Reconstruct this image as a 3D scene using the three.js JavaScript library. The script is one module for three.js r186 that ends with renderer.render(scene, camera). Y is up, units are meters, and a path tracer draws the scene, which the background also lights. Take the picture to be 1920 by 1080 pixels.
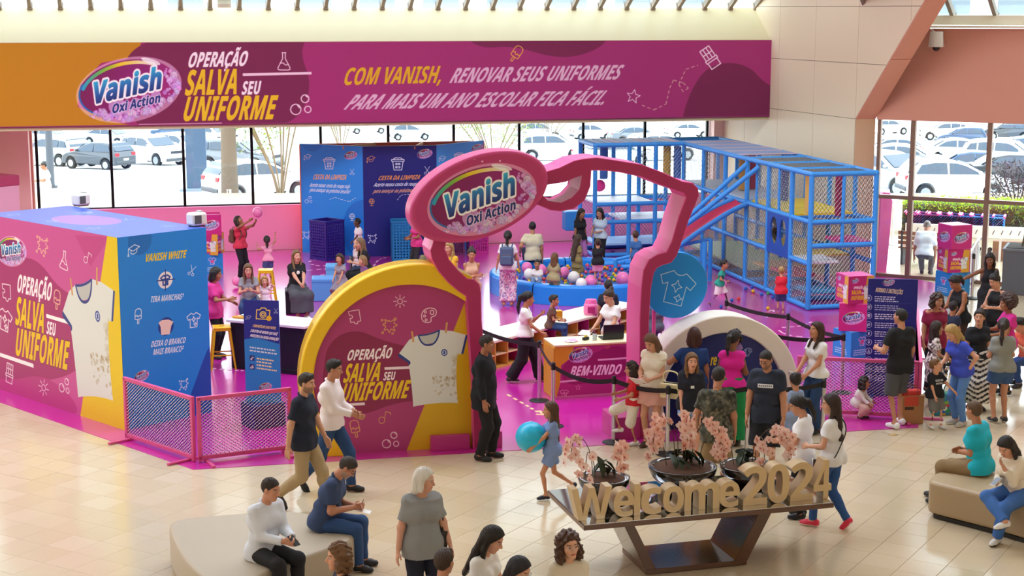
import * as THREE from 'three';
import { RoundedBoxGeometry } from 'three/addons/geometries/RoundedBoxGeometry.js';
import { TextGeometry } from 'three/addons/geometries/TextGeometry.js';
import { FontLoader } from 'three/addons/loaders/FontLoader.js';
import { mergeGeometries } from 'three/addons/utils/BufferGeometryUtils.js';

// ---------------------------------------------------------------- camera, sky, exposure
const scene = new THREE.Scene();
const EYE = new THREE.Vector3(0, 6.2, 0), FOCAL = 3000, PITCH = Math.atan(520 / FOCAL);
const camera = new THREE.PerspectiveCamera(2 * Math.atan(540 / FOCAL) * 180 / Math.PI, 1920 / 1080, 0.5, 900);
camera.position.copy(EYE); camera.rotation.x = -PITCH;
scene.add(camera);
const renderer = new THREE.WebGLRenderer({ antialias: true });
renderer.toneMapping = THREE.LinearToneMapping;
renderer.toneMappingExposure = 1.24;
renderer.shadowMap.enabled = true;
{ // bright overcast-to-clear midday sky, the same all the way round
  const W = 256, H = 128, d = new Float32Array(W * H * 4);
  for (let y = 0; y < H; y++) { const e = Math.sin(((y + .5) / H - .5) * Math.PI), k = Math.pow(Math.max(0, e), .6), L = 4.8;
    for (let x = 0; x < W; x++) { const i = (y * W + x) * 4, c = .04 * Math.sin(x / W * 25.13) * k;
      d[i] = L * (1.0 - .16 * k + c); d[i + 1] = L * (1.01 - .08 * k + c); d[i + 2] = L * (1.04 + .02 * k + c * .5); d[i + 3] = 1; } }
  const t = new THREE.DataTexture(d, W, H, THREE.RGBAFormat, THREE.FloatType);
  t.mapping = THREE.EquirectangularReflectionMapping; t.magFilter = THREE.LinearFilter; t.needsUpdate = true;
  scene.background = t; scene.environment = t;
}
// ---------------------------------------------------------------- helpers
const V = (x, y, z) => new THREE.Vector3(x, y, z), PI = Math.PI, R = (d) => d * PI / 180;
const rng = (s) => () => { s = (s + 0x6d2b79f5) | 0; let t = Math.imul(s ^ (s >>> 15), 1 | s); t = (t + Math.imul(t ^ (t >>> 7), 61 | t)) ^ t; return ((t ^ (t >>> 14)) >>> 0) / 4294967296; };
const sight = (px, py) => V((px - 960) / FOCAL, -(py - 540) / FOCAL, -1).applyEuler(camera.rotation);
const G = (px, py, h = 0) => { const d = sight(px, py), t = (h - EYE.y) / d.y; return EYE.clone().addScaledVector(d, t); };   // place on a level at height h, measured in the photograph
class Frame {                                                  // an upright plane: right vector u, outward normal n
  constructor(x, z, yaw) { this.o = V(x, 0, z); this.yaw = yaw; this.u = V(Math.cos(yaw), 0, -Math.sin(yaw)); this.n = V(Math.sin(yaw), 0, Math.cos(yaw)); }
  w(s, y, t = 0) { return this.o.clone().addScaledVector(this.u, s).addScaledVector(this.n, t).setY(y); }
  at(px, py, t = 0) { const d = sight(px, py), p = this.w(0, 0, t), k = p.clone().sub(EYE).dot(this.n) / d.dot(this.n), q = EYE.clone().addScaledVector(d, k); return [q.clone().sub(p).dot(this.u), q.y]; }
}
const used = new Map();
const numbered = (n) => { const k = used.get(n) || 0; used.set(n, k + 1); return k ? n + '_' + String(k).padStart(3, '0') : n; };
const tag = (o, label, category, group) => { Object.assign(o.userData, { label, category }); if (group) o.userData.group = group; return o; };
const lit = (m) => { m.castShadow = m.receiveShadow = true; return m; };
function part(parent, name, g, m, p, rot) { const o = lit(new THREE.Mesh(g, m)); o.name = parent === scene ? numbered(name) : name; parent.add(o); if (p) o.position.set(p[0], p[1], p[2]); if (rot) o.rotation.set(...rot); return o; }
function thing(name, label, category, p = [0, 0, 0], yaw = 0, group) { const o = new THREE.Group(); o.name = numbered(name); const q = p.isVector3 ? p : V(...p); o.position.copy(q); o.rotation.y = yaw; scene.add(o); return tag(o, label, category, group); }
const struct = (name, g, m, p, rot) => { const o = part(scene, name, g, m, p, rot); o.userData.kind = 'structure'; return o; };
function structGroup(name, p, yaw = 0) { const o = new THREE.Group(); o.name = numbered(name); o.position.copy(p); o.rotation.y = yaw; o.userData.kind = 'structure'; scene.add(o); return o; }
function copy(src, label, p, yaw, group) { const c = src.clone(); c.name = numbered(src.name.replace(/_\d{3}$/, '')); c.userData = { ...src.userData }; if (label) c.userData.label = label; if (group) c.userData.group = group; c.position.copy(p); if (yaw !== undefined) c.rotation.y = yaw; scene.add(c); return c; }
const mats = new Map();
function M(hex, rough = .6, o) { const k = hex + '|' + rough + JSON.stringify(o || 0); if (!mats.has(k)) mats.set(k, new THREE.MeshPhysicalMaterial({ color: hex, roughness: rough, ...o })); return mats.get(k); }
const flatG = (g) => { const q = g.index ? g.toNonIndexed() : g; for (const n of Object.keys(q.attributes)) if (!['position', 'normal', 'uv'].includes(n)) q.deleteAttribute(n); if (!q.attributes.uv) q.setAttribute('uv', new THREE.BufferAttribute(new Float32Array(q.attributes.position.count * 2), 2)); return q; };
const mg = (list) => mergeGeometries(list.map(flatG));
const T = (g, x, y, z, rx = 0, ry = 0, rz = 0) => { if (rx || ry || rz) g.applyMatrix4(new THREE.Matrix4().makeRotationFromEuler(new THREE.Euler(rx, ry, rz))); return g.translate(x, y, z); };
const box = (w, h, d, r = .01) => r ? new RoundedBoxGeometry(w, h, d, 2, Math.min(r, w / 2.01, h / 2.01, d / 2.01)) : new THREE.BoxGeometry(w, h, d);
const plain = (w, h, d) => new THREE.BoxGeometry(w, h, d);
const cyl = (a, b, h, n = 16, open = false) => new THREE.CylinderGeometry(a, b, h, n, 1, open);
const ball = (r, n = 16, m = 12) => new THREE.SphereGeometry(r, n, m);
function bar(a, b, r, n = 8, r2 = r) { const d = b.clone().sub(a), g = new THREE.CylinderGeometry(r2, r, d.length(), n); g.applyQuaternion(new THREE.Quaternion().setFromUnitVectors(V(0, 1, 0), d.clone().normalize())); const c = a.clone().add(b).multiplyScalar(.5); return g.translate(c.x, c.y, c.z); }
function beam(a, b, w, h) { const d = b.clone().sub(a), g = new THREE.BoxGeometry(w, h, d.length()); g.applyMatrix4(new THREE.Matrix4().lookAt(b, a, Math.abs(d.y) > .99 * d.length() ? V(0, 0, 1) : V(0, 1, 0))); const c = a.clone().add(b).multiplyScalar(.5); return g.translate(c.x, c.y, c.z); }
const shape = (pts, smooth) => { const s = new THREE.Shape(); if (smooth) { s.moveTo(...pts[0]); s.splineThru(pts.slice(1).map((p) => new THREE.Vector2(...p))); } else pts.forEach((p, i) => (i ? s.lineTo(...p) : s.moveTo(...p))); return s; };
const ext = (s, d, bev = 0, n = 12, seg = 2) => new THREE.ExtrudeGeometry(s, { depth: d, bevelEnabled: bev > 0, bevelThickness: bev, bevelSize: bev, bevelOffset: -bev, bevelSegments: seg, curveSegments: n });
const tube = (pts, r, n = 20, m = 6, closed = false) => new THREE.TubeGeometry(new THREE.CatmullRomCurve3(pts, closed), n, r, m, closed);
// procedural noise relief shared by plaster, fabric and so on
function noiseTex(seed, n, f) { const r = rng(seed), d = new Uint8Array(n * n * 4); for (let i = 0; i < n * n; i++) { const v = f(r, i % n, (i / n) | 0); d[i * 4] = d[i * 4 + 1] = d[i * 4 + 2] = v; d[i * 4 + 3] = 255; } const t = new THREE.DataTexture(d, n, n); t.magFilter = THREE.LinearFilter; t.wrapS = t.wrapT = THREE.RepeatWrapping; t.needsUpdate = true; return t; }
const grain = noiseTex(3, 128, (r) => 90 + r() * 120), weave = noiseTex(5, 64, (r, x, y) => ((x >> 1) + (y >> 1)) % 2 * 90 + 80 + r() * 40);
grain.repeat.set(6, 6); weave.repeat.set(30, 30);
// ---------------------------------------------------------------- the building
const WY = .2139, WIN = new Frame(-7.27, -41.5, WY);            // the window wall of the bay
const CREAM = new THREE.MeshPhysicalMaterial({ color: 0xe6cfae, roughness: .55, bumpMap: grain, bumpScale: .0006 });
const SALMON = new THREE.MeshPhysicalMaterial({ color: 0xd99a84, roughness: .5, bumpMap: grain, bumpScale: .0006 });
const PINKMAT = new THREE.MeshPhysicalMaterial({ color: 0xcc1c9c, roughness: .3, clearcoat: 1, clearcoatRoughness: .14, bumpMap: grain, bumpScale: .0004 });
const PANE = new THREE.MeshPhysicalMaterial({ color: 0xf4fafa, roughness: .02, transmission: 1, thickness: 0, ior: 1.45 });
const ROOFPANE = new THREE.MeshPhysicalMaterial({ color: 0xe4ecec, roughness: .04, transmission: 1, thickness: 0, ior: 1.45 });
const FROST = new THREE.MeshPhysicalMaterial({ color: 0xa9a8a2, roughness: .95, transmission: 1, thickness: 0 });  // frosted panes out of view, added and toned to soften light indoors
const BLACKM = M(0x17181a, .4, { metalness: .6 }), BRONZE = M(0x6b5f55, .45, { metalness: .5 });

// polished tile floor, laid on the skew: joints recessed, the nearest tiles one by one
{
  const fl = structGroup('floor', V(0, 0, 0));
  part(fl, 'grout', plain(64, .1, 70), M(0x9b8b72, .8), [2, -.056, -20]).userData.kind = 'structure';
  const a = R(58.5), tx = V(Math.cos(a), 0, -Math.sin(a)), tz = V(Math.sin(a), 0, Math.cos(a)), o = V(4.55, 0, -17.56), S = .44, rot = -(-a);
  const tones = [0xd3c0a0, 0xd5c2a3, 0xd1be9d, 0xd6c4a6].map((c) => new THREE.MeshPhysicalMaterial({ color: c, roughness: .17, clearcoat: .25, clearcoatRoughness: .12 }));
  const tg = box(S - .004, .02, S - .004, .0025), big = plain(S - .004, .02, S - .004), r = rng(11), all = [];
  for (let i = -75; i < 75; i++) for (let j = -75; j < 75; j++) { const p = o.clone().addScaledVector(tx, (i + .5) * S).addScaledVector(tz, (j + .5) * S); const k = (r() * 4) | 0, dy = r() * .0006;
    if (p.z > 3 || p.z < -44 || p.x < -18 || p.x > 24) continue;
    const v = p.clone().sub(EYE).applyEuler(new THREE.Euler(PITCH, 0, 0)); const X = v.x / -v.z, Y = v.y / -v.z, d = -v.z;
    const matZ = -21.3 + -.2288 * (p.x + 4.39), leftZ = -21.3 + (p.x + 4.39) * 1.1;
    const onMat = p.x > -4.39 ? p.z < matZ - .5 && p.x < 6 : p.z < leftZ - .5;
    all.push({ p, k, dy, s: (Math.abs(X) < .335 && Math.abs(Y) < .19 && d > 0 && !onMat) ? d : 1e3 + d, onMat }); }
  all.sort((p, q) => p.s - q.s);
  const rest = [[], [], [], []];
  all.forEach((t, i) => { if (i < 300) part(fl, 'tile', tg, tones[t.k], [t.p.x, -.01 + t.dy, t.p.z], [0, rot, 0]); else if (!t.onMat) rest[t.k].push(t); });
  rest.forEach((l, k) => { const m = new THREE.InstancedMesh(big, tones[k], l.length), q = new THREE.Quaternion().setFromAxisAngle(V(0, 1, 0), rot); l.forEach((t, i) => m.setMatrixAt(i, new THREE.Matrix4().compose(V(t.p.x, -.01 + t.dy, t.p.z), q, V(1, 1, 1)))); m.name = 'tile_field'; m.userData.kind = 'stuff'; lit(m); fl.add(m); });
}
// the printed vinyl play mat over it
const MATPTS = [G(-330, 640), G(362, 881), G(1150, 834), G(1722, 802), G(1716, 640), G(1760, 533), G(1668, 512), V(7.4, 0, -37.5), V(5.2, 0, -43.9), V(-13, 0, -40.1)];
{ const g = ext(shape(MATPTS.map((p) => [p.x, -p.z])), .006); g.rotateX(-PI / 2); const m = struct('floor_mat', g, PINKMAT); m.position.y = .001; }
const wallSeg = (name, a, b, y0, y1, th, m) => { const d = b.clone().sub(a), g = new THREE.BoxGeometry(Math.hypot(d.x, d.z), y1 - y0, th); const o = struct(name, g, m, [(a.x + b.x) / 2, (y0 + y1) / 2, (a.z + b.z) / 2]); o.rotation.y = Math.atan2(-d.z, d.x); return o; };
const S0 = WIN.at(66, 300)[0], S1 = WIN.at(1328, 300)[0];          // ends of the glazing
// low pink wall under the windows
{ const g = box(S1 - S0, 1.19, .12, .01), o = struct('wall_window', g, M(0xff96c4, .55)); const c = WIN.w((S0 + S1) / 2, .595, .04); o.position.copy(c); o.rotation.y = WY; }
// glazing: one pane and one mullion per bay
const cuts = [66, 206, 342, 471, 601, 728, 851, 974, 1094, 1210, 1327].map((x) => WIN.at(x, 240)[0]);
cuts.forEach((s, i) => { const w = structGroup('window', WIN.w(s, 0), WY);
  part(w, 'mullion', box(.07, 4.2, .09, .006), BLACKM, [0, 2.1, -.05]);
  if (i < cuts.length - 1) { const d = cuts[i + 1] - s; part(w, 'pane', plain(d - .07, 3.0, .012).translate(d / 2, 0, 0), PANE, [0, 2.7, -.05]); part(w, 'rail', box(d - .07, .05, .07, .005), BLACKM, [d / 2, 1.2, -.05]); } });
wallSeg('wall_left', WIN.w(-18, 0), WIN.w(S0 - .05, 0), 0, 6.2, .3, SALMON);
// piers at both ends of the glazing and the bulkhead above it
{ const p = struct('pillar', box(.8, 3.6, .5, .01), M(0xf3c9bd, .5)); p.position.copy(WIN.w(S0 - .5, 1.8, .35)); p.rotation.y = WY; }
{ const p = struct('pillar', box(.34, 3.6, .5, .01), M(0xf6cfc4, .5)); p.position.copy(WIN.w(S1 + .2, 1.8, .1)); p.rotation.y = WY; }
const BT = 3.0, BAN = new Frame(WIN.w(0, 0, BT).x, WIN.w(0, 0, BT).z, WY), BL = -9, BR = BAN.at(1450, 140)[0];
{ const sec = shape([[0, 3.42], [BT - .03, 3.42], [BT - .03, 5.47], [2.0, 6.27], [1.8, 6.27], [1.8, 6.1], [0, 6.1]]); // u = distance from the wall
  const g = ext(sec, BR - BL + .04); g.rotateY(-PI / 2); const o = struct('wall_bulkhead', g, M(0xd2c49e, .55)); o.position.copy(WIN.w(BR + .04, 0)); o.rotation.y = WY; }
// side wall of the bay: jointed stone panels on a core, its free edge leaning forward above 3.7 m
const SW0 = V(5.75, 0, -44.2), SW1 = V(8.0, 0, -37.35), SWL = SW0.distanceTo(SW1), SWYAW = Math.atan2(-(SW1.z - SW0.z), SW1.x - SW0.x);
{ const g0 = structGroup('wall_right', SW0, SWYAW);
  const clip = (poly, f) => { const out = []; poly.forEach((p, i) => { const q = poly[(i + 1) % poly.length], a = f(p), b = f(q); if (a >= 0) out.push(p); if (a * b < 0) { const t = a / (a - b); out.push([p[0] + (q[0] - p[0]) * t, p[1] + (q[1] - p[1]) * t]); } }); return out; };
  const edge = (p) => Math.max(SWL, SWL + (p[1] - 3.72) * 1.0) - p[0];
  const core = shape([[-1, -.05], [SWL, -.05], [SWL, 3.72], [SWL + 8, 11.72], [SWL + 8, 12.6], [-1, 12.6]]);
  part(g0, 'core', ext(core, .5).translate(0, 0, .03), M(0x8d7a62, .8), [0, 0, -.53]);
  const rows = [-.05, 1.3, 2.55, 3.72, 5.0, 6.3, 8, 10, 12.5], cols = [-1, 1.5, 3.35, 5.2, SWL, SWL + 2.2, SWL + 4.4, SWL + 8];
  const TO = M(0xf0e0c0, .42), e = .006;
  for (let i = 0; i < rows.length - 1; i++) for (let j = 0; j < cols.length - 1; j++) { let q = [[cols[j] + e, rows[i] + e], [cols[j + 1] - e, rows[i] + e], [cols[j + 1] - e, rows[i + 1] - e], [cols[j] + e, rows[i + 1] - e]];
    q = rows[i] < 3.7 ? clip(q, (p) => SWL - p[0]) : clip(q, (p) => SWL + (p[1] - 3.72) - .01 - p[0]); if (q.length < 3) continue; part(g0, 'panel', ext(shape(q), .018), TO, [0, 0, 0]); }
  // the end face: upright below, leaning above
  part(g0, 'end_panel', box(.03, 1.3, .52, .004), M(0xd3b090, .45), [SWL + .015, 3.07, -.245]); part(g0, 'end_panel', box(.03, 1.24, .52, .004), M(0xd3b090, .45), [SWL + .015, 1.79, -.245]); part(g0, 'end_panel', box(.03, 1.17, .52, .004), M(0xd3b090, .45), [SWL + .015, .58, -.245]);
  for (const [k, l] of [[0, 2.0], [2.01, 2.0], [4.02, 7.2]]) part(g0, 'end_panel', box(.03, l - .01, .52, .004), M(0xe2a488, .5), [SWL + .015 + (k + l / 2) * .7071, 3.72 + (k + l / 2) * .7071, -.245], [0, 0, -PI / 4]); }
// glass wall to the right of it
const RW = new Frame(8.55, -37.5, -R(26.8));
{ const top = 3.72, rail = 1.9, m = M(0x8a7060, .45, { metalness: .3 });
  const xs = [1645, 1708, 1851, 1990, 2130].map((x) => RW.at(x, 370)[0]);
  xs.forEach((s, i) => { const w = structGroup('window', RW.w(s, 0), RW.yaw);
    part(w, 'mullion', box(i ? .11 : .08, top, .16, .008), m, [0, top / 2, 0]);
    if (i < xs.length - 1) { const d = xs[i + 1] - s; part(w, 'pane', plain(d - .1, rail - .15, .012).translate(d / 2, 0, 0), PANE, [0, rail / 2 + .05, 0]); part(w, 'pane', plain(d - .1, top - rail - .1, .012).translate(d / 2, 0, 0), PANE, [0, (rail + top) / 2, 0]);
      part(w, 'rail', box(d - .1, .09, .12, .006), m, [d / 2, rail, 0]); part(w, 'rail', box(d - .1, .08, .13, .006), m, [d / 2, .04, 0]); } });
  const f = struct('wall_fascia', box(12, 2.1, .3, .01), SALMON); f.position.copy(RW.w(6.0, 4.75, -.02)); f.rotation.y = RW.yaw;
  const l = struct('trim_1', box(12, .05, .5, .01), M(0xefe3cd, .5)); l.position.copy(RW.w(6, 5.84, .05)); l.rotation.y = RW.yaw;
  const k = struct('trim_2', box(12, .22, .3, .01), M(0xefe3cd, .5)); k.position.copy(RW.w(6, 5.99, -.1)); k.rotation.y = RW.yaw;
  wallSeg('wall_far_right', RW.w(xs[4], 0), V(22, 0, -30), 0, 12.6, .3, CREAM); }
// roof lights: sloped glazing bars with a pane between each pair
function slope(f, s0, s1, t0, y0, len, pitch, step, name) { const g = structGroup(name, f.w(s0, y0, t0), f.yaw); const c = Math.cos(pitch), s = Math.sin(pitch), n = Math.round((s1 - s0) / step); step = (s1 - s0) / n;
  const bg = box(.09, .16, len, .012), cl = 1.2, pg = plain(step - .07, .014, cl), pf = plain(step - .07, .014, len - cl), sg = box(.13, .2, .1, .02);
  for (let i = 0; i <= n; i++) { part(g, 'glazing_bar', bg, M(0x8c7d6c, .5), [i * step, len / 2 * s, len / 2 * c], [-pitch, 0, 0]); part(g, 'bar_shoe', sg, M(0x8c7d6c, .5), [i * step, .0, .03], [-pitch, 0, 0]); if (i < n) { part(g, 'pane', pg, ROOFPANE, [(i + .5) * step, cl / 2 * s + .07, cl / 2 * c], [-pitch, 0, 0]); part(g, 'pane', pf, FROST, [(i + .5) * step, (cl + len) / 2 * s + .07, (cl + len) / 2 * c], [-pitch, 0, 0]); } }
  return g; }
slope(WIN, -18, 14.2, 2.0, 6.3, 13, R(27), .7, 'skylight');
slope(RW, -.3, 12, -.2, 6.05, 9, R(27), .92, 'skylight');
{ const y = 12.3, g = structGroup('ceiling', V(0, 0, 0), WY); // unseen flat roof: deep beams, frosted and opaque bays arranged to steer the light
  for (let t = 0; t < 7; t++) part(g, 'beam', box(46, .5, .45, .02), CREAM, [6, y, -22 + t * 5.5]);
  for (let t = 0; t < 9; t++) part(g, 'beam', box(.4, .45, 35, .02), CREAM, [-16 + t * 5.5, y, -5.5]);
  for (let t = 0; t < 6; t++) for (let k = 0; k < 8; k++) if (t < 3 ? (k + t) % 3 : (k + t) % 3 === 0) part(g, 'pane', plain(5.1, .02, 5.05), FROST, [-13.25 + k * 5.5, y, -19.25 + t * 5.5]); else part(g, 'added_roof_panel', plain(5.1, .12, 5.05), CREAM, [-13.25 + k * 5.5, y, -19.25 + t * 5.5]); }
wallSeg('wall_hall_left', WIN.w(-18, 0), V(-18.5, 0, 12), 0, 12.6, .3, CREAM);
wallSeg('wall_hall_right', V(22, 0, -30), V(22, 0, 12), 0, 12.6, .3, CREAM);
wallSeg('wall_back', V(-18.5, 0, 12), V(22, 0, 12), 0, 12.6, .3, CREAM);
// ground outside: paved apron, then a car park falling gently away
const PARK = (z) => (z > -46 ? -.03 : -.03 - (-46 - z) * .055);
struct('pavement', plain(420, .1, 16), M(0xcfcac2, .85), [0, -.19, -42]);
{ const o = struct('ground', plain(520, .1, 300.5), new THREE.MeshPhysicalMaterial({ color: 0xb3b1ad, roughness: .9, bumpMap: grain, bumpScale: .01 }), [0, -8.34, -196]); o.rotation.x = -Math.atan(.055); }
// ---------------------------------------------------------------- flat print: lettering, icons, emblem
const ICON = {
  sun: 'M.38 0A.38.38 0 1 1-.38 0A.38.38 0 1 1 .38 0M0-.6V-1M0 .6V1M.6 0H1M-.6 0H-1M.43-.43L.7-.7M-.43-.43L-.7-.7M.43.43L.7.7M-.43.43L-.7.7',
  puzzle: 'M-.9-.7L.5-.95L.75.55L.35.62Q.4.95.15.95Q-.1.95-.1.7L-.6.75L-.7.2Q-.4.25-.35 0Q-.4-.25-.78-.2Z',
  splat: 'M-.1-.6Q0-.3.35-.6Q.6-.75.5-.4Q.4-.2.8-.1Q.95.05.6.1Q.3.2.6.55Q.6.8.3.5Q.1.3 0 .75Q-.1.95-.2.6Q-.3.3-.6.6Q-.8.6-.5.2Q-.4.05-.75 0Q-.9-.2-.55-.2Q-.4-.3-.6-.6Q-.6-.8-.3-.5Q-.2-.4-.1-.6M.75-.75A.12.12 0 1 1 .51-.75A.12.12 0 1 1 .75-.75M-.75.85A.1.1 0 1 1-.95.85A.1.1 0 1 1-.75.85M-.8-.6A.1.1 0 1 1-1-.6A.1.1 0 1 1-.8-.6M.4.95A.09.09 0 1 1 .22.95A.09.09 0 1 1 .4.95',
  palette: 'M-.9.3Q-1-.7.1-.9Q1-.9.95-.3Q.9.1.4.2Q.2.3.3.7Q.1 1-.4.9Q-.85.75-.9.3M.6-.35A.22.18 0 1 1 .2-.35A.22.18 0 1 1 .6-.35M-.3-.4A.13.13 0 1 1-.56-.4A.13.13 0 1 1-.3-.4M-.4.1A.13.13 0 1 1-.66.1A.13.13 0 1 1-.4.1M-.2.6A.13.13 0 1 1-.46.6A.13.13 0 1 1-.2.6',
  pop: 'M-.5-.5Q-.5-1 0-1Q.5-1 .5-.5V.25Q.5.4.3.4H-.3Q-.5.4-.5.25ZM-.12.4V.95Q0 1.05.12.95V.4M-.5-.2Q-.3.1-.2-.2Q0 .3.15-.1Q.35.15.5-.25',
  note: 'M-.1.4A.4.35-20 1 1-.85.5A.4.35-20 1 1-.1.4L.1-.8L.8-.6L.75-.35',
  bubbles: 'M-.1.5A.48.48 0 1 1-1.06.5A.48.48 0 1 1-.1.5M.65-.5A.36.36 0 1 1-.07-.5A.36.36 0 1 1 .65-.5M.85.5A.3.3 0 1 1 .25.5A.3.3 0 1 1 .85.5M-.25.35Q-.3.2-.42.14M.5-.65Q.45-.74.36-.76',
  flask: 'M-.25-.95H.15M-.2-.95V-.3L-.7.7Q-.75.95-.45.95H.4Q.7.95.6.65L.1-.3V-.95M-.5.25Q-.2.05 0 .3Q.2.5.45.3',
  pencil: 'M-.3-.55L.05-1L.35-.5L.3.75Q0 .95-.32.75ZM-.3-.5Q-.1-.4 0-.5Q.15-.4.35-.5M-.1-.4V.8M.14-.42V.8M-.32.6Q0 .75.3.6',
  star: 'M0-.95L.28-.3L.95-.25L.42.2L.6.9L0 .5L-.6.9L-.42.2L-.95-.25L-.28-.3Z',
  choc: 'M-.5-1H.5V.1H-.5ZM-.5-.45H.5M-.17-1V.1M.17-1V.1M-.6.1H.6V.35H-.6ZM-.5.35V1H.5V.35',
  tee: 'M-.35-.9L-1-.5L-.78-.05L-.52-.2L-.5.9H.5L.52-.2L.78-.05L1-.5L.35-.9Q0-.55-.35-.9M-.1-.2L0-.45L.1-.2L.3-.1L.1 0L0 .25L-.1 0L-.3-.1ZM.15.45L.22.3L.3.45L.45.52L.3.6L.22.75L.15.6L0 .52Z',
  cap: 'M-.95-.2L.1-.7L.95-.3L-.1.2ZM-.5 0V.5Q0 .8.5.35V-.05M-.95-.2V.5M-.95.5L-1.05.85H-.8Z',
  scis: 'M-.6-.9L.3.5M.6-.9L-.3.5M-.2.7A.25.25 0 1 1-.7.7A.25.25 0 1 1-.2.7M.7.7A.25.25 0 1 1 .2.7A.25.25 0 1 1 .7.7',
  basket: 'M-.9-.6H.9V-.35H-.9ZM-.75-.35L-.55.9H.55L.75-.35M-.3-.05H-.1V.15H-.3ZM.1-.05H.3V.15H.1ZM-.3.4H-.1V.6H-.3ZM.1.4H.3V.6H.1M-.7-.6Q-.4-1 0-.8Q.4-1 .7-.6',
  globe: 'M.6-.2A.6.6 0 1 1-.6-.2A.6.6 0 1 1 .6-.2M-.6-.2H.6M0-.8Q-.5-.2 0 .4Q.5-.2 0-.8M0 .4V.8M-.4.85H.4',
  camera: 'M-.95-.5H-.5L-.3-.8H.3L.5-.5H.95V.8H-.95ZM.42.15A.42.42 0 1 1-.42.15A.42.42 0 1 1 .42.15M.2.15A.2.2 0 1 1-.2.15A.2.2 0 1 1 .2.15',
};
const PATHS = {}, path = (n) => (PATHS[n] ??= new Path2D(ICON[n]));
const SHIRT = 'M0 .34L.16 .14L.3 .07Q.34 .2 .44 .19Q.56 .18 .58 0L.77 .01L1 .06L.94 .3L.855 .31Q.82 .6 .865 .94Q.54 .93 .22 1Q.2 .7 .15 .435L.02 .37Z';
class Print {                                                  // a canvas laid over [x0..x1] x [y0..y1] metres of a plane; places are measured in the photograph
  constructor(f, x0, y0, x1, y1, ppm, t = 0) { Object.assign(this, { f, x0, y0, x1, y1, ppm, t }); this.c = document.createElement('canvas'); this.c.width = Math.min(2048, Math.round((x1 - x0) * ppm)); this.c.height = Math.min(2048, Math.round((y1 - y0) * ppm)); this.kx = this.c.width / (x1 - x0); this.ky = this.c.height / (y1 - y0); this.g = this.c.getContext('2d'); this.g.lineJoin = this.g.lineCap = 'round'; }
  m(s, y) { return [(s - this.x0) * this.kx, (this.y1 - y) * this.ky]; }
  P(p) { return this.f ? this.m(...this.f.at(p[0], p[1], this.t)) : [p[0], p[1]]; }
  fill(c) { this.g.setTransform(1, 0, 0, 1, 0, 0); this.g.fillStyle = c; this.g.fillRect(0, 0, this.c.width, this.c.height); }
  poly(pts, c, smooth) { const g = this.g, q = pts.map((p) => this.P(p)); g.setTransform(1, 0, 0, 1, 0, 0); g.fillStyle = c; g.beginPath(); if (smooth) { const n = q.length, mid = (a, b) => [(a[0] + b[0]) / 2, (a[1] + b[1]) / 2]; g.moveTo(...mid(q[n - 1], q[0])); q.forEach((p, i) => g.quadraticCurveTo(...p, ...mid(p, q[(i + 1) % n]))); } else q.forEach((p, i) => (i ? g.lineTo(...p) : g.moveTo(...p))); g.closePath(); g.fill(); }
  line(a, b, c, w, dash) { const g = this.g, p = this.P(a), q = this.P(b); g.setTransform(1, 0, 0, 1, 0, 0); g.strokeStyle = c; g.lineCap = 'butt'; g.lineWidth = w * this.scale(a); if (dash) g.setLineDash(dash.map((d) => d * this.scale(a))); g.beginPath(); g.moveTo(...p); g.lineTo(...q); g.stroke(); g.setLineDash([]); g.lineCap = 'round'; }
  scale(p) { const a = this.P(p), b = this.P([p[0], p[1] + 1]); return Math.hypot(b[0] - a[0], b[1] - a[1]); }
  aff(a, b, c) { const p = this.P(a), q = this.P(b), r = this.P(c); this.g.setTransform(q[0] - p[0], q[1] - p[1], r[0] - p[0], r[1] - p[1], p[0], p[1]); }
  local(p, s, rot = 0) { const c = Math.cos(rot) * s, n = Math.sin(rot) * s, a = this.ax || 1, q = this.shear || 0; this.aff(p, [p[0] + c * a, p[1] + n + c * q], [p[0] - n * a, p[1] + c - n * q]); }
  text(str, tl, tr, bl, c, o = {}) { const g = this.g; g.font = (o.font || 'bold ') + '100px sans-serif'; this.aff(tl, tr, bl); g.lineJoin = 'round'; const w = g.measureText(str).width, cap = o.cap || 71.4, k = o.skew ?? .16; g.transform(1 / w, 0, 0, 1 / cap, 0, 0); g.transform(1, 0, -k * (w / cap) * (o.flat ? 0 : .25), 1, k * w * (o.flat ? 0 : .25), 0); if (o.stroke) { g.strokeStyle = o.stroke; g.lineWidth = o.sw || 12; g.strokeText(str, 0, cap); } g.fillStyle = c; g.fillText(str, 0, cap); if (o.bold) { g.strokeStyle = c; g.lineWidth = o.bold; g.strokeText(str, 0, cap); } }
  icon(n, p, s, c, rot = 0, lw = .11) { const g = this.g; this.local(p, s, rot); g.strokeStyle = c; g.lineWidth = lw; g.stroke(path(n)); }
  disc(p, s, c) { const g = this.g; this.local(p, s); g.fillStyle = c; g.beginPath(); g.arc(0, 0, 1, 0, 7); g.fill(); }
  lines(tl, tr, h, n, c, ragged = .2, seed = 1) { const r = rng(seed), dx = tr[0] - tl[0], dy = tr[1] - tl[1]; for (let i = 0; i < n; i++) { let x = 0; const y = i * h, end = 1 - r() * ragged; while (x < end) { const w = Math.min(end - x, .04 + r() * .1); this.line([tl[0] + dx * x, tl[1] + dy * x + y], [tl[0] + dx * (x + w), tl[1] + dy * (x + w) + y], c, h * .45); x += w + .025; } } }
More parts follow.
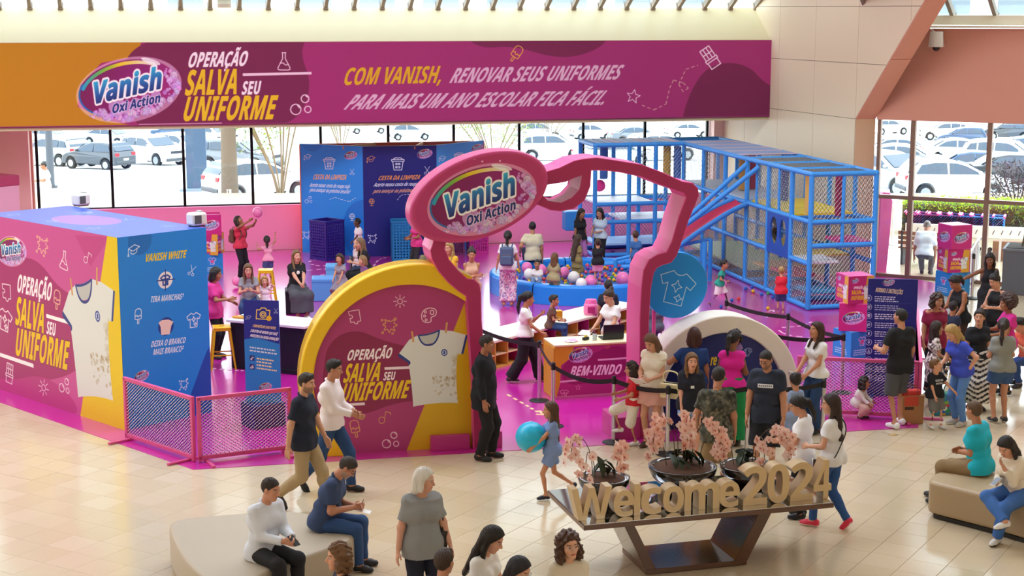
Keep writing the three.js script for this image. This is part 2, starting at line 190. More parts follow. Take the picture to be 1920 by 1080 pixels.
  title(o, s, se, u) { const w = '#fff3f8', y = '#f2c81e'; const ed = { stroke: '#7c1848', sw: 8, bold: 3 }; this.text('OPERAÇÃO', ...o, w, { bold: 3 }); this.text('SALVA', ...s, y, ed); this.text('SEU', ...se, w, { bold: 3 }); this.text('UNIFORME', ...u, y, ed); }
  shirt(tl, tr, bl, back) { const g = this.g; this.aff(tl, tr, bl); const p = new Path2D(SHIRT); g.fillStyle = '#c3c4c2'; g.beginPath(); g.moveTo(.29, .075); g.quadraticCurveTo(.44, .06, .59, 0); g.lineTo(.56, .16); g.lineTo(.36, .2); g.closePath(); g.fill(); g.strokeStyle = '#2c3f8c'; g.lineWidth = .02; g.beginPath(); g.moveTo(.3, .08); g.quadraticCurveTo(.44, .075, .58, .012); g.stroke(); g.fillStyle = '#e4e6e2'; g.fill(p); g.save(); g.clip(p); g.fillStyle = '#b9babc'; g.beginPath(); g.moveTo(.3, .05); g.quadraticCurveTo(.36, .2, .45, .19); g.quadraticCurveTo(.56, .17, .58, 0); g.fill();
    const r = rng(9); g.strokeStyle = '#2c3f8c'; g.lineWidth = .045; g.beginPath(); g.moveTo(.3, .07); g.quadraticCurveTo(.34, .2, .44, .19); g.quadraticCurveTo(.56, .18, .58, 0); g.stroke(); g.lineWidth = .06; g.beginPath(); g.moveTo(0, .34); g.lineTo(.15, .435); g.moveTo(.94, .3); g.lineTo(1, .06); g.stroke();
    for (let i = 0; i < 60; i++) { g.fillStyle = `rgba(150,115,60,${.1 + r() * .25})`; g.beginPath(); g.arc(.5 + r() * .36, .6 + r() * r() * .34 * (1 - .2 * r()), .006 + r() * .016, 0, 7); g.fill(); }
    for (let i = 0; i < 30; i++) { g.fillStyle = 'rgba(150,115,60,.12)'; g.beginPath(); g.arc(.78 + r() * .1, .3 + r() * .3, .01 + r() * .03, 0, 7); g.fill(); }
    g.restore(); g.fillStyle = '#3b4f9c'; g.beginPath(); g.arc(.665, .29, .045, 0, 7); g.fill(); g.fillStyle = '#dfe6f4'; g.beginPath(); g.arc(.665, .29, .03, 0, 7); g.fill(); g.fillStyle = '#3b4f9c'; g.fillRect(.65, .27, .03, .04);
    for (const [x, y] of [[.2, .03], [.7, -.1]]) { g.save(); g.translate(x, y); g.rotate(x < .5 ? -.15 : .12); g.fillStyle = '#d9a068'; g.fillRect(-.014, 0, .028, .14); g.restore(); } }
  emblem(p, s, rot = -.22, glow = true) { const g = this.g, r = rng(7); this.local(p, s, rot); g.save();
    if (glow) { g.fillStyle = 'rgba(255,214,240,.55)'; g.beginPath(); g.ellipse(.02, .03, 1.06, .64, 0, 0, 7); g.fill(); }
    let q = g.createLinearGradient(-1, -.5, 1, .5); q.addColorStop(0, '#7a1452'); q.addColorStop(.5, '#8f1c70'); q.addColorStop(1, '#b02a80'); g.fillStyle = q; g.beginPath(); g.ellipse(0, 0, .98, .56, 0, 0, 7); g.fill();
    q = g.createLinearGradient(-.9, 0, .5, 0); q.addColorStop(0, '#27a7d8'); q.addColorStop(.35, '#7fc043'); q.addColorStop(.6, '#f3d328'); q.addColorStop(1, 'rgba(255,250,220,.9)'); g.strokeStyle = q; g.lineWidth = .07; g.beginPath(); g.ellipse(0, .03, .93, .53, 0, PI * 1.12, PI * 1.72); g.stroke();
    g.strokeStyle = '#2c6fb5'; g.lineWidth = .035; g.beginPath(); g.ellipse(0, 0, .97, .55, 0, PI * .75, PI * 1.15); g.stroke();
    g.fillStyle = 'rgba(255,255,255,.85)'; g.beginPath(); g.ellipse(.55, -.44, .2, .05, .5, 0, 7); g.fill();
    for (let i = 0; i < 170; i++) { const a = -.5 + Math.pow(i / 170, .8) * 3.0, k = .9 + (r() - .4) * .28, x = Math.cos(a) * k, y = Math.sin(a) * k * .58, b = .014 + r() * r() * .07; g.fillStyle = `rgba(${200 + r() * 50 | 0},${150 + r() * 70 | 0},${225 + r() * 25 | 0},.75)`; g.beginPath(); g.arc(x, y, b, 0, 7); g.fill(); g.strokeStyle = 'rgba(120,70,150,.5)'; g.lineWidth = .006; g.stroke(); }
    g.fillStyle = 'rgba(215,170,225,.8)'; for (const [x, y, b] of [[-.28, .3, .17], [-.1, .36, .13], [.1, .33, .12], [.32, .3, .12], [.52, .24, .1]]) { g.beginPath(); g.arc(x, y, b, 0, 7); g.fill(); }
    g.font = 'italic bold 100px sans-serif'; g.lineJoin = 'round'; const put = (str, x, y, w, h, f, st, sw) => { g.save(); const m = g.measureText(str).width; g.translate(x, y); g.transform(1, -.03, -.12, 1, 0, 0); g.scale(w / m, h / 71); g.strokeStyle = st; g.lineWidth = sw; g.strokeText(str, 0, 0); g.fillStyle = f; g.fillText(str, 0, 0); g.strokeStyle = f; g.lineWidth = 5; g.strokeText(str, 0, 0); g.restore(); };
    q = g.createLinearGradient(0, -75, 0, 5); q.addColorStop(0, '#2fb4dd'); q.addColorStop(.5, '#2a6cb4'); q.addColorStop(1, '#1c2f74'); put('Vanish', -.76, .16, 1.42, .4, q, '#ffffff', 19); put('Oxi Action', -.42, .42, 1.0, .17, '#24307c', 'rgba(255,240,255,.85)', 13); g.restore(); }
  mat(rough = .45, o) { const t = new THREE.CanvasTexture(this.c); t.colorSpace = THREE.SRGBColorSpace; return new THREE.MeshPhysicalMaterial({ map: t, roughness: rough, ...o }); }
  sheet(s) { const g = s ? new THREE.ShapeGeometry(s, 48) : new THREE.PlaneGeometry(this.x1 - this.x0, this.y1 - this.y0).translate((this.x0 + this.x1) / 2, (this.y0 + this.y1) / 2, 0); const p = g.attributes.position, u = g.attributes.uv; for (let i = 0; i < p.count; i++) u.setXY(i, (p.getX(i) - this.x0) / (this.x1 - this.x0), (p.getY(i) - this.y0) / (this.y1 - this.y0)); return g; }
}
const at = (g, f, s = 0, y = 0, t = 0) => { g.position.copy(f.w(s, y, t)); g.rotation.y = f.yaw; return g; };
const trace = (f, pts, t = 0) => pts.map((p) => f.at(p[0], p[1], t));
// ---------------------------------------------------------------- the long banner on the bulkhead
const DARKP = '#8a2058', MAG = '#b8327c', YEL = '#d9a414', W = '#f6d6e6';
{ const x0 = BL, x1 = BR, y0 = 3.52, y1 = 5.46, p = new Print(BAN, x0, y0, x1, y1, 106); p.fill('#a82c72');
  p.poly([[-400, 60], [270, 60], [258, 105], [190, 118], [150, 160], [146, 200], [200, 225], [262, 238], [255, 262], [-400, 270]], '#c8880c'); p.poly([[262, 60], [585, 60], [560, 95], [588, 165], [545, 245], [300, 260], [250, 230], [215, 160]], '#7e2050', 1);
  p.poly([[860, 60], [900, 92], [960, 85], [1050, 112], [1120, 95], [1150, 60]], '#7e2050', 1); p.poly([[1270, 260], [1290, 175], [1330, 118], [1400, 118], [1440, 165], [1500, 170], [1500, 260]], '#7a1c4e', 1);
  p.emblem([240, 166], 94, -.2); p.title([[353, 99], [464, 96], [350, 126]], [[349, 132], [447, 130], [345, 178]], [[455, 153], [490, 152], [452, 177]], [[343, 182], [517, 179], [339, 226]]);
  p.line([455, 140], [584, 137], W, 5); p.line([260, 235], [416, 232], '#e0a8c6', 5);
  p.text('COM VANISH,', [644, 125], [830, 121], [641, 159], '#e6b41e', { bold: 2, cap: 78 }); p.text('RENOVAR SEUS UNIFORMES', [842, 128], [1160, 122], [840, 155], '#e7bcd3', { bold: 2 }); p.text('PARA MAIS UM ANO ESCOLAR FICA FÁCIL.', [645, 178], [1133, 170], [642, 205], '#e7bcd3', { bold: 2 });
  p.icon('flask', [533, 115], 17, W); p.icon('bubbles', [566, 195], 20, W); p.icon('pop', [967, 101], 16, '#e6a84a', .6); p.icon('star', [1187, 180], 13, W, .2); p.icon('choc', [1331, 108], 20, W, -.6);
  const arc = [[1203, 197], [1225, 206], [1248, 195], [1255, 165], [1262, 150], [1280, 155], [1290, 165], [1280, 172], [1272, 158], [1285, 130], [1308, 122]]; arc.slice(1).forEach((q, i) => p.line(arc[i], q, '#dca7a0', 1.6, [6, 4]));
  const t = thing('banner', 'long magenta and yellow fabric banner with slogan stretched on the cream beam', 'banner', BAN.w(0, 0, .02), WY); const g = p.sheet(); const m = p.mat(.75, { bumpMap: weave, bumpScale: .0004 }); part(t, 'printed_fabric', g, m, [0, 0, .012]); part(t, 'backing', plain(x1 - x0, y1 - y0, .02), M(0xa82c72, .8), [(x0 + x1) / 2, (y0 + y1) / 2, 0]); part(t, 'hem_tube', cyl(.02, .02, x1 - x0, 8), M(0x8c2560, .6), [(x0 + x1) / 2, y0, 0], [0, 0, PI / 2]); }

// ---------------------------------------------------------------- big printed box on the left
const BXA = G(235, 808), BYAW = Math.atan2(.7145, .70), FR = new Frame(BXA.x, BXA.z, BYAW), FL = new Frame(BXA.x, BXA.z, BYAW - PI / 2), BH = 2.92;
{ const L = 4.0, Wd = 1.56, t = thing('exhibition_box', 'large printed box with pink, yellow and blue faces and shirt print', 'display', BXA, BYAW);
  // local axes: x along the blue face, z towards the viewer of it; the pink face runs along -x? no: along -z of its own frame
  part(t, 'carcass', box(Wd - .02, BH - .02, L - .02, .01), M(0x2f6fc4, .5), [Wd / 2, BH / 2, -L / 2]);
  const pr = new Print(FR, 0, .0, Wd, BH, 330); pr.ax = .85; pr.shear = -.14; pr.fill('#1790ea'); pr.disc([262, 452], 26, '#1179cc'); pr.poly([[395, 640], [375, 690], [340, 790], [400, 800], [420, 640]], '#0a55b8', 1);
  pr.text('VANISH WHITE', [271, 477], [348, 469], [271, 491], '#f2d22c', { bold: 3 }); const w = '#eaf4ff'; pr.text('TIRA MANCHAS¹', [281, 556], [343, 550], [281, 567], w); pr.text('DEIXA O BRANCO', [282, 640], [347, 632], [282, 651], w); pr.text('MAIS BRANCO²', [286, 655], [343, 648], [286, 666], w);
  pr.icon('cap', [251, 468], 13, w); pr.icon('scis', [360, 507], 10, w, .4); pr.disc([310, 525], 16, '#f0f2ee'); pr.icon('tee', [310, 525], 10, '#2a55a0', 0, .3); pr.line([310, 505], [310, 545], '#1b3f88', 2); pr.line([293, 527], [328, 523], '#1b3f88', 2); pr.icon('pop', [259, 593], 14, w); pr.icon('tee', [363, 600], 15, w); pr.disc([311, 612], 17, '#0a3f98'); pr.poly([[297, 605], [304, 600], [316, 599], [325, 603], [321, 611], [318, 627], [302, 628], [301, 613]], '#f3ddd2'); pr.icon('splat', [345, 720], 11, w); pr.emblem([265, 705], 16);
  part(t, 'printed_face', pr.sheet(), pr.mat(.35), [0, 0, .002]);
  const pl = new Print(FL, -L, 0, 0, BH, 330); pl.ax = .62; pl.shear = .2; pl.fill('#d0559c'); pl.poly([[-60, 500], [40, 480], [75, 490], [110, 540], [150, 560], [175, 640], [150, 700], [60, 720], [-60, 700]], '#ac2f74', 1); pl.poly([[140, 440], [170, 500], [205, 445]], '#c8468e'); pl.poly([[-60, 700], [20, 715], [80, 700], [140, 745], [150, 790], [-80, 740]], '#c13c88', 1);
  pl.poly([[203, 430], [226, 436], [240, 815], [149, 792]], '#f0cd1e'); pl.emblem([21, 470], 44, -.25); const y = '#f3dbe8', o = '#f0b8a0';
  pl.title([[32, 514], [97, 531], [31, 546]], [[30, 556], [84, 572], [28, 607]], [[88, 602], [105, 607], [87, 625]], [[28, 614], [128, 641], [27, 664]]); pl.line([87, 592], [131, 605], '#fff', 7); pl.line([-20, 658], [63, 686], '#fff', 7);
  [['splat', 80, 460, 19, o], ['flask', 121, 488, 18, y], ['note', 165, 483, 13, y], ['puzzle', 13, 548, 17, y], ['pop', 107, 562, 18, o], ['tee', 9, 600, 22, y], ['choc', 18, 700, 18, y], ['sun', 82, 727, 15, y], ['bubbles', 122, 722, 16, y]].forEach(([n, a, b, s, c]) => pl.icon(n, [a, b], s, c, .1));
  pl.shirt([112, 510], [215, 532], [125, 738]);
  const f = part(t, 'printed_face', pl.sheet(), pl.mat(.35), [0, 0, 0], [0, -PI / 2, 0]); f.position.set(-.002, 0, 0);
  const top = new Print(null, 0, 0, Wd, L, 200); top.fill('#4c68c4'); const g = top.g; g.fillStyle = '#9a6cc0'; g.beginPath(); g.ellipse(150, 380, 90, 150, 0, 0, 7); g.fill(); ['cap', 'tee', 'pop', 'scis', 'star', 'sun'].forEach((n, i) => top.icon(n, [60 + (i % 2) * 190, 90 + i * 120], 26, '#9fb4ea'));
  part(t, 'top_panel', new THREE.PlaneGeometry(Wd, L).rotateX(-PI / 2), top.mat(.3), [Wd / 2, BH + .001, -L / 2]); }
// speakers lying on top of it
function speaker(px, py, label, yaw) { const t = thing('speaker', label, 'speaker', G(px, py, BH), yaw); const m = M(0xe9e9e6, .4);
  part(t, 'cabinet', box(.26, .2, .22, .04), m, [0, .115, 0]); part(t, 'grille', box(.12, .13, .01, .005), M(0x55585c, .7), [-.04, .115, .113]); part(t, 'foot', box(.2, .02, .16, .005), M(0x333333, .7), [0, .01, 0]); part(t, 'bracket', box(.05, .03, .12, .005), M(0xb8b8b8, .5), [.06, .225, 0]); }
speaker(152, 386, 'small white speaker on the far edge of the big printed box', .9); speaker(369, 424, 'small white speaker on the right corner of the big printed box', .75);

// ---------------------------------------------------------------- round slogan sign with a yellow rim
const DK0 = G(777, 848), DK = new Frame(DK0.x, DK0.z, .21);
{ const t = at(thing('slogan_sign', 'large round magenta sign in a thick yellow rim, printed with a hanging shirt', 'sign'), DK);
  const [ox, oy] = DK.at(783, 713), [ix, iy] = DK.at(768, 711), RO = DK.at(783, 496)[1] - oy, RI = DK.at(768, 533)[1] - iy, sx = DK.at(887, 700)[0], dep = .5;
  const arcTo = (cx, cy, r, n = 64) => { const a0 = Math.acos(Math.min(1, (sx - cx) / r)), a1 = PI + Math.asin(cy / r), out = []; for (let i = 0; i <= n; i++) { const a = a0 + (a1 - a0) * i / n; out.push([cx + r * Math.cos(a), cy + r * Math.sin(a)]); } return out; };
  const oA = arcTo(ox, oy, RO), iA = arcTo(ix, iy, RI - .01); const ring = shape([...oA, ...[...iA].reverse()]);
  part(t, 'rim', ext(ring, dep - .05, .025, 8, 3), M(0xf2c417, .4), [0, 0, -dep + .025]);
  const face = shape([...iA, [ix - RI + .35, 0], [sx, 0]].map((p) => [p[0], Math.max(0, p[1])]));
  const full = shape([...oA, [sx, 0]].map((p) => [p[0], Math.max(0, p[1])]));
  part(t, 'backboard', ext(full, .3), M(0xf2c417, .4), [0, 0, -dep + .02]);
  const p = new Print(DK, ix - RI - .02, 0, sx + .02, iy + RI + .02, 600, -.09); p.fill('#b23c7a'); p.poly([[605, 700], [615, 640], [665, 615], [720, 640], [790, 655], [840, 700], [800, 750], [740, 755], [680, 780], [630, 770], [605, 740]], '#8e2152', 1);
  p.poly([[876, 555], [900, 545], [900, 860], [758, 856]], '#dcae14'); p.title([[651, 657], [735, 652], [649, 676]], [[648, 683], [716, 680], [642, 717]], [[720, 698], [742, 697], [718, 713]], [[641, 720], [768, 713], [636, 753]]); p.line([721, 691], [770, 689], '#f8e4ee', 5); p.line([612, 761], [684, 757], '#f8e4ee', 5);
  const y = '#f6cfe0', o = '#e2a06a'; [['sun', 750, 565, 12, y], ['puzzle', 666, 594, 14, y], ['splat', 731, 610, 16, o], ['palette', 804, 591, 15, y], ['pencil', 627, 708, 27, y], ['pop', 666, 804, 16, o], ['note', 722, 782, 13, o], ['bubbles', 734, 824, 16, y]].forEach(([n, a, b, s, c]) => p.icon(n, [a, b], s, c, n === 'pencil' ? .12 : n === 'pop' ? -.2 : 0));
  p.shirt([746, 616], [877, 620], [746, 762]); part(t, 'printed_face', p.sheet(face), p.mat(.4), [0, 0, -.09]); }

// ---------------------------------------------------------------- the walk-through arch in the outline of a spray bottle
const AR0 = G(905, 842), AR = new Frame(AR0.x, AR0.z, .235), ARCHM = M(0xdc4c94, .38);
{ const t = at(thing('entrance_arch', 'tall pink walk-through arch shaped like the outline of a spray bottle', 'arch'), AR);
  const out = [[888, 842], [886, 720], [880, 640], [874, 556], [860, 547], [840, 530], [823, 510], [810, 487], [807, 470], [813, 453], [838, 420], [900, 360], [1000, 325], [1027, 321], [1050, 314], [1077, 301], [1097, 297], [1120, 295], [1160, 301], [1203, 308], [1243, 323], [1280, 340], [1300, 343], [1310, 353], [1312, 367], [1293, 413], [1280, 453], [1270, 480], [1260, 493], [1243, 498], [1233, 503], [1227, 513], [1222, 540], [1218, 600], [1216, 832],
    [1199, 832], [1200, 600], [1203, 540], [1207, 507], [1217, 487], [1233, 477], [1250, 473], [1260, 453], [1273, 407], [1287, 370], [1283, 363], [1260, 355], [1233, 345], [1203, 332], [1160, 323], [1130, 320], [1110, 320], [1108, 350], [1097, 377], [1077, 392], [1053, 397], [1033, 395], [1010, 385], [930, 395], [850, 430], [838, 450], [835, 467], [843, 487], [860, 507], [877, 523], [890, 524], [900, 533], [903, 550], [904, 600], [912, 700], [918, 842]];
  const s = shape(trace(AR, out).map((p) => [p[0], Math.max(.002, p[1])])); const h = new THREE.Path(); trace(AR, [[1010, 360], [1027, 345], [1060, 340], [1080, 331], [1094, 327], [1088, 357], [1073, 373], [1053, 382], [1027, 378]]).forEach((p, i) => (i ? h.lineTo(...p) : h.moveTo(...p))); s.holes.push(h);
  part(t, 'frame', ext(s, .62, .012, 8, 2), [M(0xb02a66, .4), ARCHM], [0, 0, -.65]);  // front cap in a darker pink: its backlit shade put into the colour
  const blk = (px0, px1, py, hh, d, z) => { const a = AR.at(px0, py)[0], b = AR.at(px1, py)[0]; part(t, 'plinth', box(b - a, hh, d, .01), M(0xc23488, .4), [(a + b) / 2, hh / 2 + .004, z]); };
  blk(810, 882, 845, .21, .5, -.28); blk(917, 942, 838, .24, .56, -.28); blk(1150, 1198, 832, .34, .6, -.28);
  // oval emblem board on the front
  const [cx, cy] = AR.at(900, 369, .12), k = (AR.at(1000, 369, .12)[0] - AR.at(900, 369, .12)[0]) / 100, e = new THREE.Shape(); e.absellipse(0, 0, 134 * k, 76 * k, 0, PI * 2, false, R(19));
  const o = part(t, 'oval_board', ext(e, .34, .05, 48, 4), M(0xc8417f, .38), [cx, cy, -.28]);
  const p = new Print(new Frame(AR.w(cx, 0, .13).x, AR.w(cx, 0, .13).z, AR.yaw), -126 * k, cy - 82 * k, 126 * k, cy + 82 * k, 500); p.fill('#c03a78'); p.emblem([902, 372], 99, -.3); [[890, 298], [905, 303], [938, 302]].forEach((q) => p.disc(q, 2, '#f5b9dc'));
  const f = new THREE.Shape(); f.absellipse(0, cy, 124 * k, 68 * k, 0, PI * 2, false, R(19)); part(o, 'printed_face', p.sheet(f), p.mat(.35), [0, -cy, .392]); }
// blue disc behind the arch
{ const o = G(1268, 792), f = new Frame(o.x, o.z, .25), [s, y] = f.at(1268, 535), r = f.at(1268, 473)[1] - y, t = at(thing('round_sign', 'round blue board with a white outlined shirt, fixed behind the pink arch', 'sign'), f, 0, 0, 0), e = new THREE.Shape(); e.absarc(s, y, r, 0, 2 * PI);
  part(t, 'board', ext(e, .09, .01, 48), M(0x0a98f0, .4), [0, 0, -.1]); const p = new Print(f, s - r, y - r, s + r, y + r, 500); p.fill('#0a98f0'); p.icon('tee', [1268, 540], 34, '#cfeeff', .25, .04); const e2 = new THREE.Shape(); e2.absarc(s, y, r - .01, 0, 2 * PI); part(t, 'printed_face', p.sheet(e2), p.mat(.4), [0, 0, .002]); part(t, 'bracket', box(.16, .06, .06, .01), ARCHM, [s - r * .6, y, -.13]); part(t, 'post', cyl(.03, .03, y, 12), ARCHM, [s - r * .6, y / 2, -.13]); }
// low white arch sign with a navy face
const WA0 = G(1357, 802), WA = new Frame(WA0.x, WA0.z, .24);
{ const t = at(thing('semicircle_sign', 'low semicircular navy sign in a broad white rim beside the arch', 'sign'), WA), [cx, cy] = WA.at(1357, 742), RO = WA.at(1357, 592)[1] - cy, RI = WA.at(1357, 625)[1] - cy;
  const arc = (r) => { const b = Math.asin(Math.min(.99, cy / r)), l = []; for (let i = 0; i <= 48; i++) { const a = -b + (PI + 2 * b) * i / 48; l.push([cx + r * Math.cos(a), cy + r * Math.sin(a)]); } return l; };
  part(t, 'rim', ext(shape([...arc(RO), ...arc(RI).reverse()]), .45, .025, 8, 3), M(0xefe9dc, .4), [0, 0, -.475]); part(t, 'backboard', ext(shape(arc(RI + .01)), .3), M(0x14205e, .5), [0, 0, -.42]);
  const p = new Print(WA, cx - RI, 0, cx + RI, cy + RI, 400, -.08); p.fill('#14246e'); p.text('re os', [1333, 666], [1361, 664], [1331, 685], '#f2d01c', { bold: 4 }); p.icon('palette', [1402, 660], 8, '#b9c8f2'); part(t, 'printed_face', p.sheet(shape(arc(RI))), p.mat(.4), [0, 0, -.08]); }

// ---------------------------------------------------------------- welcome desk
const DS0 = G(1040, 750), DS = new Frame(DS0.x, DS0.z, .26);
{ const w = 1.55, h = .9, d = .62, t = at(thing('welcome_desk', 'magenta and yellow welcome desk lettered on its front under the arch', 'desk'), DS);
  part(t, 'body', box(w, h - .03, d, .008), M(0xdca41c, .45), [w / 2, (h - .03) / 2 + .005, -d / 2 - .004]); part(t, 'counter_top', box(w + .02, .03, d + .02, .006), M(0xf2e7b8, .3), [w / 2, h - .012, -d / 2]);
  const p = new Print(DS, 0, .01, w, h - .04, 420); p.fill('#b8307e'); p.poly([[1030, 640], [1078, 640], [1072, 670], [1052, 685], [1050, 720], [1040, 760], [1020, 770]], '#d9a61a'); p.poly([[1050, 690], [1075, 668], [1110, 665], [1150, 645], [1200, 660], [1200, 700], [1120, 715], [1060, 725]], '#9c1f66', 1); p.emblem([1088, 665], 22, -.3); p.text('BEM-VINDO', [1069, 687], [1165, 683], [1067, 705], '#ffe8f3', { bold: 3 }); p.line([1121, 675], [1180, 671], '#f2c3db', 3.5); p.line([1050, 716], [1104, 711], '#f2c3db', 3.5); p.icon('sun', [1139, 650], 5, '#f0a060'); p.icon('star', [1084, 726], 5, '#f0b0d0'); p.icon('tee', [1058, 738], 8, '#f0b0d0'); p.icon('splat', [1174, 735], 5, '#f0b0d0');
  part(t, 'printed_front', p.sheet(), p.mat(.4), [0, 0, 0]); part(t, 'side_panel', box(.02, h - .06, d - .04, .004), M(0xcf9616, .45), [-.005, h / 2 - .02, -d / 2]); part(t, 'skirting', box(w - .02, .05, .01, .002), M(0xd86aa8, .5), [w / 2, .03, .004]); }
// low bench of cubby holes with a white top
const CB0 = G(905, 700), CB1 = G(1168, 628), CBY = Math.atan2(-(CB1.z - CB0.z), CB1.x - CB0.x), CB = new Frame(CB0.x, CB0.z, CBY);
{ const L = CB0.distanceTo(CB1) + .6, h = .5, d = .75, t = at(thing('cubby_bench', 'long low white-topped bench with open yellow cubby holes behind the desk', 'bench'), CB), wood = M(0xd9a24c, .5);
  part(t, 'top', box(L, .05, d, .012), M(0xf4ead6, .28), [L / 2, h, -d / 2]); part(t, 'base', box(L, .04, d - .02, .004), wood, [L / 2, .024, -d / 2]); part(t, 'back', box(L, h - .06, .02, .003), M(0xa81e70, .5), [L / 2, h / 2, -d + .2]); part(t, 'shelf', box(L, .018, d - .22, .003), M(0xe8c39a, .5), [L / 2, .25, -(d - .2) / 2]);
  const n = Math.round(L / .34); for (let i = 0; i <= n; i++) part(t, 'divider', box(.018, h - .06, d - .2, .003), i % 3 ? wood : M(0xb42a86, .5), [.01 + i * (L - .02) / n, h / 2, -(d - .2) / 2]); }
// ---------------------------------------------------------------- wire fence panels
function netGeo(w, h, dx, dy, th, seed) { const l = [], k = dy / dx, n = Math.ceil((w + h / k) / dx); for (const sg of [1, -1]) for (let i = -Math.ceil(h / k / dx); i <= n; i++) { const c = i * dx; // line y = k (x - c), mirrored for the other direction
    let x0 = Math.max(0, c), x1 = Math.min(w, c + h / k); if (x1 - x0 < .004) continue; const y0 = k * (x0 - c), y1 = k * (x1 - c), L = Math.hypot(x1 - x0, y1 - y0), g = new THREE.BoxGeometry(L, th, th); g.rotateZ(Math.atan2(y1 - y0, x1 - x0)); g.translate((x0 + x1) / 2, (y0 + y1) / 2, sg * th * .5); if (sg < 0) g.applyMatrix4(new THREE.Matrix4().makeScale(-1, 1, 1)).translate(w, 0, 0); l.push(g); } return mg(l); }
const FPINK = M(0xd9558f, .45), WIRE = M(0xf8e8f2, .4);
function fence(a, b, h, label) { const d = b.clone().sub(a), L = Math.hypot(d.x, d.z), t = thing('fence_panel', label, 'fence', a, Math.atan2(-d.z, d.x)), r = .028;
  for (const y of [.07, h - r]) part(t, 'rail', box(L, .055, .05, .006), FPINK, [L / 2, y, 0]); for (const x of [r, L - r]) part(t, 'post', box(.055, h - .02, .05, .006), FPINK, [x, h / 2 + .006, 0]); for (const x of [.12, L - .12]) part(t, 'foot', box(.05, .03, .5, .006), FPINK, [x, .024, .12]);
  const n = part(t, 'wire_mesh', netGeo(L - .11, h - .13, .064, .047, .0065), WIRE, [.055, .085, 0]); n.userData.kind = 'stuff'; return t; }
fence(G(237, 823), G(366, 867), .94, 'pink wire mesh fence panel beside the big printed box'); fence(G(372, 868), G(548, 846), .94, 'pink wire mesh fence panel ending behind the two walking men');
fence(G(1492, 776), G(1718, 788), .93, 'pink wire mesh fence panel below the navy instruction sign'); fence(G(1722, 790), G(1716, 672), .93, 'pink wire mesh fence panel seen edge-on next to the crowd');
// ---------------------------------------------------------------- basketry tower and baskets
{ const A = G(566, 473), B = G(683, 482), C = G(820, 478), D = G(908, 462), h = 2.82, pts = [A, B, C, D], t = thing('game_booth', 'tall blue and navy faceted game booth against the windows', 'booth', [0, 0, 0]);
  const cols = ['#2494f4', '#18247e', '#3aa4f6'];
  for (let i = 0; i < 3; i++) { const a = pts[i], b = pts[i + 1], L = Math.hypot(b.x - a.x, b.z - a.z), yaw = Math.atan2(-(b.z - a.z), b.x - a.x), f = new Frame(a.x, a.z, yaw), g = part(t, 'wall_panel', box(L, h, .05, .004), M(i === 1 ? 0x18226c : 0x1d86e0, .5), [0, 0, 0]); g.position.copy(f.w(L / 2, h / 2 + .005, -.03)); g.rotation.y = yaw;
    const p = new Print(f, 0, 0, L, h, 220); p.fill(cols[i]); const w = '#e9f0ff', y = '#f0a45a';
    if (i === 0) { p.disc([585, 262], 22, '#1c82e0'); p.poly([[655, 380], [640, 420], [650, 480], [700, 480], [700, 370]], '#1b7ce2', 1); p.emblem([657, 291], 12); p.icon('cap', [577, 294], 7, w); p.icon('basket', [617, 306], 12, w); p.text('CESTA DA LIMPEZA', [587, 327], [649, 328], [586, 336], '#f3b07a', { bold: 2 }); p.text('Acerte nossa cesta de roupa suja', [580, 343], [655, 346], [580, 350], w); p.text('para avançar ao próximo desafio!', [580, 352], [655, 356], [580, 359], w); p.icon('scis', [660, 322], 6, w); p.icon('bubbles', [579, 374], 7, w); p.icon('globe', [660, 407], 8, w); p.icon('splat', [575, 440], 8, w); [[618, 374], [628, 370], [640, 374], [655, 378], [668, 370]].reduce((q, r) => (p.line(q, r, w, 1, [4, 2]), r)); }
    if (i === 1) { p.emblem([796, 288], 14); p.icon('cap', [696, 298], 8, y); p.icon('basket', [746, 307], 13, w); p.icon('scis', [801, 319], 8, w); p.text('CESTA DA LIMPEZA', [709, 330], [787, 328], [708, 338], '#f0a050', { bold: 2 }); p.text('Acerte nossa cesta de roupa suja', [700, 343], [796, 341], [700, 350], w); p.text('para avançar ao próximo desafio!', [699, 355], [796, 353], [699, 362], '#f3b28a'); p.icon('globe', [697, 379], 8, y); p.icon('splat', [699, 447], 9, w); p.icon('pop', [790, 420], 8, w); [[745, 375], [752, 366], [765, 364], [778, 372], [790, 366]].reduce((q, r) => (p.line(q, r, w, 1, [4, 2]), r)); }
    if (i === 2) { p.emblem([895, 277], 11); p.icon('cap', [830, 297], 7, w); p.icon('basket', [862, 296], 11, w); p.text('CESTA DA LIMPEZA', [836, 318], [900, 312], [836, 327], '#f0a050', { bold: 2 }); }
    const s = part(t, 'printed_face', p.sheet(), p.mat(.4), [0, 0, 0]); s.position.copy(f.w(0, 0, -.002)); s.rotation.y = yaw; }
  const E1 = V(A.x + .3, 0, A.z - .3), E2 = V(D.x - .4, 0, D.z - .2); for (const [a, b] of [[A, E1], [E1, E2], [E2, D]]) { const L = a.distanceTo(b), g = part(t, 'wall_panel', box(L, h - .04, .04, .004), M(0xd8654a, .6), [(a.x + b.x) / 2, h / 2, (a.z + b.z) / 2]); g.rotation.y = Math.atan2(-(b.z - a.z), b.x - a.x); }
  const brace = (a, b) => part(t, 'brace', beam(a.clone().setY(h - .05), b.clone().setY(h - .05), .04, .07), M(0xc98a54, .7)); brace(B.clone().lerp(A, .3), E1.clone().lerp(E2, .4)); brace(C.clone().lerp(B, .3), E2.clone().lerp(E1, .3)); }
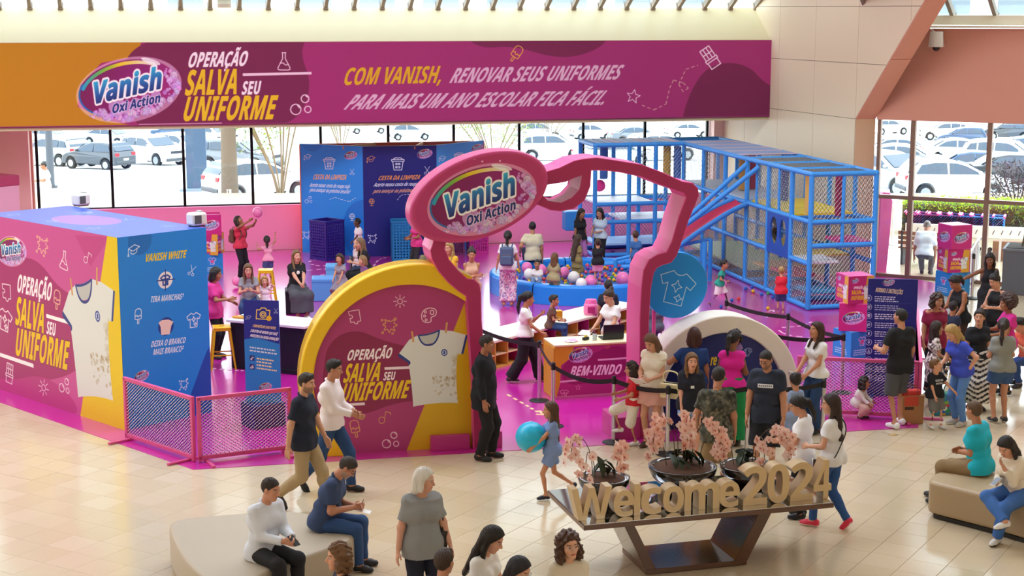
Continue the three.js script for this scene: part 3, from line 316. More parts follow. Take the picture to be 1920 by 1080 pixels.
function bin(px, py, w, h, yaw, hex, label) { const t = thing('laundry_bin', label, 'bin', G(px, py), yaw), m = M(hex, .45), th = .025;
  const s = shape([[-w / 2, 0], [w / 2, 0], [w / 2, h], [-w / 2, h]]), nx = 7, ny = 12; for (let i = 0; i < nx; i++) for (let j = 0; j < ny; j++) { const p = new THREE.Path(); const r = .023; p.absarc((i - (nx - 1) / 2) * w / (nx + 1.2), .1 + j * (h - .2) / (ny - 1), r, 0, 2 * PI, true); s.holes.push(p); }
  const g = ext(s, th, 0, 3); for (let k = 0; k < 4; k++) part(t, 'perforated_side', g, m, [Math.sin(k * PI / 2) * (w / 2 - th), .006, Math.cos(k * PI / 2) * (w / 2 - th)], [0, k * PI / 2, 0]);
  part(t, 'bottom', plain(w - .05, .02, w - .05), m, [0, .02, 0]); for (let k = 0; k < 4; k++) part(t, 'lip', box(w + .02, .04, .05, .01), m, [Math.sin(k * PI / 2) * (w / 2 - .01), h - .005, Math.cos(k * PI / 2) * (w / 2 - .01)], [0, k * PI / 2, 0]); }
bin(614, 486, .62, 1.0, .85, 0x2a1c86, 'tall violet perforated laundry bin at the left of the game booth'); bin(757, 487, .62, 1.0, .12, 0x1878b8, 'tall blue perforated laundry bin half hidden by the oval sign'); bin(895, 474, .5, .62, .2, 0xc02a90, 'low magenta perforated bin at the right of the game booth'); bin(852, 477, .46, .55, .2, 0x6a2458, 'low plum bin behind the left side of the arch');
// ---------------------------------------------------------------- cube stools
function cube(px, py, s, yaw, hex, label) { const t = thing('cube_stool', label, 'stool', G(px, py), yaw), m = M(hex, .5); part(t, 'seat_pad', box(s, .09, s, .03), m, [0, s - .04, 0]); part(t, 'body', box(s - .01, s - .08, s - .01, .02), m, [0, (s - .08) / 2 + .006, 0]); part(t, 'piping', box(s + .006, .012, s + .006, .004), m, [0, s - .085, 0]); return t; }
cube(607, 562, .5, .1, 0x5c9ae0, 'nearer pale blue cube stool behind the round slogan sign'); cube(630, 533, .46, .1, 0x66b0ea, 'farther pale blue cube stool behind the first one'); cube(558, 586, .5, .15, 0x1a1a22, 'black cube stool under the woman in the grey skirt'); cube(672, 512, .4, .2, 0x22242c, 'black cube stool hidden by the seated children'); cube(484, 590, .42, .2, 0xe4dfdc, 'white cube stool under the little girl at the counter');
// ---------------------------------------------------------------- stacked carton displays
const CART = [0xc81f7c, 0xd83c96, 0x2488d8];
function cartonPrint(k, w, h) { const p = new Print(null, 0, 0, w, h, 300), a = w * 300, b = h * 300; p.fill(['#c01f78', '#cf2c84', '#2590e0'][k]);
  if (k === 1) { p.emblem([a / 2, b / 2], a * .38); } else if (k === 0) { p.poly([[a * .72, 0], [a, 0], [a, b], [a * .6, b]], '#e2a83a'); p.emblem([a * .25, b * .16], a * .14); p.title([[a * .2, b * .36], [a * .55, b * .36], [a * .2, b * .45]], [[a * .12, b * .5], [a * .5, b * .5], [a * .12, b * .65]], [[a * .52, b * .58], [a * .62, b * .58], [a * .52, b * .65]], [[a * .1, b * .7], [a * .62, b * .7], [a * .1, b * .85]]); p.shirt([a * .55, b * .3], [a * .95, b * .32], [a * .55, b * .85]); }
  else { p.icon('tee', [a / 2, b * .36], a * .18, '#d9c2f0', 0, .16); p.disc([a * .5, b * .38], a * .08, '#d85aa8'); p.lines([a * .12, b * .68], [a * .88, b * .68], b * .08, 3, '#cfe6ff', .3); }
  return p; }
function carton(k, w, h, p, yaw, label, group) { const t = thing('carton', label, 'box', p, yaw, group); const m = M(CART[k], .4); part(t, 'body', box(w, h, w, .006), m, [0, h / 2, 0]); if (!cartonPrint[k]) { const c = cartonPrint(k, w, h); cartonPrint[k] = [c.sheet(), c.mat(.35)]; } const [g, mm] = cartonPrint[k];
  for (let q = 0; q < 4; q++) { const f = part(t, 'printed_face', g, mm, [0, 0, 0], [0, q * PI / 2, 0]); f.position.copy(V(-w / 2, 0, w / 2 + .002).applyAxisAngle(V(0, 1, 0), q * PI / 2)); } part(t, 'lid_flap', box(w * .98, .006, w * .49, .002), M(k === 2 ? 0x5aa8e6 : 0xe66aae, .35), [0, h, w / 4 - .002]); part(t, 'lid_flap', box(w * .98, .006, w * .49, .002), M(k === 2 ? 0x5aa8e6 : 0xe66aae, .35), [0, h, -w / 4]); }
function stack(px, py, kinds, s, yaws, where) { const p = G(px, py); kinds.forEach((k, i) => { const n = ['bottom', 'middle', 'top'][i]; carton(k, s, s, p.clone().setY(.006 + i * (s + .006)), yaws[i], `${['magenta box with a shirt print', 'magenta box with an oval emblem', 'blue box with a small print'][k]}, ${n} of the stack ${where}`); }); }
stack(1598, 668, [2, 1, 0], .5, [.5, -.25, .25], 'beside the navy instruction sign'); stack(1785, 552, [2, 0, 1], .52, [.5, .2, .35], 'by the right glass wall'); stack(397, 512, [2, 0, 1], .46, [.2, -.2, .15], 'behind the big printed box');
// ---------------------------------------------------------------- free-standing signs
{ const o = G(496, 798), t = thing('photo_sign', 'narrow blue standing sign with a yellow camera symbol', 'sign', o, -.12), w = .54, f = new Frame(o.x - w / 2 * Math.cos(-.12), o.z + w / 2 * Math.sin(-.12), -.12);
  part(t, 'panel', box(w, 1.92, .04, .006), M(0x0b4aa0, .45), [0, .97, 0]); part(t, 'base_box', box(.52, .36, .46, .01), M(0x241a6a, .45), [-.02, .19, -.02], [0, .75, 0]);
  const p = new Print(f, 0, 0, w, 1.93, 600); p.fill('#14209a'); p.poly([[440, 640], [480, 632], [505, 640], [545, 650], [560, 860], [430, 860]], '#1f86e0', 1); p.icon('camera', [494, 588], 13, '#f2d56a', .05, .14); p.disc([505, 597], 5, '#f0c42a'); p.icon('cap', [467, 595], 5, '#cfe0ff'); p.icon('scis', [518, 583], 5, '#cfe0ff'); const w1 = '#f4f4ff', y = '#f2cf8a';
  p.text('COMPARTILHE SUAS FOTOS', [474, 608], [517, 613], [474, 613], y, { bold: 3 }); p.text('E MOSTRE AO MUNDO QUE VOCÊ', [470, 617], [520, 624], [470, 622], w1, { bold: 3 }); p.text('PARTICIPOU DA NOSSA OPERAÇÃO!', [469, 626], [522, 634], [469, 631], w1, { bold: 3 }); p.lines([469, 651], [521, 658], 6, 2, '#d8ecff', .1, 3);
  for (const [yy, i] of [[672, 0], [688, 1]]) { p.poly([[469, yy - 6], [478, yy - 5], [478, yy + 5], [469, yy + 4]], '#16267e'); p.icon(i ? 'bubbles' : 'note', [473.5, yy], 3, '#fff', 0, .3); } p.lines([482, 672], [524, 678], 6, 4, '#f0e2b0', .35, 5); p.emblem([498, 725], 12); part(t, 'printed_face', p.sheet(), p.mat(.4), [-w / 2, .005, .022]); }
{ const a = G(1620, 743), b = G(1712, 745), w = a.distanceTo(b), yaw = Math.atan2(-(b.z - a.z), b.x - a.x), f = new Frame(a.x, a.z, yaw), h = 1.94, t = at(thing('instruction_sign', 'tall navy standing sign of rules with white round symbols', 'sign'), f); part(t, 'panel', box(w, h, .04, .006), M(0x161f6e, .45), [w / 2, h / 2 + .005, -.022]); for (const x of [.12, w - .12]) part(t, 'foot', box(.06, .03, .4, .005), M(0x161f6e, .5), [x, .022, -.05]);
  const p = new Print(f, 0, 0, w, h, 500); p.fill('#18227e'); p.emblem([1666, 529], 11); p.text('NORMAS E INSTRUÇÕES', [1641, 539], [1692, 544], [1641, 547], '#ecd9b0', { bold: 2 });
  ['globe', 'tee', 'basket', 'cap', 'pencil', 'pop', 'flask', 'star', 'sun', 'choc'].forEach((n, i) => { const y = 559 + i * 16.5; p.icon('sun', [1629, y], .1, '#fff'); p.g.strokeStyle = '#dfe4ff'; p.local([1629, y], 5.5); p.g.lineWidth = .14; p.g.beginPath(); p.g.arc(0, 0, 1, 0, 7); p.g.stroke(); p.icon(n, [1629, y], 3, '#dfe4ff', 0, .25); p.lines([1640, y - 3], [1690 + (i % 3) * 7, y - 3 + 2], 4, 3, i % 2 ? '#c9cff2' : '#e8eaff', .3, i + 2); p.line([1640, y + 9], [1708, y + 10], '#3d489c', .7); }); part(t, 'printed_face', p.sheet(), p.mat(.4), [0, 0, 0]); }
// ---------------------------------------------------------------- white counter, yellow stools
{ const a = G(424, 690), t = thing('craft_counter', 'black counter with a white top where children play', 'counter', a, -.42); part(t, 'body', box(1.5, .82, .6, .01), M(0x15141c, .5), [.85, .42, -.32]); part(t, 'top', box(1.6, .05, .72, .012), M(0xf3f1ee, .25), [.85, .86, -.32]); part(t, 'kick', box(1.44, .08, .02, .004), M(0x0c0c10, .5), [.85, .05, -.01]); }
function stool(px, py, yaw, label) { const t = thing('metal_stool', label, 'stool', G(px, py), yaw), m = M(0xf0bf16, .32, { metalness: .15 }), h = .74; part(t, 'seat', box(.31, .03, .31, .014), m, [0, h, 0]); part(t, 'apron', box(.3, .05, .3, .012), m, [0, h - .03, 0]); part(t, 'handle_slot', box(.09, .004, .03, .001), M(0x6a5208, .6), [0, h + .0145, 0]);
  for (const sx of [-1, 1]) for (const sz of [-1, 1]) { const g = bar(V(sx * .13, h - .03, sz * .13), V(sx * .21, .008, sz * .21), .024, 4, .017); part(t, 'leg', g, m); } for (const s of [-1, 1]) { part(t, 'stretcher', beam(V(-.175, .26, s * .175), V(.175, .26, s * .175), .012, .02), m); part(t, 'stretcher', beam(V(s * .175, .26, -.175), V(s * .175, .26, .175), .012, .02), m); } return t; }
stool(418, 690, .25, 'yellow metal stool at the left end of the black counter'); stool(500, 570, .1, 'yellow metal stool behind the little girl at the counter');
// ---------------------------------------------------------------- belt barriers
const STEEL = M(0xc8c8cc, .22, { metalness: 1 }), BLK = M(0x121214, .5), BELT = M(0x1a1718, .7);
function stanchion(px, py, label, to, sag = .05, dy = 0) { const p = G(px, py), t = thing('stanchion', label, 'stanchion', p); part(t, 'base', new THREE.LatheGeometry([[0, .03], [.04, .035], [.1, .028], [.16, .012], [.165, .004], [0, .004]].reverse().map((q) => new THREE.Vector2(...q)), 28), BLK, [0, .004, 0]); part(t, 'post', cyl(.03, .03, .9, 16), STEEL, [0, .48, 0]); part(t, 'belt_head', cyl(.034, .034, .1, 16), BLK, [0, .93, 0]); part(t, 'cap', cyl(.02, .034, .02, 16), BLK, [0, .99, 0]);
  for (const q of to || []) { const e = G(...q).sub(p), L = Math.hypot(e.x, e.z), n = 10, v = [], idx = [], dir = Math.atan2(e.x, e.z); for (let i = 0; i <= n; i++) { const k = i / n, y = .93 - sag * 4 * k * (1 - k); for (const h of [-.034, .034]) for (const s of [-.002, .002]) v.push(e.x * k + Math.cos(dir) * s, y + h, e.z * k - Math.sin(dir) * s); } for (let i = 0; i < n; i++) { const a = i * 4, b = a + 4; for (const [p0, p1] of [[0, 2], [3, 1], [2, 3], [1, 0]]) idx.push(a + p0, a + p1, b + p0, b + p0, a + p1, b + p1); } const g = new THREE.BufferGeometry(); g.setAttribute('position', new THREE.Float32BufferAttribute(v, 3)); g.setIndex(idx); g.computeVertexNormals(); part(t, 'belt', g, BELT); } }
stanchion(1011, 752, 'steel belt post at the left corner of the welcome desk', [[903, 722], [1037, 800]]); stanchion(1037, 800, 'steel belt post behind the girl with the blue ball', [[1150, 830]], .1); stanchion(1150, 830, 'steel belt post in front of the arch, beside the boy in red', [[1251, 852]]); stanchion(1251, 852, 'steel belt post right behind the middle orchid bowl', [[1400, 848]]); stanchion(1400, 848, 'steel belt post between the camouflage shirt and the navy shirt', [[1541, 838]]); stanchion(1541, 838, 'steel belt post behind the two women in white walking past', []); 
stanchion(1360, 662, 'steel belt post behind the low semicircular sign, at the play frame', [[1475, 692]]); stanchion(1475, 692, 'steel belt post in front of the play frame, where two belts meet', [[1578, 737]]); stanchion(1578, 737, 'steel belt post behind the woman holding white papers', [[1455, 735]]);
stanchion(1822, 560, 'steel belt post by the right glass wall', []);
// ---------------------------------------------------------------- seats in the mall
function sofa(pts, h, label, hex) { const q = pts.map((p) => G(p[0], p[1], h)), c = q.reduce((a, b) => a.add(b), V(0, 0, 0)).multiplyScalar(1 / q.length).setY(0), s = new THREE.Shape(), l = q.map((p) => new THREE.Vector2(p.x - c.x, -(p.z - c.z))), n = l.length, mid = (a, b) => a.clone().add(b).multiplyScalar(.5); s.moveTo(...mid(l[n - 1], l[0]).toArray()); l.forEach((p, i) => { const m = mid(p, l[(i + 1) % n]); s.quadraticCurveTo(p.x, p.y, m.x, m.y); });
  const t = thing('bench', label, 'bench', c), g = ext(s, h - .16, .05, 10, 4); g.rotateX(-PI / 2); part(t, 'upholstery', g, new THREE.MeshPhysicalMaterial({ color: hex, roughness: .42, bumpMap: grain, bumpScale: .0005 }), [0, .11, 0]); const b = ext(s, .05, 0, 10); b.rotateX(-PI / 2); b.scale(.93, 1, .93); part(t, 'plinth', b, M(0x2a2622, .6), [0, .005, 0]); return t; }
sofa([[312, 985], [330, 972], [440, 962], [548, 956], [610, 968], [650, 985], [672, 1005], [620, 1024], [532, 1056], [478, 1084], [424, 1108], [385, 1086], [340, 1046]], .46, 'large rounded taupe leather bench holding two seated men', 0xb9ab96);
sofa([[1738, 900], [1758, 880], [1850, 878], [1960, 892], [2080, 930], [2080, 990], [1940, 953], [1850, 928], [1756, 906]], .47, 'curved tan leather bench at the right with two people', 0xb29a78);
// ---------------------------------------------------------------- pedestal table with letters and orchids
const TB0 = G(1095, 985, .75), TB1 = G(1564, 942, .75), TBY = Math.atan2(-(TB1.z - TB0.z), TB1.x - TB0.x), TBL = TB0.distanceTo(TB1), TB = new Frame(TB0.x, TB0.z, TBY);
{ const t = at(thing('display_table', 'polished dark wood pedestal table with a mirror top', 'table'), TB), wt = noiseTex(21, 128, (r, x, y) => 110 + 60 * Math.sin(x * .55 + Math.sin(y * .06) * 2.2) + r() * 40); wt.repeat.set(3, 1); const wood = new THREE.MeshPhysicalMaterial({ color: 0x54301c, roughness: .24, clearcoat: .5, clearcoatRoughness: .1, roughnessMap: wt, bumpMap: wt, bumpScale: .0008 }), mir = M(0xcfd2d6, .04, { metalness: 1 }), D = 1.34;
  part(t, 'top_slab', box(TBL, .055, D, .006), wood, [TBL / 2, .715, -D / 2]); part(t, 'mirror_top', box(TBL - .02, .008, D - .02, .002), mir, [TBL / 2, .7465, -D / 2]);
  const lg = (x0, x1, w) => { const s = shape([[x0, .69], [x0 + w, .69], [x1 + w, .0], [x1, .0]]); return ext(s, .72, .006).translate(0, .006, -1.03); }; part(t, 'leg', lg(.52, .86, .12), wood); part(t, 'leg', lg(2.24, 1.88, .16), wood); part(t, 'foot_slab', box(1.22, .06, .78, .008), wood, [1.44, .036, -.68]); }
const FONT = await new FontLoader().loadAsync('fonts/droid/droid_sans_bold.typeface.json');
{ const gold = M(0xcbb48e, .3, { metalness: .6 }); let nth = {};
  const L = [['W', 1067, 1142, 897, 956], ['e', 1146, 1184, 908, 956], ['l', 1184, 1196, 905, 966], ['c', 1197, 1236, 905, 951], ['o', 1238, 1277, 902, 947], ['m', 1278, 1343, 897, 947], ['e', 1342, 1381, 893, 939], ['2', 1387, 1433, 873, 944], ['0', 1432, 1474, 872, 938], ['2', 1475, 1519, 868, 934], ['4', 1518, 1553, 863, 935]];
  const rowW = ['first', 'second']; L.forEach(([ch, x0, x1, y0, y1], i) => { const g = new TextGeometry(ch, { font: FONT, size: 1, depth: 1, curveSegments: 8, bevelEnabled: false }); g.computeBoundingBox(); const b = g.boundingBox; const [s0, t0] = TB.at(x0, y1, -.26), [s1, t1] = TB.at(x1, y0, -.26), hgt = i < 7 ? (ch === 'W' || ch === 'l' ? .36 : .3) : .45, wd = (s1 - s0) * 1.02; g.translate(-b.min.x, -b.min.y, 0); g.scale(wd / (b.max.x - b.min.x), hgt / (b.max.y - b.min.y), .17); const word = i < 7 ? 'Welcome' : 'the year 2024'; nth[ch] = (nth[ch] || 0) + 1;
    const place = ['at the left start', 'between W and l', 'third', 'after the l', 'before the m', 'after the first o', 'after the m', 'nearest the word', 'second figure', 'third figure', 'at the right end'][i];
    const o = part(scene, /\d/.test(ch) ? 'digit' : 'letter', g, gold); o.position.copy(TB.w(s0 - .01, .752, -.32)); o.rotation.y = TBY; tag(o, `brushed gold standing ${/\d/.test(ch) ? 'digit' : 'letter'} ${ch} of ${word}, ${place}`, /\d/.test(ch) ? 'digit' : 'letter'); }); }
{ const petal = (w, l) => { const s = new THREE.Shape(); s.moveTo(0, 0); s.bezierCurveTo(w, l * .25, w * 1.05, l * .85, 0, l); s.bezierCurveTo(-w * 1.05, l * .85, -w, l * .25, 0, 0); const g = new THREE.ShapeGeometry(s, 3), p = g.attributes.position; for (let i = 0; i < p.count; i++) { const x = p.getX(i), y = p.getY(i); p.setZ(i, .25 * y - x * x * 6 - y * y * 2.5); } g.computeVertexNormals(); return g; };
  const fl = mg([0, 1, 2, 3, 4].map((k) => { const g = petal(k % 5 === 1 || k === 4 ? .026 : .019, .042); return g.rotateZ(k * PI * .4); })), lip = mg([T(ball(.0065, 6, 5), 0, -.004, .012), T(ball(.0045, 6, 5), 0, .005, .012)]);
  const PM = ['f7d2c2', 'f3c4b2', 'f9ddd2'].map((c) => M('#' + c, .6, { transmission: .25, thickness: 0, side: THREE.DoubleSide })), LIP = M(0xc4645a, .5), GRN = M(0x2c3a22, .4), STEM = M(0x4a3a24, .6), r = rng(44);
  const leaf = (() => { const g = petal(.055, .26), p = g.attributes.position; for (let i = 0; i < p.count; i++) { const x = p.getX(i), y = p.getY(i); p.setZ(i, .5 * y - y * y * 1.9 + Math.abs(x) * .5); } g.computeVertexNormals(); return g; })();
  const bowls = [[1132, 926, .3, .2, [[-.2, -.12, .46, 13], [.2, .1, .44, 12], [-.16, .1, .36, 9]], 'left'], [1279, 912, .4, .25, [[-.3, .05, .46, 12], [-.1, .12, .62, 15], [.04, .06, .68, 15], [.16, .1, .58, 15], [.3, -.02, .44, 13], [.02, -.12, .5, 13], [-.14, -.06, .56, 13]], 'middle'], [1400, 904, .33, .21, [[-.26, .05, .42, 11], [.14, .06, .48, 12], [.22, -.08, .42, 12], [.08, .1, .4, 10]], 'right']];
  bowls.forEach(([px, py, rad, dep, stems, nm], bi) => { const o = G(px, py, .752), t = thing('orchid_bowl', `${['smaller glossy dark bowl of pink orchids at the left end', 'largest glossy dark bowl of pink orchids in the middle', 'glossy dark bowl of pink orchids behind the year digits'][bi]} of the mirror table`, 'plant', o);
    const pr = []; for (let i = 0; i <= 10; i++) { const a = i / 10 * PI / 2; pr.push(new THREE.Vector2(.06 + (rad - .06) * Math.sin(a), dep * (1 - Math.cos(a)))); } pr.push(new THREE.Vector2(rad - .012, dep + .004)); for (let i = 10; i >= 0; i--) { const a = i / 10 * PI / 2; pr.push(new THREE.Vector2(Math.max(.001, (rad - .06) * Math.sin(a)), .02 + (dep - .02) * (1 - Math.cos(a)))); } pr.unshift(new THREE.Vector2(.001, 0));
    part(t, 'bowl', new THREE.LatheGeometry(pr, 40), M(0x30251e, .1, { metalness: .4, clearcoat: 1 })); const soil = new THREE.SphereGeometry(rad * .93, 20, 8, 0, 2 * PI, 0, PI / 2); soil.scale(1, .18, 1); part(t, 'soil', soil, new THREE.MeshPhysicalMaterial({ color: 0x6a4632, roughness: .95, bumpMap: grain, bumpScale: .02 }), [0, dep * .82, 0]);
    for (let i = 0; i < stems.length * 2; i++) { const a = r() * 6.28, d = rad * (.25 + r() * .35), lf = part(t, 'leaf', leaf, GRN, [Math.cos(a) * d, dep * .95, Math.sin(a) * d]); lf.rotation.set(-1.0 + r() * .5, -a + PI / 2 + r() * .8, 0, 'YXZ'); lf.scale.setScalar(.7 + r() * .5); }
    stems.forEach(([x, z, h, n], si) => { const dx = (r() - .5) * .3 + Math.sign(x) * .06, dz = .1 + r() * .12, top = V(x + dx, dep + h, z + dz), b0 = V(x * .6, dep * .9, z * .6), cv = new THREE.CatmullRomCurve3([b0, V(x * .8, dep + h * .6, z * .7), V(x + dx * .4, dep + h * .95, z + dz * .4), top, V(top.x + dx * .35, top.y - .1, top.z + .08), V(top.x + dx * .45, top.y - .24, top.z + .1)]); part(t, 'stem', new THREE.TubeGeometry(cv, 24, .005, 5), STEM);
      for (let i = 0; i < n; i++) { const k = .5 + .5 * i / (n - 1), p = cv.getPoint(k), f = part(t, 'flower', fl, PM[(r() * 3) | 0]); f.position.set(p.x + (r() - .5) * .15, p.y + (r() - .5) * .08, p.z + .015 + r() * .05); f.rotation.set(-.2 + r() * .6, (r() - .5) * 2.2 + Math.sign(dx) * .3, r() * .8, 'YXZ'); f.scale.setScalar(1.25 + r() * .4); part(f, 'lip', lip, LIP); } }); }); }
// ---------------------------------------------------------------- ball pit
{ const a = G(1060, 577), l = G(919, 533), C = V(1.62, 0, -35.55), t = thing('ball_pit', 'round blue padded ball pit in the middle of the pink floor', 'ball pit', C), m = M(0x1586e8, .38), RO = 2.13, RI = 1.82, h = .43; void a; void l;
  const n = 8, g = (() => { const s = []; for (const [x, y] of [[RI, .01], [RI, h - .06], [RI + .02, h - .02], [RI + .06, h], [RO - .06, h], [RO - .02, h - .02], [RO, h - .06], [RO, .01]]) s.push(new THREE.Vector2(x, y)); return new THREE.LatheGeometry(s, 10, .006, 2 * PI / n - .012); })();
  for (let i = 0; i < n; i++) part(t, 'rim_cushion', g, m, [0, 0, 0], [0, i * 2 * PI / n + .2, 0]); part(t, 'mat', cyl(RI + .05, RI + .05, .26, 40), M(0x2f5fae, .7), [0, .135, 0]);
  const r = rng(77), sg = ball(.04, 14, 9), cols = [0xe8b818, 0x2458b8, 0xd83a3a, 0x3a9a4a, 0xe87a1a, 0x8a3ab0, 0xe8c81c, 0x1f4fb0, 0xd8426e], names = ['yellow', 'blue', 'red', 'green', 'orange', 'purple', 'yellow', 'blue', 'pink'];
  const pts = []; for (let k = 0; k < 6000 && pts.length < 250; k++) { const a2 = r() * 2 * PI, d = Math.sqrt(r()) * (RI - .06), x = C.x + Math.cos(a2) * d, z = C.z + Math.sin(a2) * d; if (pts.every((q) => Math.hypot(q[0] - x, q[1] - z) > .078)) pts.push([x, z]); }
  pts.forEach(([x, z], i) => { const k = (r() * 9) | 0, o = part(scene, 'play_ball', sg, M(cols[k], .3)); o.position.set(x, .306 + r() * .003, z); tag(o, `small ${names[k]} plastic ball lying in the ball pit`, 'ball', `${names[k]} balls in the ball pit`); });
  const loose = [[1410, 538, 1], [1420, 533, 5], [1432, 541, 0], [1440, 550, 3], [1453, 543, 2], [1412, 546, 0], [1398, 541, 1], [1428, 552, 1], [1449, 557, 1], [1372, 563, 1], [1440, 578, 0], [1462, 552, 4], [1385, 560, 2], [1352, 575, 1]]; 
  loose.forEach(([px, py, k], i) => { const o = part(scene, 'play_ball', sg, M(cols[k], .3)); o.position.copy(G(px, py, .048)); tag(o, `small ${names[k]} plastic ball lying on the pink floor near the play frame`, 'ball', `${names[k]} balls on the pink floor`); });
  const big = [[988, 502, .125, 0, 'left of the white balloon at the pit edge'], [1015, 506, .12, 0, 'behind the boy in the pit'], [1058, 511, .12, 0, 'between the climbing girl and the long-haired girl'], [1108, 528, .14, 0, 'largest, at the front rim of the pit'], [1168, 523, .15, 0, 'at the right rim of the pit beside the arch'], [992, 514, .12, 1, 'beside the woman with the backpack'], [1076, 520, .13, 1, 'in the middle of the pit'], [1090, 532, .12, 1, 'at the front rim of the pit']];
  big.forEach(([px, py, rad, w, where]) => { const p = G(px, py, .36 + rad * .8), t = thing('balloon', `${w ? 'white' : 'pink'} balloon ${where}`, 'balloon', p); part(t, 'skin', ball(rad, 20, 16).scale(1, 1.06, 1), M(w ? 0xf0e8e4 : 0xf078b8, .3)); part(t, 'knot', cyl(.004, .016, .03, 8), M(w ? 0xe0d8d4 : 0xd85a9c, .4), [rad * .3, -rad * .98, 0], [0, 0, .3]); });
  for (const [px, py, y, rad, where] of [[483, 398, 0, .12, 'in the air above the woman in red'], [1354, 533, .13, .115, 'on the floor behind the running boy'], [443, 527, .15, .1, 'on the floor at the feet of the woman in red']]) { let p; if (y) p = G(px, py, y); else { const d = sight(px, py), k = -38.5 / d.z; p = EYE.clone().addScaledVector(d, k); } const t = thing('balloon', `pink balloon ${where}`, 'balloon', p); part(t, 'skin', ball(rad, 20, 16).scale(1, 1.08, 1), M(0xf286bc, .3)); part(t, 'knot', cyl(.004, .016, .03, 8), M(0xd85a9c, .4), [.02, -rad * 1.06, 0]); } }
// ---------------------------------------------------------------- play frame of padded blue tubes
const PG = new Frame(6.21, -33.02, .23);
{ const t = at(thing('climbing_structure', 'three storey indoor play frame of blue padded tubes with netting and a slide', 'play frame'), PG), B = M(0x3a9af0, .42), BD = M(0x1668c4, .4), NT = M(0xf6f8fc, .5), TR = .055, H = 2.86, WX = 1.45;
  const pad = (a, b, r = TR, m = B) => part(t, 'padded_tube', bar(V(...a), V(...b), r, 10), m), joint = (p) => part(t, 'joint', ball(TR * 1.15, 10, 8), B, p);
  const zs = [0, -1.0, -2.3, -3.6, -5.0, -6.5, -8.0], lv = [.06, .98, 1.86, H];
  zs.forEach((z, i) => { for (const x of [0, WX]) { pad([x, .02, z], [x, H, z]); joint([x, H, z]); } for (const y of [.06, 1.86, H]) pad([0, y, z], [WX, y, z]); if (i) for (const x of [0, WX]) for (const y of [.06, 1.86, H]) pad([x, y, zs[i - 1]], [x, y, z]); });
  pad([0, .98, 0], [0, .98, -1]); pad([0, .98, -2.3], [0, .98, -3.6]); pad([0, 1.36, 0], [WX, 1.36, 0]); pad([.72, 1.36, 0], [.72, H, 0], .04); pad([0, .98, -3.6], [0, .98, -8]); pad([WX, .98, 0], [WX, .98, -8]);
  for (const z of [-1.7, -3.0]) pad([0, 1.86, z], [0, H, z], .035);
  // the wing along the windows
  const bx = [-2.35, -1.45, -.75], bz = [-8.0, -9.4]; for (const x of bx) for (const z of bz) { pad([x, .02, z], [x, H, z]); joint([x, H, z]); } for (const z of bz) for (const y of [.06, .9, 1.36, H]) pad([-2.35, y, z], [0, y, z]); for (const x of [-2.35, -.75, 0]) for (const y of [.06, H]) pad([x, y, -8], [x, y, -9.4]); pad([0, .02, -9.4], [0, H, -9.4]); pad([0, H, -9.4], [WX, H, -9.4]); pad([WX, H, -8], [WX, H, -9.4]); pad([WX, .02, -9.4], [WX, H, -9.4]);
  // decks
  const deck = (x0, x1, z0, z1, y, c) => part(t, 'deck', box(Math.abs(x1 - x0), .06, Math.abs(z1 - z0), .015), M(c, .5), [(x0 + x1) / 2, y, (z0 + z1) / 2]);
  deck(.05, WX - .05, -.95, -2.25, 1.9, 0xf0cf3c); deck(.05, WX - .05, -2.3, -3.6, 1.9, 0xf0cf3c); deck(.05, WX - .05, -3.6, -8, 1.9, 0xb8c4d4); deck(.75, WX - .05, -.05, -.95, 1.4, 0xd23a8c); deck(.05, .7, -.05, -.95, 1.0, 0xe6ecf2); deck(.05, WX - .05, -1.05, -3.6, .98, 0xd8c46a); deck(.05, WX - .05, -3.6, -8, .3, 0xb8c89a); deck(.1, .7, -.1, -.9, .35, 0x2f9ad0); deck(-2.3, -.8, -8.05, -9.35, 1.38, 0xeef2f6); deck(-1.6, -.05, -8.05, -9.35, .94, 0xeef2f6); deck(-2.3, -.05, -8.05, -9.35, .32, 0x9cc8f0); deck(.05, .65, -1.1, -2.2, .55, 0xd23a5c); deck(.1, 1.3, -2.5, -3.4, .5, 0xd8b46a);
  // slatted roof of strips
  for (let i = 0; i < 14; i++) part(t, 'roof_strip', box(WX, .02, .2, .006), M(i % 3 ? 0x8ea8d8 : 0xc8b4cc, .5), [WX / 2, H + .05, -4.2 - i * .3]); for (let i = 0; i < 9; i++) part(t, 'roof_strip', box(.2, .02, 1.35, .006), M(i % 3 ? 0x8ea8d8 : 0xb8a4c4, .5), [-.2 - i * .25, H + .05, -8.7]);
  part(t, 'roof_net', netGeo(WX - .1, 3.9, .09, .11, .0055).rotateX(-PI / 2), NT, [.05, H + .02, -.1]).userData.kind = 'stuff';
  // blue panel with two oval holes
  { const s = shape([[0, 0], [1.24, 0], [1.24, .95], [0, .95]]); for (const x of [.38, .88]) { const p = new THREE.Path(); p.absellipse(x, .52, x < .5 ? .19 : .17, .3, 0, 2 * PI, true); s.holes.push(p); } part(t, 'hole_panel', ext(s, .03, .006, 20), M(0x1454b8, .4), [.0, 0.93, -2.27], [0, -PI / 2, 0]); }
  // nets
  const sideNet = (z0, z1, y0, y1, x = 0) => { const n = part(t, 'net', netGeo(z0 - z1, y1 - y0, .09, .11, .0055), NT, [x, y0, z0], [0, PI / 2, 0]); n.userData.kind = 'stuff'; };
  const frontNet = (x0, x1, y0, y1, z) => { const n = part(t, 'net', netGeo(x1 - x0, y1 - y0, .09, .11, .0055), NT, [x0, y0, z]); n.userData.kind = 'stuff'; };
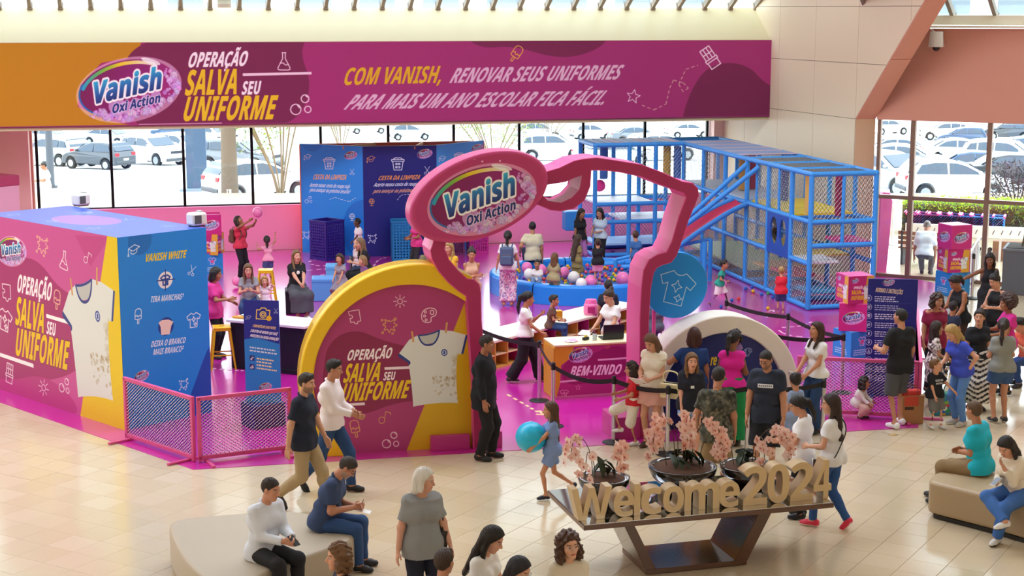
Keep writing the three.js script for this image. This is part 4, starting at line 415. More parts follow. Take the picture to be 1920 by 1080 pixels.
  sideNet(-.06, -.95, .1, .95); sideNet(-.06, -.95, 1.05, 1.82); sideNet(-1.05, -2.25, .1, .9); sideNet(-1.05, -2.25, 1.92, 2.82); sideNet(-2.35, -3.55, .1, 1.82); sideNet(-3.65, -4.95, .1, 1.82); sideNet(-4.95, -6.45, .1, 2.8); sideNet(-6.5, -7.95, .1, 2.8); sideNet(-2.35, -3.0, 1.92, 2.8); sideNet(0, -8, .1, 2.8, WX);
  frontNet(.05, WX - .05, .1, 1.3, 0); frontNet(.05, WX - .05, 1.42, 2.8, 0); frontNet(-2.3, -.05, .1, .85, -9.4); frontNet(-2.3, -.05, 1.0, 2.8, -9.4); frontNet(-.7, -.05, 1.4, 2.8, -8); frontNet(-2.3, -1.5, .95, 1.33, -8); frontNet(-.7, -.05, .1, .85, -8);
  // slide
  { const c = new THREE.CatmullRomCurve3([V(-.02, 1.9, -3.75), V(-.5, 1.68, -3.85), V(-1.2, 1.18, -4.1), V(-1.9, .62, -4.4), V(-2.5, .36, -4.62), V(-2.85, .32, -4.75)]), n = 24; const side = V(.27, 0, .55).normalize(); const v = [], ix = []; for (let i = 0; i <= n; i++) { const p = c.getPoint(i / n); for (let j = 0; j <= 6; j++) { const k = (j / 6 - .5) * 2, q = p.clone().addScaledVector(side, k * .26); v.push(q.x, q.y - .1 + k * k * .1, q.z); } } for (let i = 0; i < n; i++) for (let j = 0; j < 6; j++) { const a = i * 7 + j, b = a + 7; ix.push(a, a + 1, b, b, a + 1, b + 1); } const g = new THREE.BufferGeometry(); g.setAttribute('position', new THREE.Float32BufferAttribute(v, 3)); g.setIndex(ix); g.computeVertexNormals(); const s = part(t, 'slide', g, new THREE.MeshPhysicalMaterial({ color: 0xd02a58, roughness: .3, side: THREE.DoubleSide }));
    for (const k of [-1, 1]) { const pts = c.getPoints(12).map((p) => p.clone().addScaledVector(side, k * .3)); part(s, 'slide_rim', tube(pts, .06, 30, 8), B); }
    pad([-.02, 2.75, -3.6], [-1.75, 1.15, -3.9], .055); pad([0, 2.75, -2.9], [-2.0, .95, -3.7], .055); pad([-2.85, .02, -4.5], [-2.85, .5, -4.5], .05); pad([-2.2, .02, -4.2], [-2.2, .62, -4.2], .05); pad([-.75, .02, -3.9], [-.75, 1.0, -3.9], .05); pad([-1.0, .02, -3.6], [-1.0, .98, -3.6], .06); pad([-2.85, .5, -4.5], [-.75, 1.0, -3.9], .04); }
  // hanging foam rollers
  for (const [x, z, c, y0, y1] of [[.2, -.55, 0xd8b25a, 1.95, 2.8], [.75, -.25, 0xa02050, 1.95, 2.8], [-.35, -8.3, 0xd8a83a, 1.95, 2.78], [-.1, -8.2, 0x4a78c0, 1.95, 2.78], [-1.85, -8.9, 0xc8862a, 1.95, 2.75], [-1.95, -8.6, 0x3a6ab0, 1.95, 2.75], [.7, -3.1, 0x1c2a80, 1.95, 2.78], [.6, -5.4, 0xd09a50, 1.95, 2.78], [.9, -5.6, 0xb8506a, 1.95, 2.78]]) part(t, 'foam_roller', cyl(.1, .1, y1 - y0, 14), M(c, .6), [x, (y0 + y1) / 2, z]);
  part(t, 'tuft', new THREE.IcosahedronGeometry(.16, 1), M(0xe8348c, .8), [-2.0, 1.75, -8.8]); part(t, 'pad_block', box(.5, .5, .4, .04), M(0x2a8ad8, .5), [-2.75, .9, -8.6]); }
// ---------------------------------------------------------------- painted lines and marks of the mat, laid as thin strips
{ const t = structGroup('floor_mat_markings', V(0, 0, 0)), m = M(0xf6c8e6, .5), seg = (p, q, w = .045, mat = m) => { const d = q.clone().sub(p), s = part(t, 'marking', plain(d.length(), .003, w), mat); s.position.copy(p.clone().add(q).multiplyScalar(.5)).setY(.0095); s.rotation.y = Math.atan2(-d.z, d.x); };
  const dash = (pts, n, mat) => { const c = new THREE.CatmullRomCurve3(pts.map((p) => G(...p))); for (let i = 0; i < n; i++) seg(c.getPoint((i + .1) / n), c.getPoint((i + .65) / n), .045, mat); };
  dash([[530, 600], [556, 605], [575, 616], [572, 626], [545, 640], [535, 642]], 8); dash([[578, 492], [600, 486], [640, 489], [640, 496], [600, 499], [580, 495]], 10); dash([[575, 508], [610, 505], [612, 514], [580, 520]], 7); dash([[700, 500], [712, 487], [726, 483]], 4); dash([[395, 692], [440, 695], [470, 697]], 6); dash([[535, 668], [560, 678], [540, 690]], 5);
  const y = M(0xf0c89a, .5); dash([[950, 740], [985, 760], [1012, 776]], 6, y); seg(G(1005, 778), G(1022, 779), .06, y); seg(G(1010, 771), G(1022, 779), .06, y);
  dash([[1425, 590], [1450, 582], [1440, 596], [1428, 590]], 6); dash([[1465, 615], [1500, 612], [1525, 603]], 5); dash([[1460, 620], [1475, 628], [1560, 640]], 8); dash([[890, 530], [905, 520], [915, 512]], 4, y); }
// ---------------------------------------------------------------- right side: pink pillar shape, barrier, camera
{ const f = RW, o = G(1648, 512), t = thing('pink_pylon', 'slim pink rounded pylon standing against the stone pier', 'pylon', o, .2); part(t, 'panel', ext(shape([[-.19, .01], [.11, .01], [.17, 1.0], [.2, 1.75], [.13, 1.95], [-.02, 1.97], [-.12, 1.9], [-.13, 1.2]]), .16, .02), M(0xe0609c, .4), [0, 0, 0]); part(t, 'foot', box(.4, .03, .3, .01), M(0xc84a88, .5), [0, .02, .08]); void f; }
{ const t = thing('crowd_barrier', 'white slatted crowd barrier by the right glass wall', 'barrier', G(1800, 545), 1.0), m = M(0xf4f0f0, .4); part(t, 'rail', beam(V(0, .5, 0), V(1.3, 1.05, 0), .04, .05), m); part(t, 'rail', beam(V(0, .1, 0), V(1.3, .1, 0), .04, .05), m); for (let i = 0; i <= 10; i++) part(t, 'slat', box(.03, .4 + i * .055, .025, .005), m, [i * .13, .1 + (.4 + i * .055) / 2, 0]); for (const x of [.1, 1.2]) part(t, 'foot', box(.05, .04, .4, .005), m, [x, .05, 0]); }
{ const [s, y] = RW.at(1757, 72, .35), t = thing('security_camera', 'white boxed dome security camera under the upper right ledge', 'camera', RW.w(s, y, .4), RW.yaw); part(t, 'housing', new THREE.CylinderGeometry(.17, .21, .34, 4, 1).rotateY(PI / 4), M(0xe8ddd0, .5), [0, -.02, 0]); part(t, 'dome', ball(.085, 16, 10), M(0x2a2826, .15), [0, -.2, 0]); part(t, 'arm', box(.06, .06, .4, .01), M(0xded2c4, .5), [0, .12, -.2]); part(t, 'cable', tube([V(-.05, .15, 0), V(-.2, .25, -.05), V(-.22, .3, -.2)], .008, 10, 5), M(0xd8ccc0, .5)); }
// left corner: maroon and pink kiosk in front of the left pier
{ const o = G(38, 505), t = thing('corner_kiosk', 'pink and maroon kiosk box at the left end of the window wall', 'kiosk', V(-12.6, 0, -38.2), .9); part(t, 'body', box(1.0, 2.1, 1.2, .02), M(0xf0bcd0, .45), [0, 1.06, 0]); part(t, 'top', box(1.04, .25, 1.24, .03), M(0xb8486e, .5), [0, 2.2, 0]); part(t, 'front_panel', box(.03, 1.5, 1.1, .01), M(0x6a1636, .45), [-.51, 1.1, 0]); part(t, 'kick', box(.98, .08, 1.1, .01), M(0x52202e, .6), [0, .05, .06]); void o; }
{ const p = thing('carton_scrap', 'small tan paper card lying on the tiled floor', 'card', G(1675, 815, .004), .3); part(p, 'card', plain(.12, .004, .08), M(0xc8a468, .8)); part(p, 'fold', plain(.05, .006, .078), M(0xb8945a, .8), [.03, .002, 0]); }
// ---------------------------------------------------------------- cars outside
const CARG = {};
function carGeo(kind) { if (CARG[kind]) return CARG[kind];
  const K = { hatch: { L: 4.0, W: 1.72, H: 1.5, prof: [[-1.98, .38], [-2.0, .75], [-1.93, 1.0], [-1.72, 1.3], [-1.45, 1.47], [-.9, 1.5], [-.1, 1.48], [.35, 1.36], [1.0, .98], [1.6, .88], [1.9, .74], [2.0, .5], [1.98, .34]], win: [[-1.62, 1.02], [-1.42, 1.34], [-.9, 1.42], [-.1, 1.4], [.25, 1.3], [.86, .99]], post: [-.42], ws: [[.36, 1.37], [1.0, .99]], rw: [[-1.9, 1.05], [-1.52, 1.44]], wb: 1.27, wr: .31, belt: .98 },
    suv: { L: 4.5, W: 1.85, H: 1.68, prof: [[-2.22, .45], [-2.25, .9], [-2.18, 1.12], [-1.98, 1.5], [-1.7, 1.64], [-1.0, 1.69], [.1, 1.66], [.45, 1.56], [1.05, 1.14], [1.95, 1.02], [2.2, .9], [2.26, .6], [2.22, .42]], win: [[-1.9, 1.16], [-1.72, 1.48], [-1.0, 1.57], [.05, 1.55], [.35, 1.47], [.88, 1.14]], post: [-.5, -1.35], ws: [[.46, 1.57], [1.05, 1.15]], rw: [[-2.14, 1.18], [-1.82, 1.58]], wb: 1.38, wr: .37, belt: 1.12 },
    sedan: { L: 4.6, W: 1.78, H: 1.46, prof: [[-2.26, .4], [-2.3, .78], [-2.24, .98], [-1.6, 1.02], [-1.0, 1.38], [-.5, 1.46], [.2, 1.44], [.55, 1.34], [1.2, .96], [1.95, .86], [2.2, .72], [2.3, .5], [2.26, .36]], win: [[-1.45, 1.02], [-.92, 1.32], [-.5, 1.38], [.2, 1.36], [.48, 1.28], [1.05, .98]], post: [-.3], ws: [[.56, 1.35], [1.2, .97]], rw: [[-1.62, 1.04], [-1.06, 1.37]], wb: 1.36, wr: .32, belt: .96 } }[kind];
  const under = .3, x0 = K.prof[0][0], x1 = K.prof[K.prof.length - 1][0]; const s = shape(K.prof); s.lineTo(x1, under); for (const c of [K.wb, -K.wb]) { s.lineTo(c + K.wr + .06, under); s.absarc(c, K.wr, K.wr + .06, .05, PI - .05, false); s.lineTo(c - K.wr - .06, under); } s.lineTo(x0, under);
  const taper = (g, grow = 0) => { const p = g.attributes.position; for (let i = 0; i < p.count; i++) { const y = p.getY(i), x = p.getX(i); let k = 1 - .24 * Math.max(0, (y - K.belt) / (K.H - K.belt)); k *= 1 - .07 * Math.pow(Math.abs(x) / (K.L / 2), 4); p.setZ(i, p.getZ(i) * k + Math.sign(p.getZ(i)) * grow); } g.computeVertexNormals(); return g; };
  const body = taper(ext(s, K.W - .12, .06, 10, 2).translate(0, 0, -(K.W - .12) / 2));
  const wins = []; const xs = [K.win[0][0] - 1, ...K.post.slice().sort((a, b) => a - b), K.win[5][0] + 1]; for (let i = 0; i < xs.length - 1; i++) { const lo = xs[i] + .04, hi = xs[i + 1] - .04; let q = K.win; const clip = (f) => { const out = []; q.forEach((p, j) => { const n = q[(j + 1) % q.length], a = f(p), b = f(n); if (a >= 0) out.push(p); if (a * b < 0) { const t = a / (a - b); out.push([p[0] + (n[0] - p[0]) * t, p[1] + (n[1] - p[1]) * t]); } }); q = out; }; clip((p) => p[0] - lo); clip((p) => hi - p[0]); wins.push(taper(ext(shape(q), K.W, 0).translate(0, 0, -K.W / 2), .008)); }
  const screen = ([a, b]) => { const g = beam(V(a[0], a[1], 0), V(b[0], b[1], 0), K.W * .8, .03); return g; };
  const wheel = cyl(K.wr, K.wr, .2, 20).rotateX(PI / 2), hub = cyl(K.wr * .62, K.wr * .62, .215, 10).rotateX(PI / 2);
  const lampF = box(.28, .16, .34, .03), lampR = box(.1, .2, .3, .03);
  return (CARG[kind] = { K, body, wins, ws: screen(K.ws), rw: screen(K.rw), wheel, hub, lampF, lampR }); }
const GLASSC = M(0x3c4a58, .12), TYRE = M(0x1b1b1c, .8), HUB = M(0xa8acb0, .35, { metalness: .7 });
function car(kind, hex, p, yaw, label) { const { K, ...g } = carGeo(kind), t = thing('car', label, 'car', p, yaw); t.rotation.order = 'YXZ'; const paint = M(hex, .3, { clearcoat: .6, clearcoatRoughness: .08, metalness: .1 }); part(t, 'body', g.body, paint); g.wins.forEach((w) => part(t, 'side_window', w, GLASSC)); part(t, 'windscreen', g.ws, GLASSC, [.02, .012, 0]); part(t, 'rear_window', g.rw, GLASSC, [-.02, .012, 0]);
  for (const x of [K.wb, -K.wb]) for (const z of [1, -1]) { const w = part(t, 'wheel', g.wheel, TYRE, [x, K.wr, z * (K.W / 2 - .12)]); part(w, 'hub_cap', g.hub, HUB); }
  for (const z of [1, -1]) { part(t, 'headlamp', g.lampF, M(0xdfe6ea, .15), [K.L / 2 - .16, K.belt - .24, z * (K.W / 2 - .28)]); part(t, 'tail_lamp', g.lampR, M(0xb01c24, .25), [-K.L / 2 + .06, K.belt - .12, z * (K.W / 2 - .24)]); part(t, 'mirror', box(.12, .12, .2, .04), paint, [K.ws[1][0] - .25, K.belt + .08, z * (K.W / 2 + .04)]); }
  part(t, 'bumper', box(.12, .18, K.W * .86, .05), M(0x4a4d50, .5), [K.L / 2 - .03, .42, 0]); part(t, 'bumper', box(.12, .18, K.W * .86, .05), M(0x4a4d50, .5), [-K.L / 2 + .03, .45, 0]); part(t, 'grille', box(.05, .16, K.W * .5, .02), M(0x26282a, .4), [K.L / 2 - .0, K.belt - .28, 0]); part(t, 'number_plate', box(.02, .11, .4, .005), M(0xe8e8e4, .5), [-K.L / 2 - .01, .6, 0]); return t; }
const onPark = (px, py) => { const d = sight(px, py); let k = (0 - EYE.y) / d.y; for (let i = 0; i < 12; i++) { const z = d.z * k; k = (PARK(z) - EYE.y) / d.y; } const p = EYE.clone().addScaledVector(d, k); return p; };
function carAt(kind, hex, px, py, deg, label) { return car(kind, hex, onPark(px, py), R(deg), label); }
const WHT = 0xf2f4f4, SLV = 0xb8bec4, GRY = 0x6c737b, DKG = 0x41464c, BLKC = 0x24272b, BLU = 0x36506e;
// yaw 0 shows the car's side with the nose to the right, -90 its nose, 90 its tail
[['suv', SLV, 100, 310, 150, 'silver car behind the lamp post at the left window'], ['hatch', DKG, 186, 316, 150, 'dark grey hatchback seen from its rear quarter through the left window'], ['suv', WHT, 288, 308, -40, 'white boxy off-roader with dark grille through the third window'], ['suv', WHT, 345, 300, -35, 'white car right of the boxy off-roader, partly behind the totem'], ['suv', GRY, 450, 320, -20, 'grey crossover half hidden by the palm trunk'], ['hatch', WHT, 485, 372, 35, 'white car close outside, behind the tree with yellow leaves'], ['sedan', SLV, 205, 272, -20, 'silver saloon in the far row above the dark hatchback'], ['sedan', WHT, 90, 272, -15, 'white saloon in the far row at the left edge of the window'], ['suv', WHT, 400, 272, -30, 'white car in the far row above the grey crossover'], ['sedan', BLU, 330, 262, 10, 'blue grey car in the farthest row near the totem'],
  ['suv', WHT, 1030, 300, 15, 'white estate car with dark side windows behind the arch'], ['sedan', SLV, 1150, 310, 20, 'silver saloon behind the top of the play frame'], ['suv', SLV, 1010, 262, 12, 'silver car in the far row above the white estate'], ['hatch', WHT, 1110, 262, 14, 'white hatchback in the far row behind the play frame'], ['sedan', GRY, 1190, 268, 14, 'grey saloon in the far row near the stone wall'], ['suv', WHT, 1240, 300, 20, 'white car behind the corner of the play frame'], ['sedan', WHT, 1290, 258, 12, 'white car with a red cover at the end of the window row'], ['hatch', SLV, 770, 262, 10, 'silver hatchback in the gap above the game booth'], ['sedan', WHT, 690, 250, 14, 'white saloon in the gap above the game booth'],
  ['hatch', WHT, 1785, 372, 2, 'white hatchback seen from the side right behind the hedge'], ['sedan', BLU, 1830, 343, 0, 'dark blue saloon whose roof shows above the white hatchback'], ['suv', SLV, 1660, 362, -55, 'silver crossover facing in at the pier side of the right window'], ['suv', WHT, 1885, 322, -25, 'white saloon in the second row at the right edge'], ['sedan', WHT, 1800, 305, -8, 'white saloon in the third row of the right window'], ['hatch', BLU, 1800, 272, 175, 'blue hatchback with red tail lamps in the fourth row'], ['suv', WHT, 1770, 262, 172, 'white estate behind the blue hatchback'], ['suv', DKG, 1890, 262, 165, 'dark car with red tail lamps at the far right'], ['sedan', SLV, 1690, 322, -15, 'silver saloon in the second row by the pier'], ['sedan', WHT, 1690, 302, -12, 'white saloon in the third row by the pier'], ['suv', WHT, 1665, 252, 20, 'white off-roader in the far row next to the pier'], ['sedan', GRY, 1930, 300, -10, 'grey saloon cut by the right edge of the picture'], ['sedan', BLKC, 1905, 352, -5, 'black car right of the white hatchback, behind the bush']].forEach((a) => carAt(...a));
// far building and trees closing the view
{ const t = thing('far_building', 'long pale building far beyond the car park', 'building', V(20, PARK(-235), -235)); part(t, 'wall', box(240, 26, 12, .1), M(0xd8d8d4, .8), [40, 12, 0]); for (let i = 0; i < 24; i++) part(t, 'window', box(5, 2.2, .3, .05), M(0x7d8a94, .3), [-66 + i * 9, 17, 6.1]); for (let i = 0; i < 24; i++) part(t, 'window', box(5, 2.2, .3, .05), M(0x7d8a94, .3), [-66 + i * 9, 22, 6.1]); part(t, 'roof', box(242, .8, 13, .1), M(0xb8b8b6, .7), [40, 25.2, 0]); }
const LEAFM = [0x6f8a2c, 0x8ea63a, 0x55722a, 0xa8b848].map((c) => M(c, .7, { transmission: .3, thickness: 0, side: THREE.DoubleSide }));
function leaves(parent, n, f, size, seed, mats = LEAFM) { const g = new THREE.ShapeGeometry((() => { const s = new THREE.Shape(); s.moveTo(0, -size); s.quadraticCurveTo(size * .55, 0, 0, size); s.quadraticCurveTo(-size * .55, 0, 0, -size); return s; })(), 2), r = rng(seed); mats.forEach((m) => { const k = (n / mats.length) | 0, im = new THREE.InstancedMesh(g, m, k), e = new THREE.Euler(); for (let i = 0; i < k; i++) { const p = f(r); e.set(r() * 6, r() * 6, r() * 6); im.setMatrixAt(i, new THREE.Matrix4().makeRotationFromEuler(e).setPosition(p)); } im.name = 'leaves'; im.userData.kind = 'stuff'; lit(im); parent.add(im); }); }
function shrubTree(px, py, h, w, n, label, seed, size = .09) { const p = onPark(px, py), t = thing('tree', label, 'tree', p), r = rng(seed), m = M(0x8a7458, .8); const tips = []; for (let i = 0; i < 9; i++) { const a = r() * 6.28, l = w * (.25 + r() * .4), hh = h * (.6 + r() * .4), c = [V((r() - .5) * .15, .01, (r() - .5) * .15), V(Math.cos(a) * l * .25, hh * .35, Math.sin(a) * l * .25), V(Math.cos(a) * l * .7, hh * .75, Math.sin(a) * l * .7), V(Math.cos(a) * l, hh, Math.sin(a) * l)]; tips.push(c[2], c[3]); part(t, 'branch', tube(c, .03, 10, 5), m); }
  leaves(t, n, (q) => { const k = tips[(q() * tips.length) | 0]; return V(k.x + (q() - .5) * w * .45, k.y + (q() - .5) * h * .25, k.z + (q() - .5) * w * .45); }, size, seed + 1); }
shrubTree(530, 385, 5.2, 3.2, 2200, 'small multi-stemmed tree with yellow green leaves left of the game booth', 3); shrubTree(925, 330, 4.2, 3.4, 1600, 'thin bare-looking shrub right of the game booth', 8); shrubTree(1030, 275, 4.4, 4.2, 1500, 'leafy shrub in the car park behind the banner', 12); shrubTree(640, 300, 5.5, 4, 2000, 'bushy green tree seen over the game booth', 15);
{ const p = onPark(432, 388), t = thing('palm_tree', 'thick grey palm trunk outside the windows', 'palm tree', p), pts = []; for (let i = 0; i <= 40; i++) pts.push(new THREE.Vector2(.23 + .09 * Math.pow(1 - i / 40, 3) + (i % 2) * .008, i * .2)); part(t, 'trunk', new THREE.LatheGeometry(pts, 20), new THREE.MeshPhysicalMaterial({ color: 0x7a6c5e, roughness: .9, bumpMap: grain, bumpScale: .02 })); for (let i = 0; i < 14; i++) { const a = i / 14 * 6.28; part(t, 'frond', tube([V(0, 8, 0), V(Math.cos(a) * 1.2, 8.9, Math.sin(a) * 1.2), V(Math.cos(a) * 2.6, 8.3, Math.sin(a) * 2.6)], .05, 8, 4), M(0x5f7a34, .7)); } part(t, 'paper_tag', plain(.16, .2, .01), M(0xf2efe2, .7), [.02, .55, .3]); }
{ const p = onPark(370, 358), t = thing('totem_sign', 'tall blue grey directory totem outside the windows', 'sign', p, .15); part(t, 'body', box(.82, 3.4, .3, .02), M(0x42566c, .45), [0, 1.75, 0]); part(t, 'base', box(1.4, .12, .7, .02), M(0x7d8a94, .6), [0, .06, 0]); part(t, 'header', box(.78, .7, .02, .004), M(0x2a3644, .4), [0, 3.0, .15]); for (let i = 0; i < 3; i++) part(t, 'text_line', box(.4 - i * .08, .05, .01, .002), M(0xdfe6ea, .5), [-.08, 3.2 - i * .16, .165]); }
{ const p = onPark(96, 352), t = thing('lamp_post', 'dark round lamp post outside the leftmost window', 'lamp post', p); part(t, 'pole', cyl(.14, .16, 7, 14), M(0x4a5058, .5), [0, 3.5, 0]); part(t, 'base_plate', cyl(.26, .28, .1, 14), M(0x3a3f46, .5), [0, .05, 0]); part(t, 'lamp_head', box(.9, .14, .3, .04), M(0x55595f, .5), [.4, 7, 0]); }
// hedge, trolleys and rail behind the right glass wall
{ const a = G(1690, 438), b = G(1985, 448), d = b.clone().sub(a), L = Math.hypot(d.x, d.z), t = thing('hedge', 'clipped hedge, bright green on top and brown below, behind the right glass', 'hedge', a.clone().setY(-.03), Math.atan2(-d.z, d.x)); part(t, 'core', box(L, .85, .8, .08), M(0x5c4a30, .95), [L / 2, .45, -.4]); const r0 = [0xb4d81c, 0x9cc81a, 0xc8e62c].map((c) => M(c, .7, { transmission: .3, thickness: 0, side: THREE.DoubleSide })), r1 = [0x5a4632, 0x6e5638, 0x54662a].map((c) => M(c, .8, { side: THREE.DoubleSide }));
  leaves(t, 5200, (q) => V(q() * L, .72 + q() * .34, -.85 + q() * .95), .055, 61, r0); leaves(t, 3600, (q) => V(q() * L, .08 + q() * .68, .0 + q() * .08), .055, 62, r1); }
{ const p = G(1905, 400), t = thing('bush', 'dark purple leaved bush at the right edge behind the hedge', 'bush', p.setY(0)); for (let i = 0; i < 6; i++) part(t, 'stem', tube([V(0, 0, 0), V((i - 3) * .12, .6, .1), V((i - 3) * .25, 1.2, .1)], .02, 6, 4), M(0x4a3a34, .8)); leaves(t, 1500, (q) => V((q() - .5) * 1.6, .5 + q() * 1.1, (q() - .5) * 1.0), .07, 71, [0x3a3440, 0x4a4048, 0x5a4a50].map((c) => M(c, .7, { side: THREE.DoubleSide }))); }
const TROLNET = netGeo(.76, .38, .07, .07, .024), TROLEND = netGeo(.46, .38, .07, .07, .024);
function trolley(p, yaw, hex, label) { const t = thing('shopping_trolley', label, 'trolley', p, yaw, 'trolleys nested in a row outside'), m = M(hex, .4), pk = M(0xe84a9c, .4); for (const s of [-1, 1]) part(t, 'basket_rim', box(.04, .05, .8, .015), m, [s * .25, .95, 0]); for (const s of [-1, 1]) { part(t, 'basket_side', TROLNET, m, [s * .25, .56, .38], [0, PI / 2, 0]); part(t, 'frame', beam(V(s * .22, .15, -.38), V(s * .22, .95, .42), .03, .03), HUB); for (const z of [-.34, .34]) part(t, 'wheel', cyl(.06, .06, .03, 10).rotateZ(PI / 2), TYRE, [s * .22, .06, z]); } part(t, 'basket_front', TROLEND, m, [-.23, .56, .38]); part(t, 'basket_back', TROLEND, pk, [-.23, .56, -.38]); part(t, 'rim_bar', box(.54, .06, .06, .02), pk, [0, .97, -.4]); part(t, 'rim_bar', box(.54, .06, .06, .02), pk, [0, .97, .4]); part(t, 'floor', box(.46, .02, .7, .005), m, [0, .56, 0]); part(t, 'handle', cyl(.016, .016, .5, 8).rotateZ(PI / 2), pk, [0, 1.0, -.46]); return t; }
{ const a = G(1728, 468), b = G(1850, 474), d = b.clone().sub(a).multiplyScalar(1 / 6), yaw = Math.atan2(d.x, d.z); for (let i = 0; i < 7; i++) trolley(a.clone().addScaledVector(d, i), yaw, i < 3 ? 0xb446a4 : 0x3a8ce4, ['purple shopping trolley at the left end of the back row', 'second purple shopping trolley of the back row', 'third purple shopping trolley of the back row', 'blue shopping trolley in the middle of the back row', 'blue shopping trolley right of the middle in the back row', 'blue shopping trolley next to last in the back row', 'blue shopping trolley at the right end of the back row'][i]); }
{ const a = G(1695, 484), b = G(1925, 494), d = b.clone().sub(a), L = Math.hypot(d.x, d.z), t = thing('guard_rail', 'long white guard rail with small dark ticks outside the right glass', 'rail', a.clone().setY(-.03), Math.atan2(-d.z, d.x)); part(t, 'board', box(L, .3, .05, .01), M(0xf2f2f0, .5), [L / 2, .78, 0]); for (let i = 0; i < 14; i++) part(t, 'tick_mark', box(.02, .12, .006, .002), M(0x4a4a4e, .6), [.3 + i * L / 14.5, .78, .028], [0, 0, -.4]); for (let i = 0; i < 6; i++) part(t, 'post', box(.06, .66, .06, .01), M(0xd8d8d6, .5), [.1 + i * (L - .2) / 5, .34, -.03]); part(t, 'low_wall', box(L * .28, .5, .2, .01), M(0x8a6248, .8), [L * .86, .28, -.3]); }
{ const t = thing('planter', 'large dark grey planter box outside the right glass', 'planter', G(1925, 548), -.4); part(t, 'body', box(1.0, 1.0, 1.0, .02), M(0x5d6068, .6), [0, .5, 0]); part(t, 'rim', box(1.04, .06, 1.04, .01), M(0x6e7178, .6), [0, 1.0, 0]); part(t, 'soil', box(.9, .02, .9, .004), M(0x3a3028, .9), [0, 1.035, 0]); for (let i = 0; i < 3; i++) part(t, 'stem', tube([V(-.15 + i * .15, 1, 0), V(-.1 + i * .15, 1.4, 0), V(-.2 + i * .2, 1.7, .05)], .025, 6, 5), M(0x6a5a48, .8)); leaves(t, 240, (q) => V((q() - .5) * .8, 1.5 + q() * .4, (q() - .5) * .6), .06, 81); }
{ const t = thing('outdoor_bench', 'wooden bench outside the right glass with a seated man', 'bench', G(1735, 497), -.47), m = M(0x8a5a3c, .6); for (let i = 0; i < 4; i++) part(t, 'slat', box(1.5, .04, .1, .008), m, [.1, .43, -.2 + i * .12]); for (let i = 0; i < 3; i++) part(t, 'back_slat', box(1.5, .09, .03, .008), m, [.1, .56 + i * .12, .22]); for (const x of [-.55, .7]) { part(t, 'leg', box(.06, .43, .4, .01), M(0x3a3a3c, .5), [x, .21, 0]); part(t, 'back_post', box(.05, .5, .04, .01), M(0x3a3a3c, .5), [x, .62, .245]); } }
{ const t = thing('waste_stand', 'slim white post stand with a round foot outside by the pier', 'stand', G(1672, 458)); part(t, 'foot', cyl(.2, .22, .03, 20), M(0xd8d8d8, .5), [0, .02, 0]); part(t, 'pole', cyl(.03, .03, 1.0, 10), M(0xe6e6e6, .4), [0, .52, 0]); part(t, 'head', box(.34, .22, .12, .03), M(0xe4e8ea, .5), [0, 1.1, 0]); }
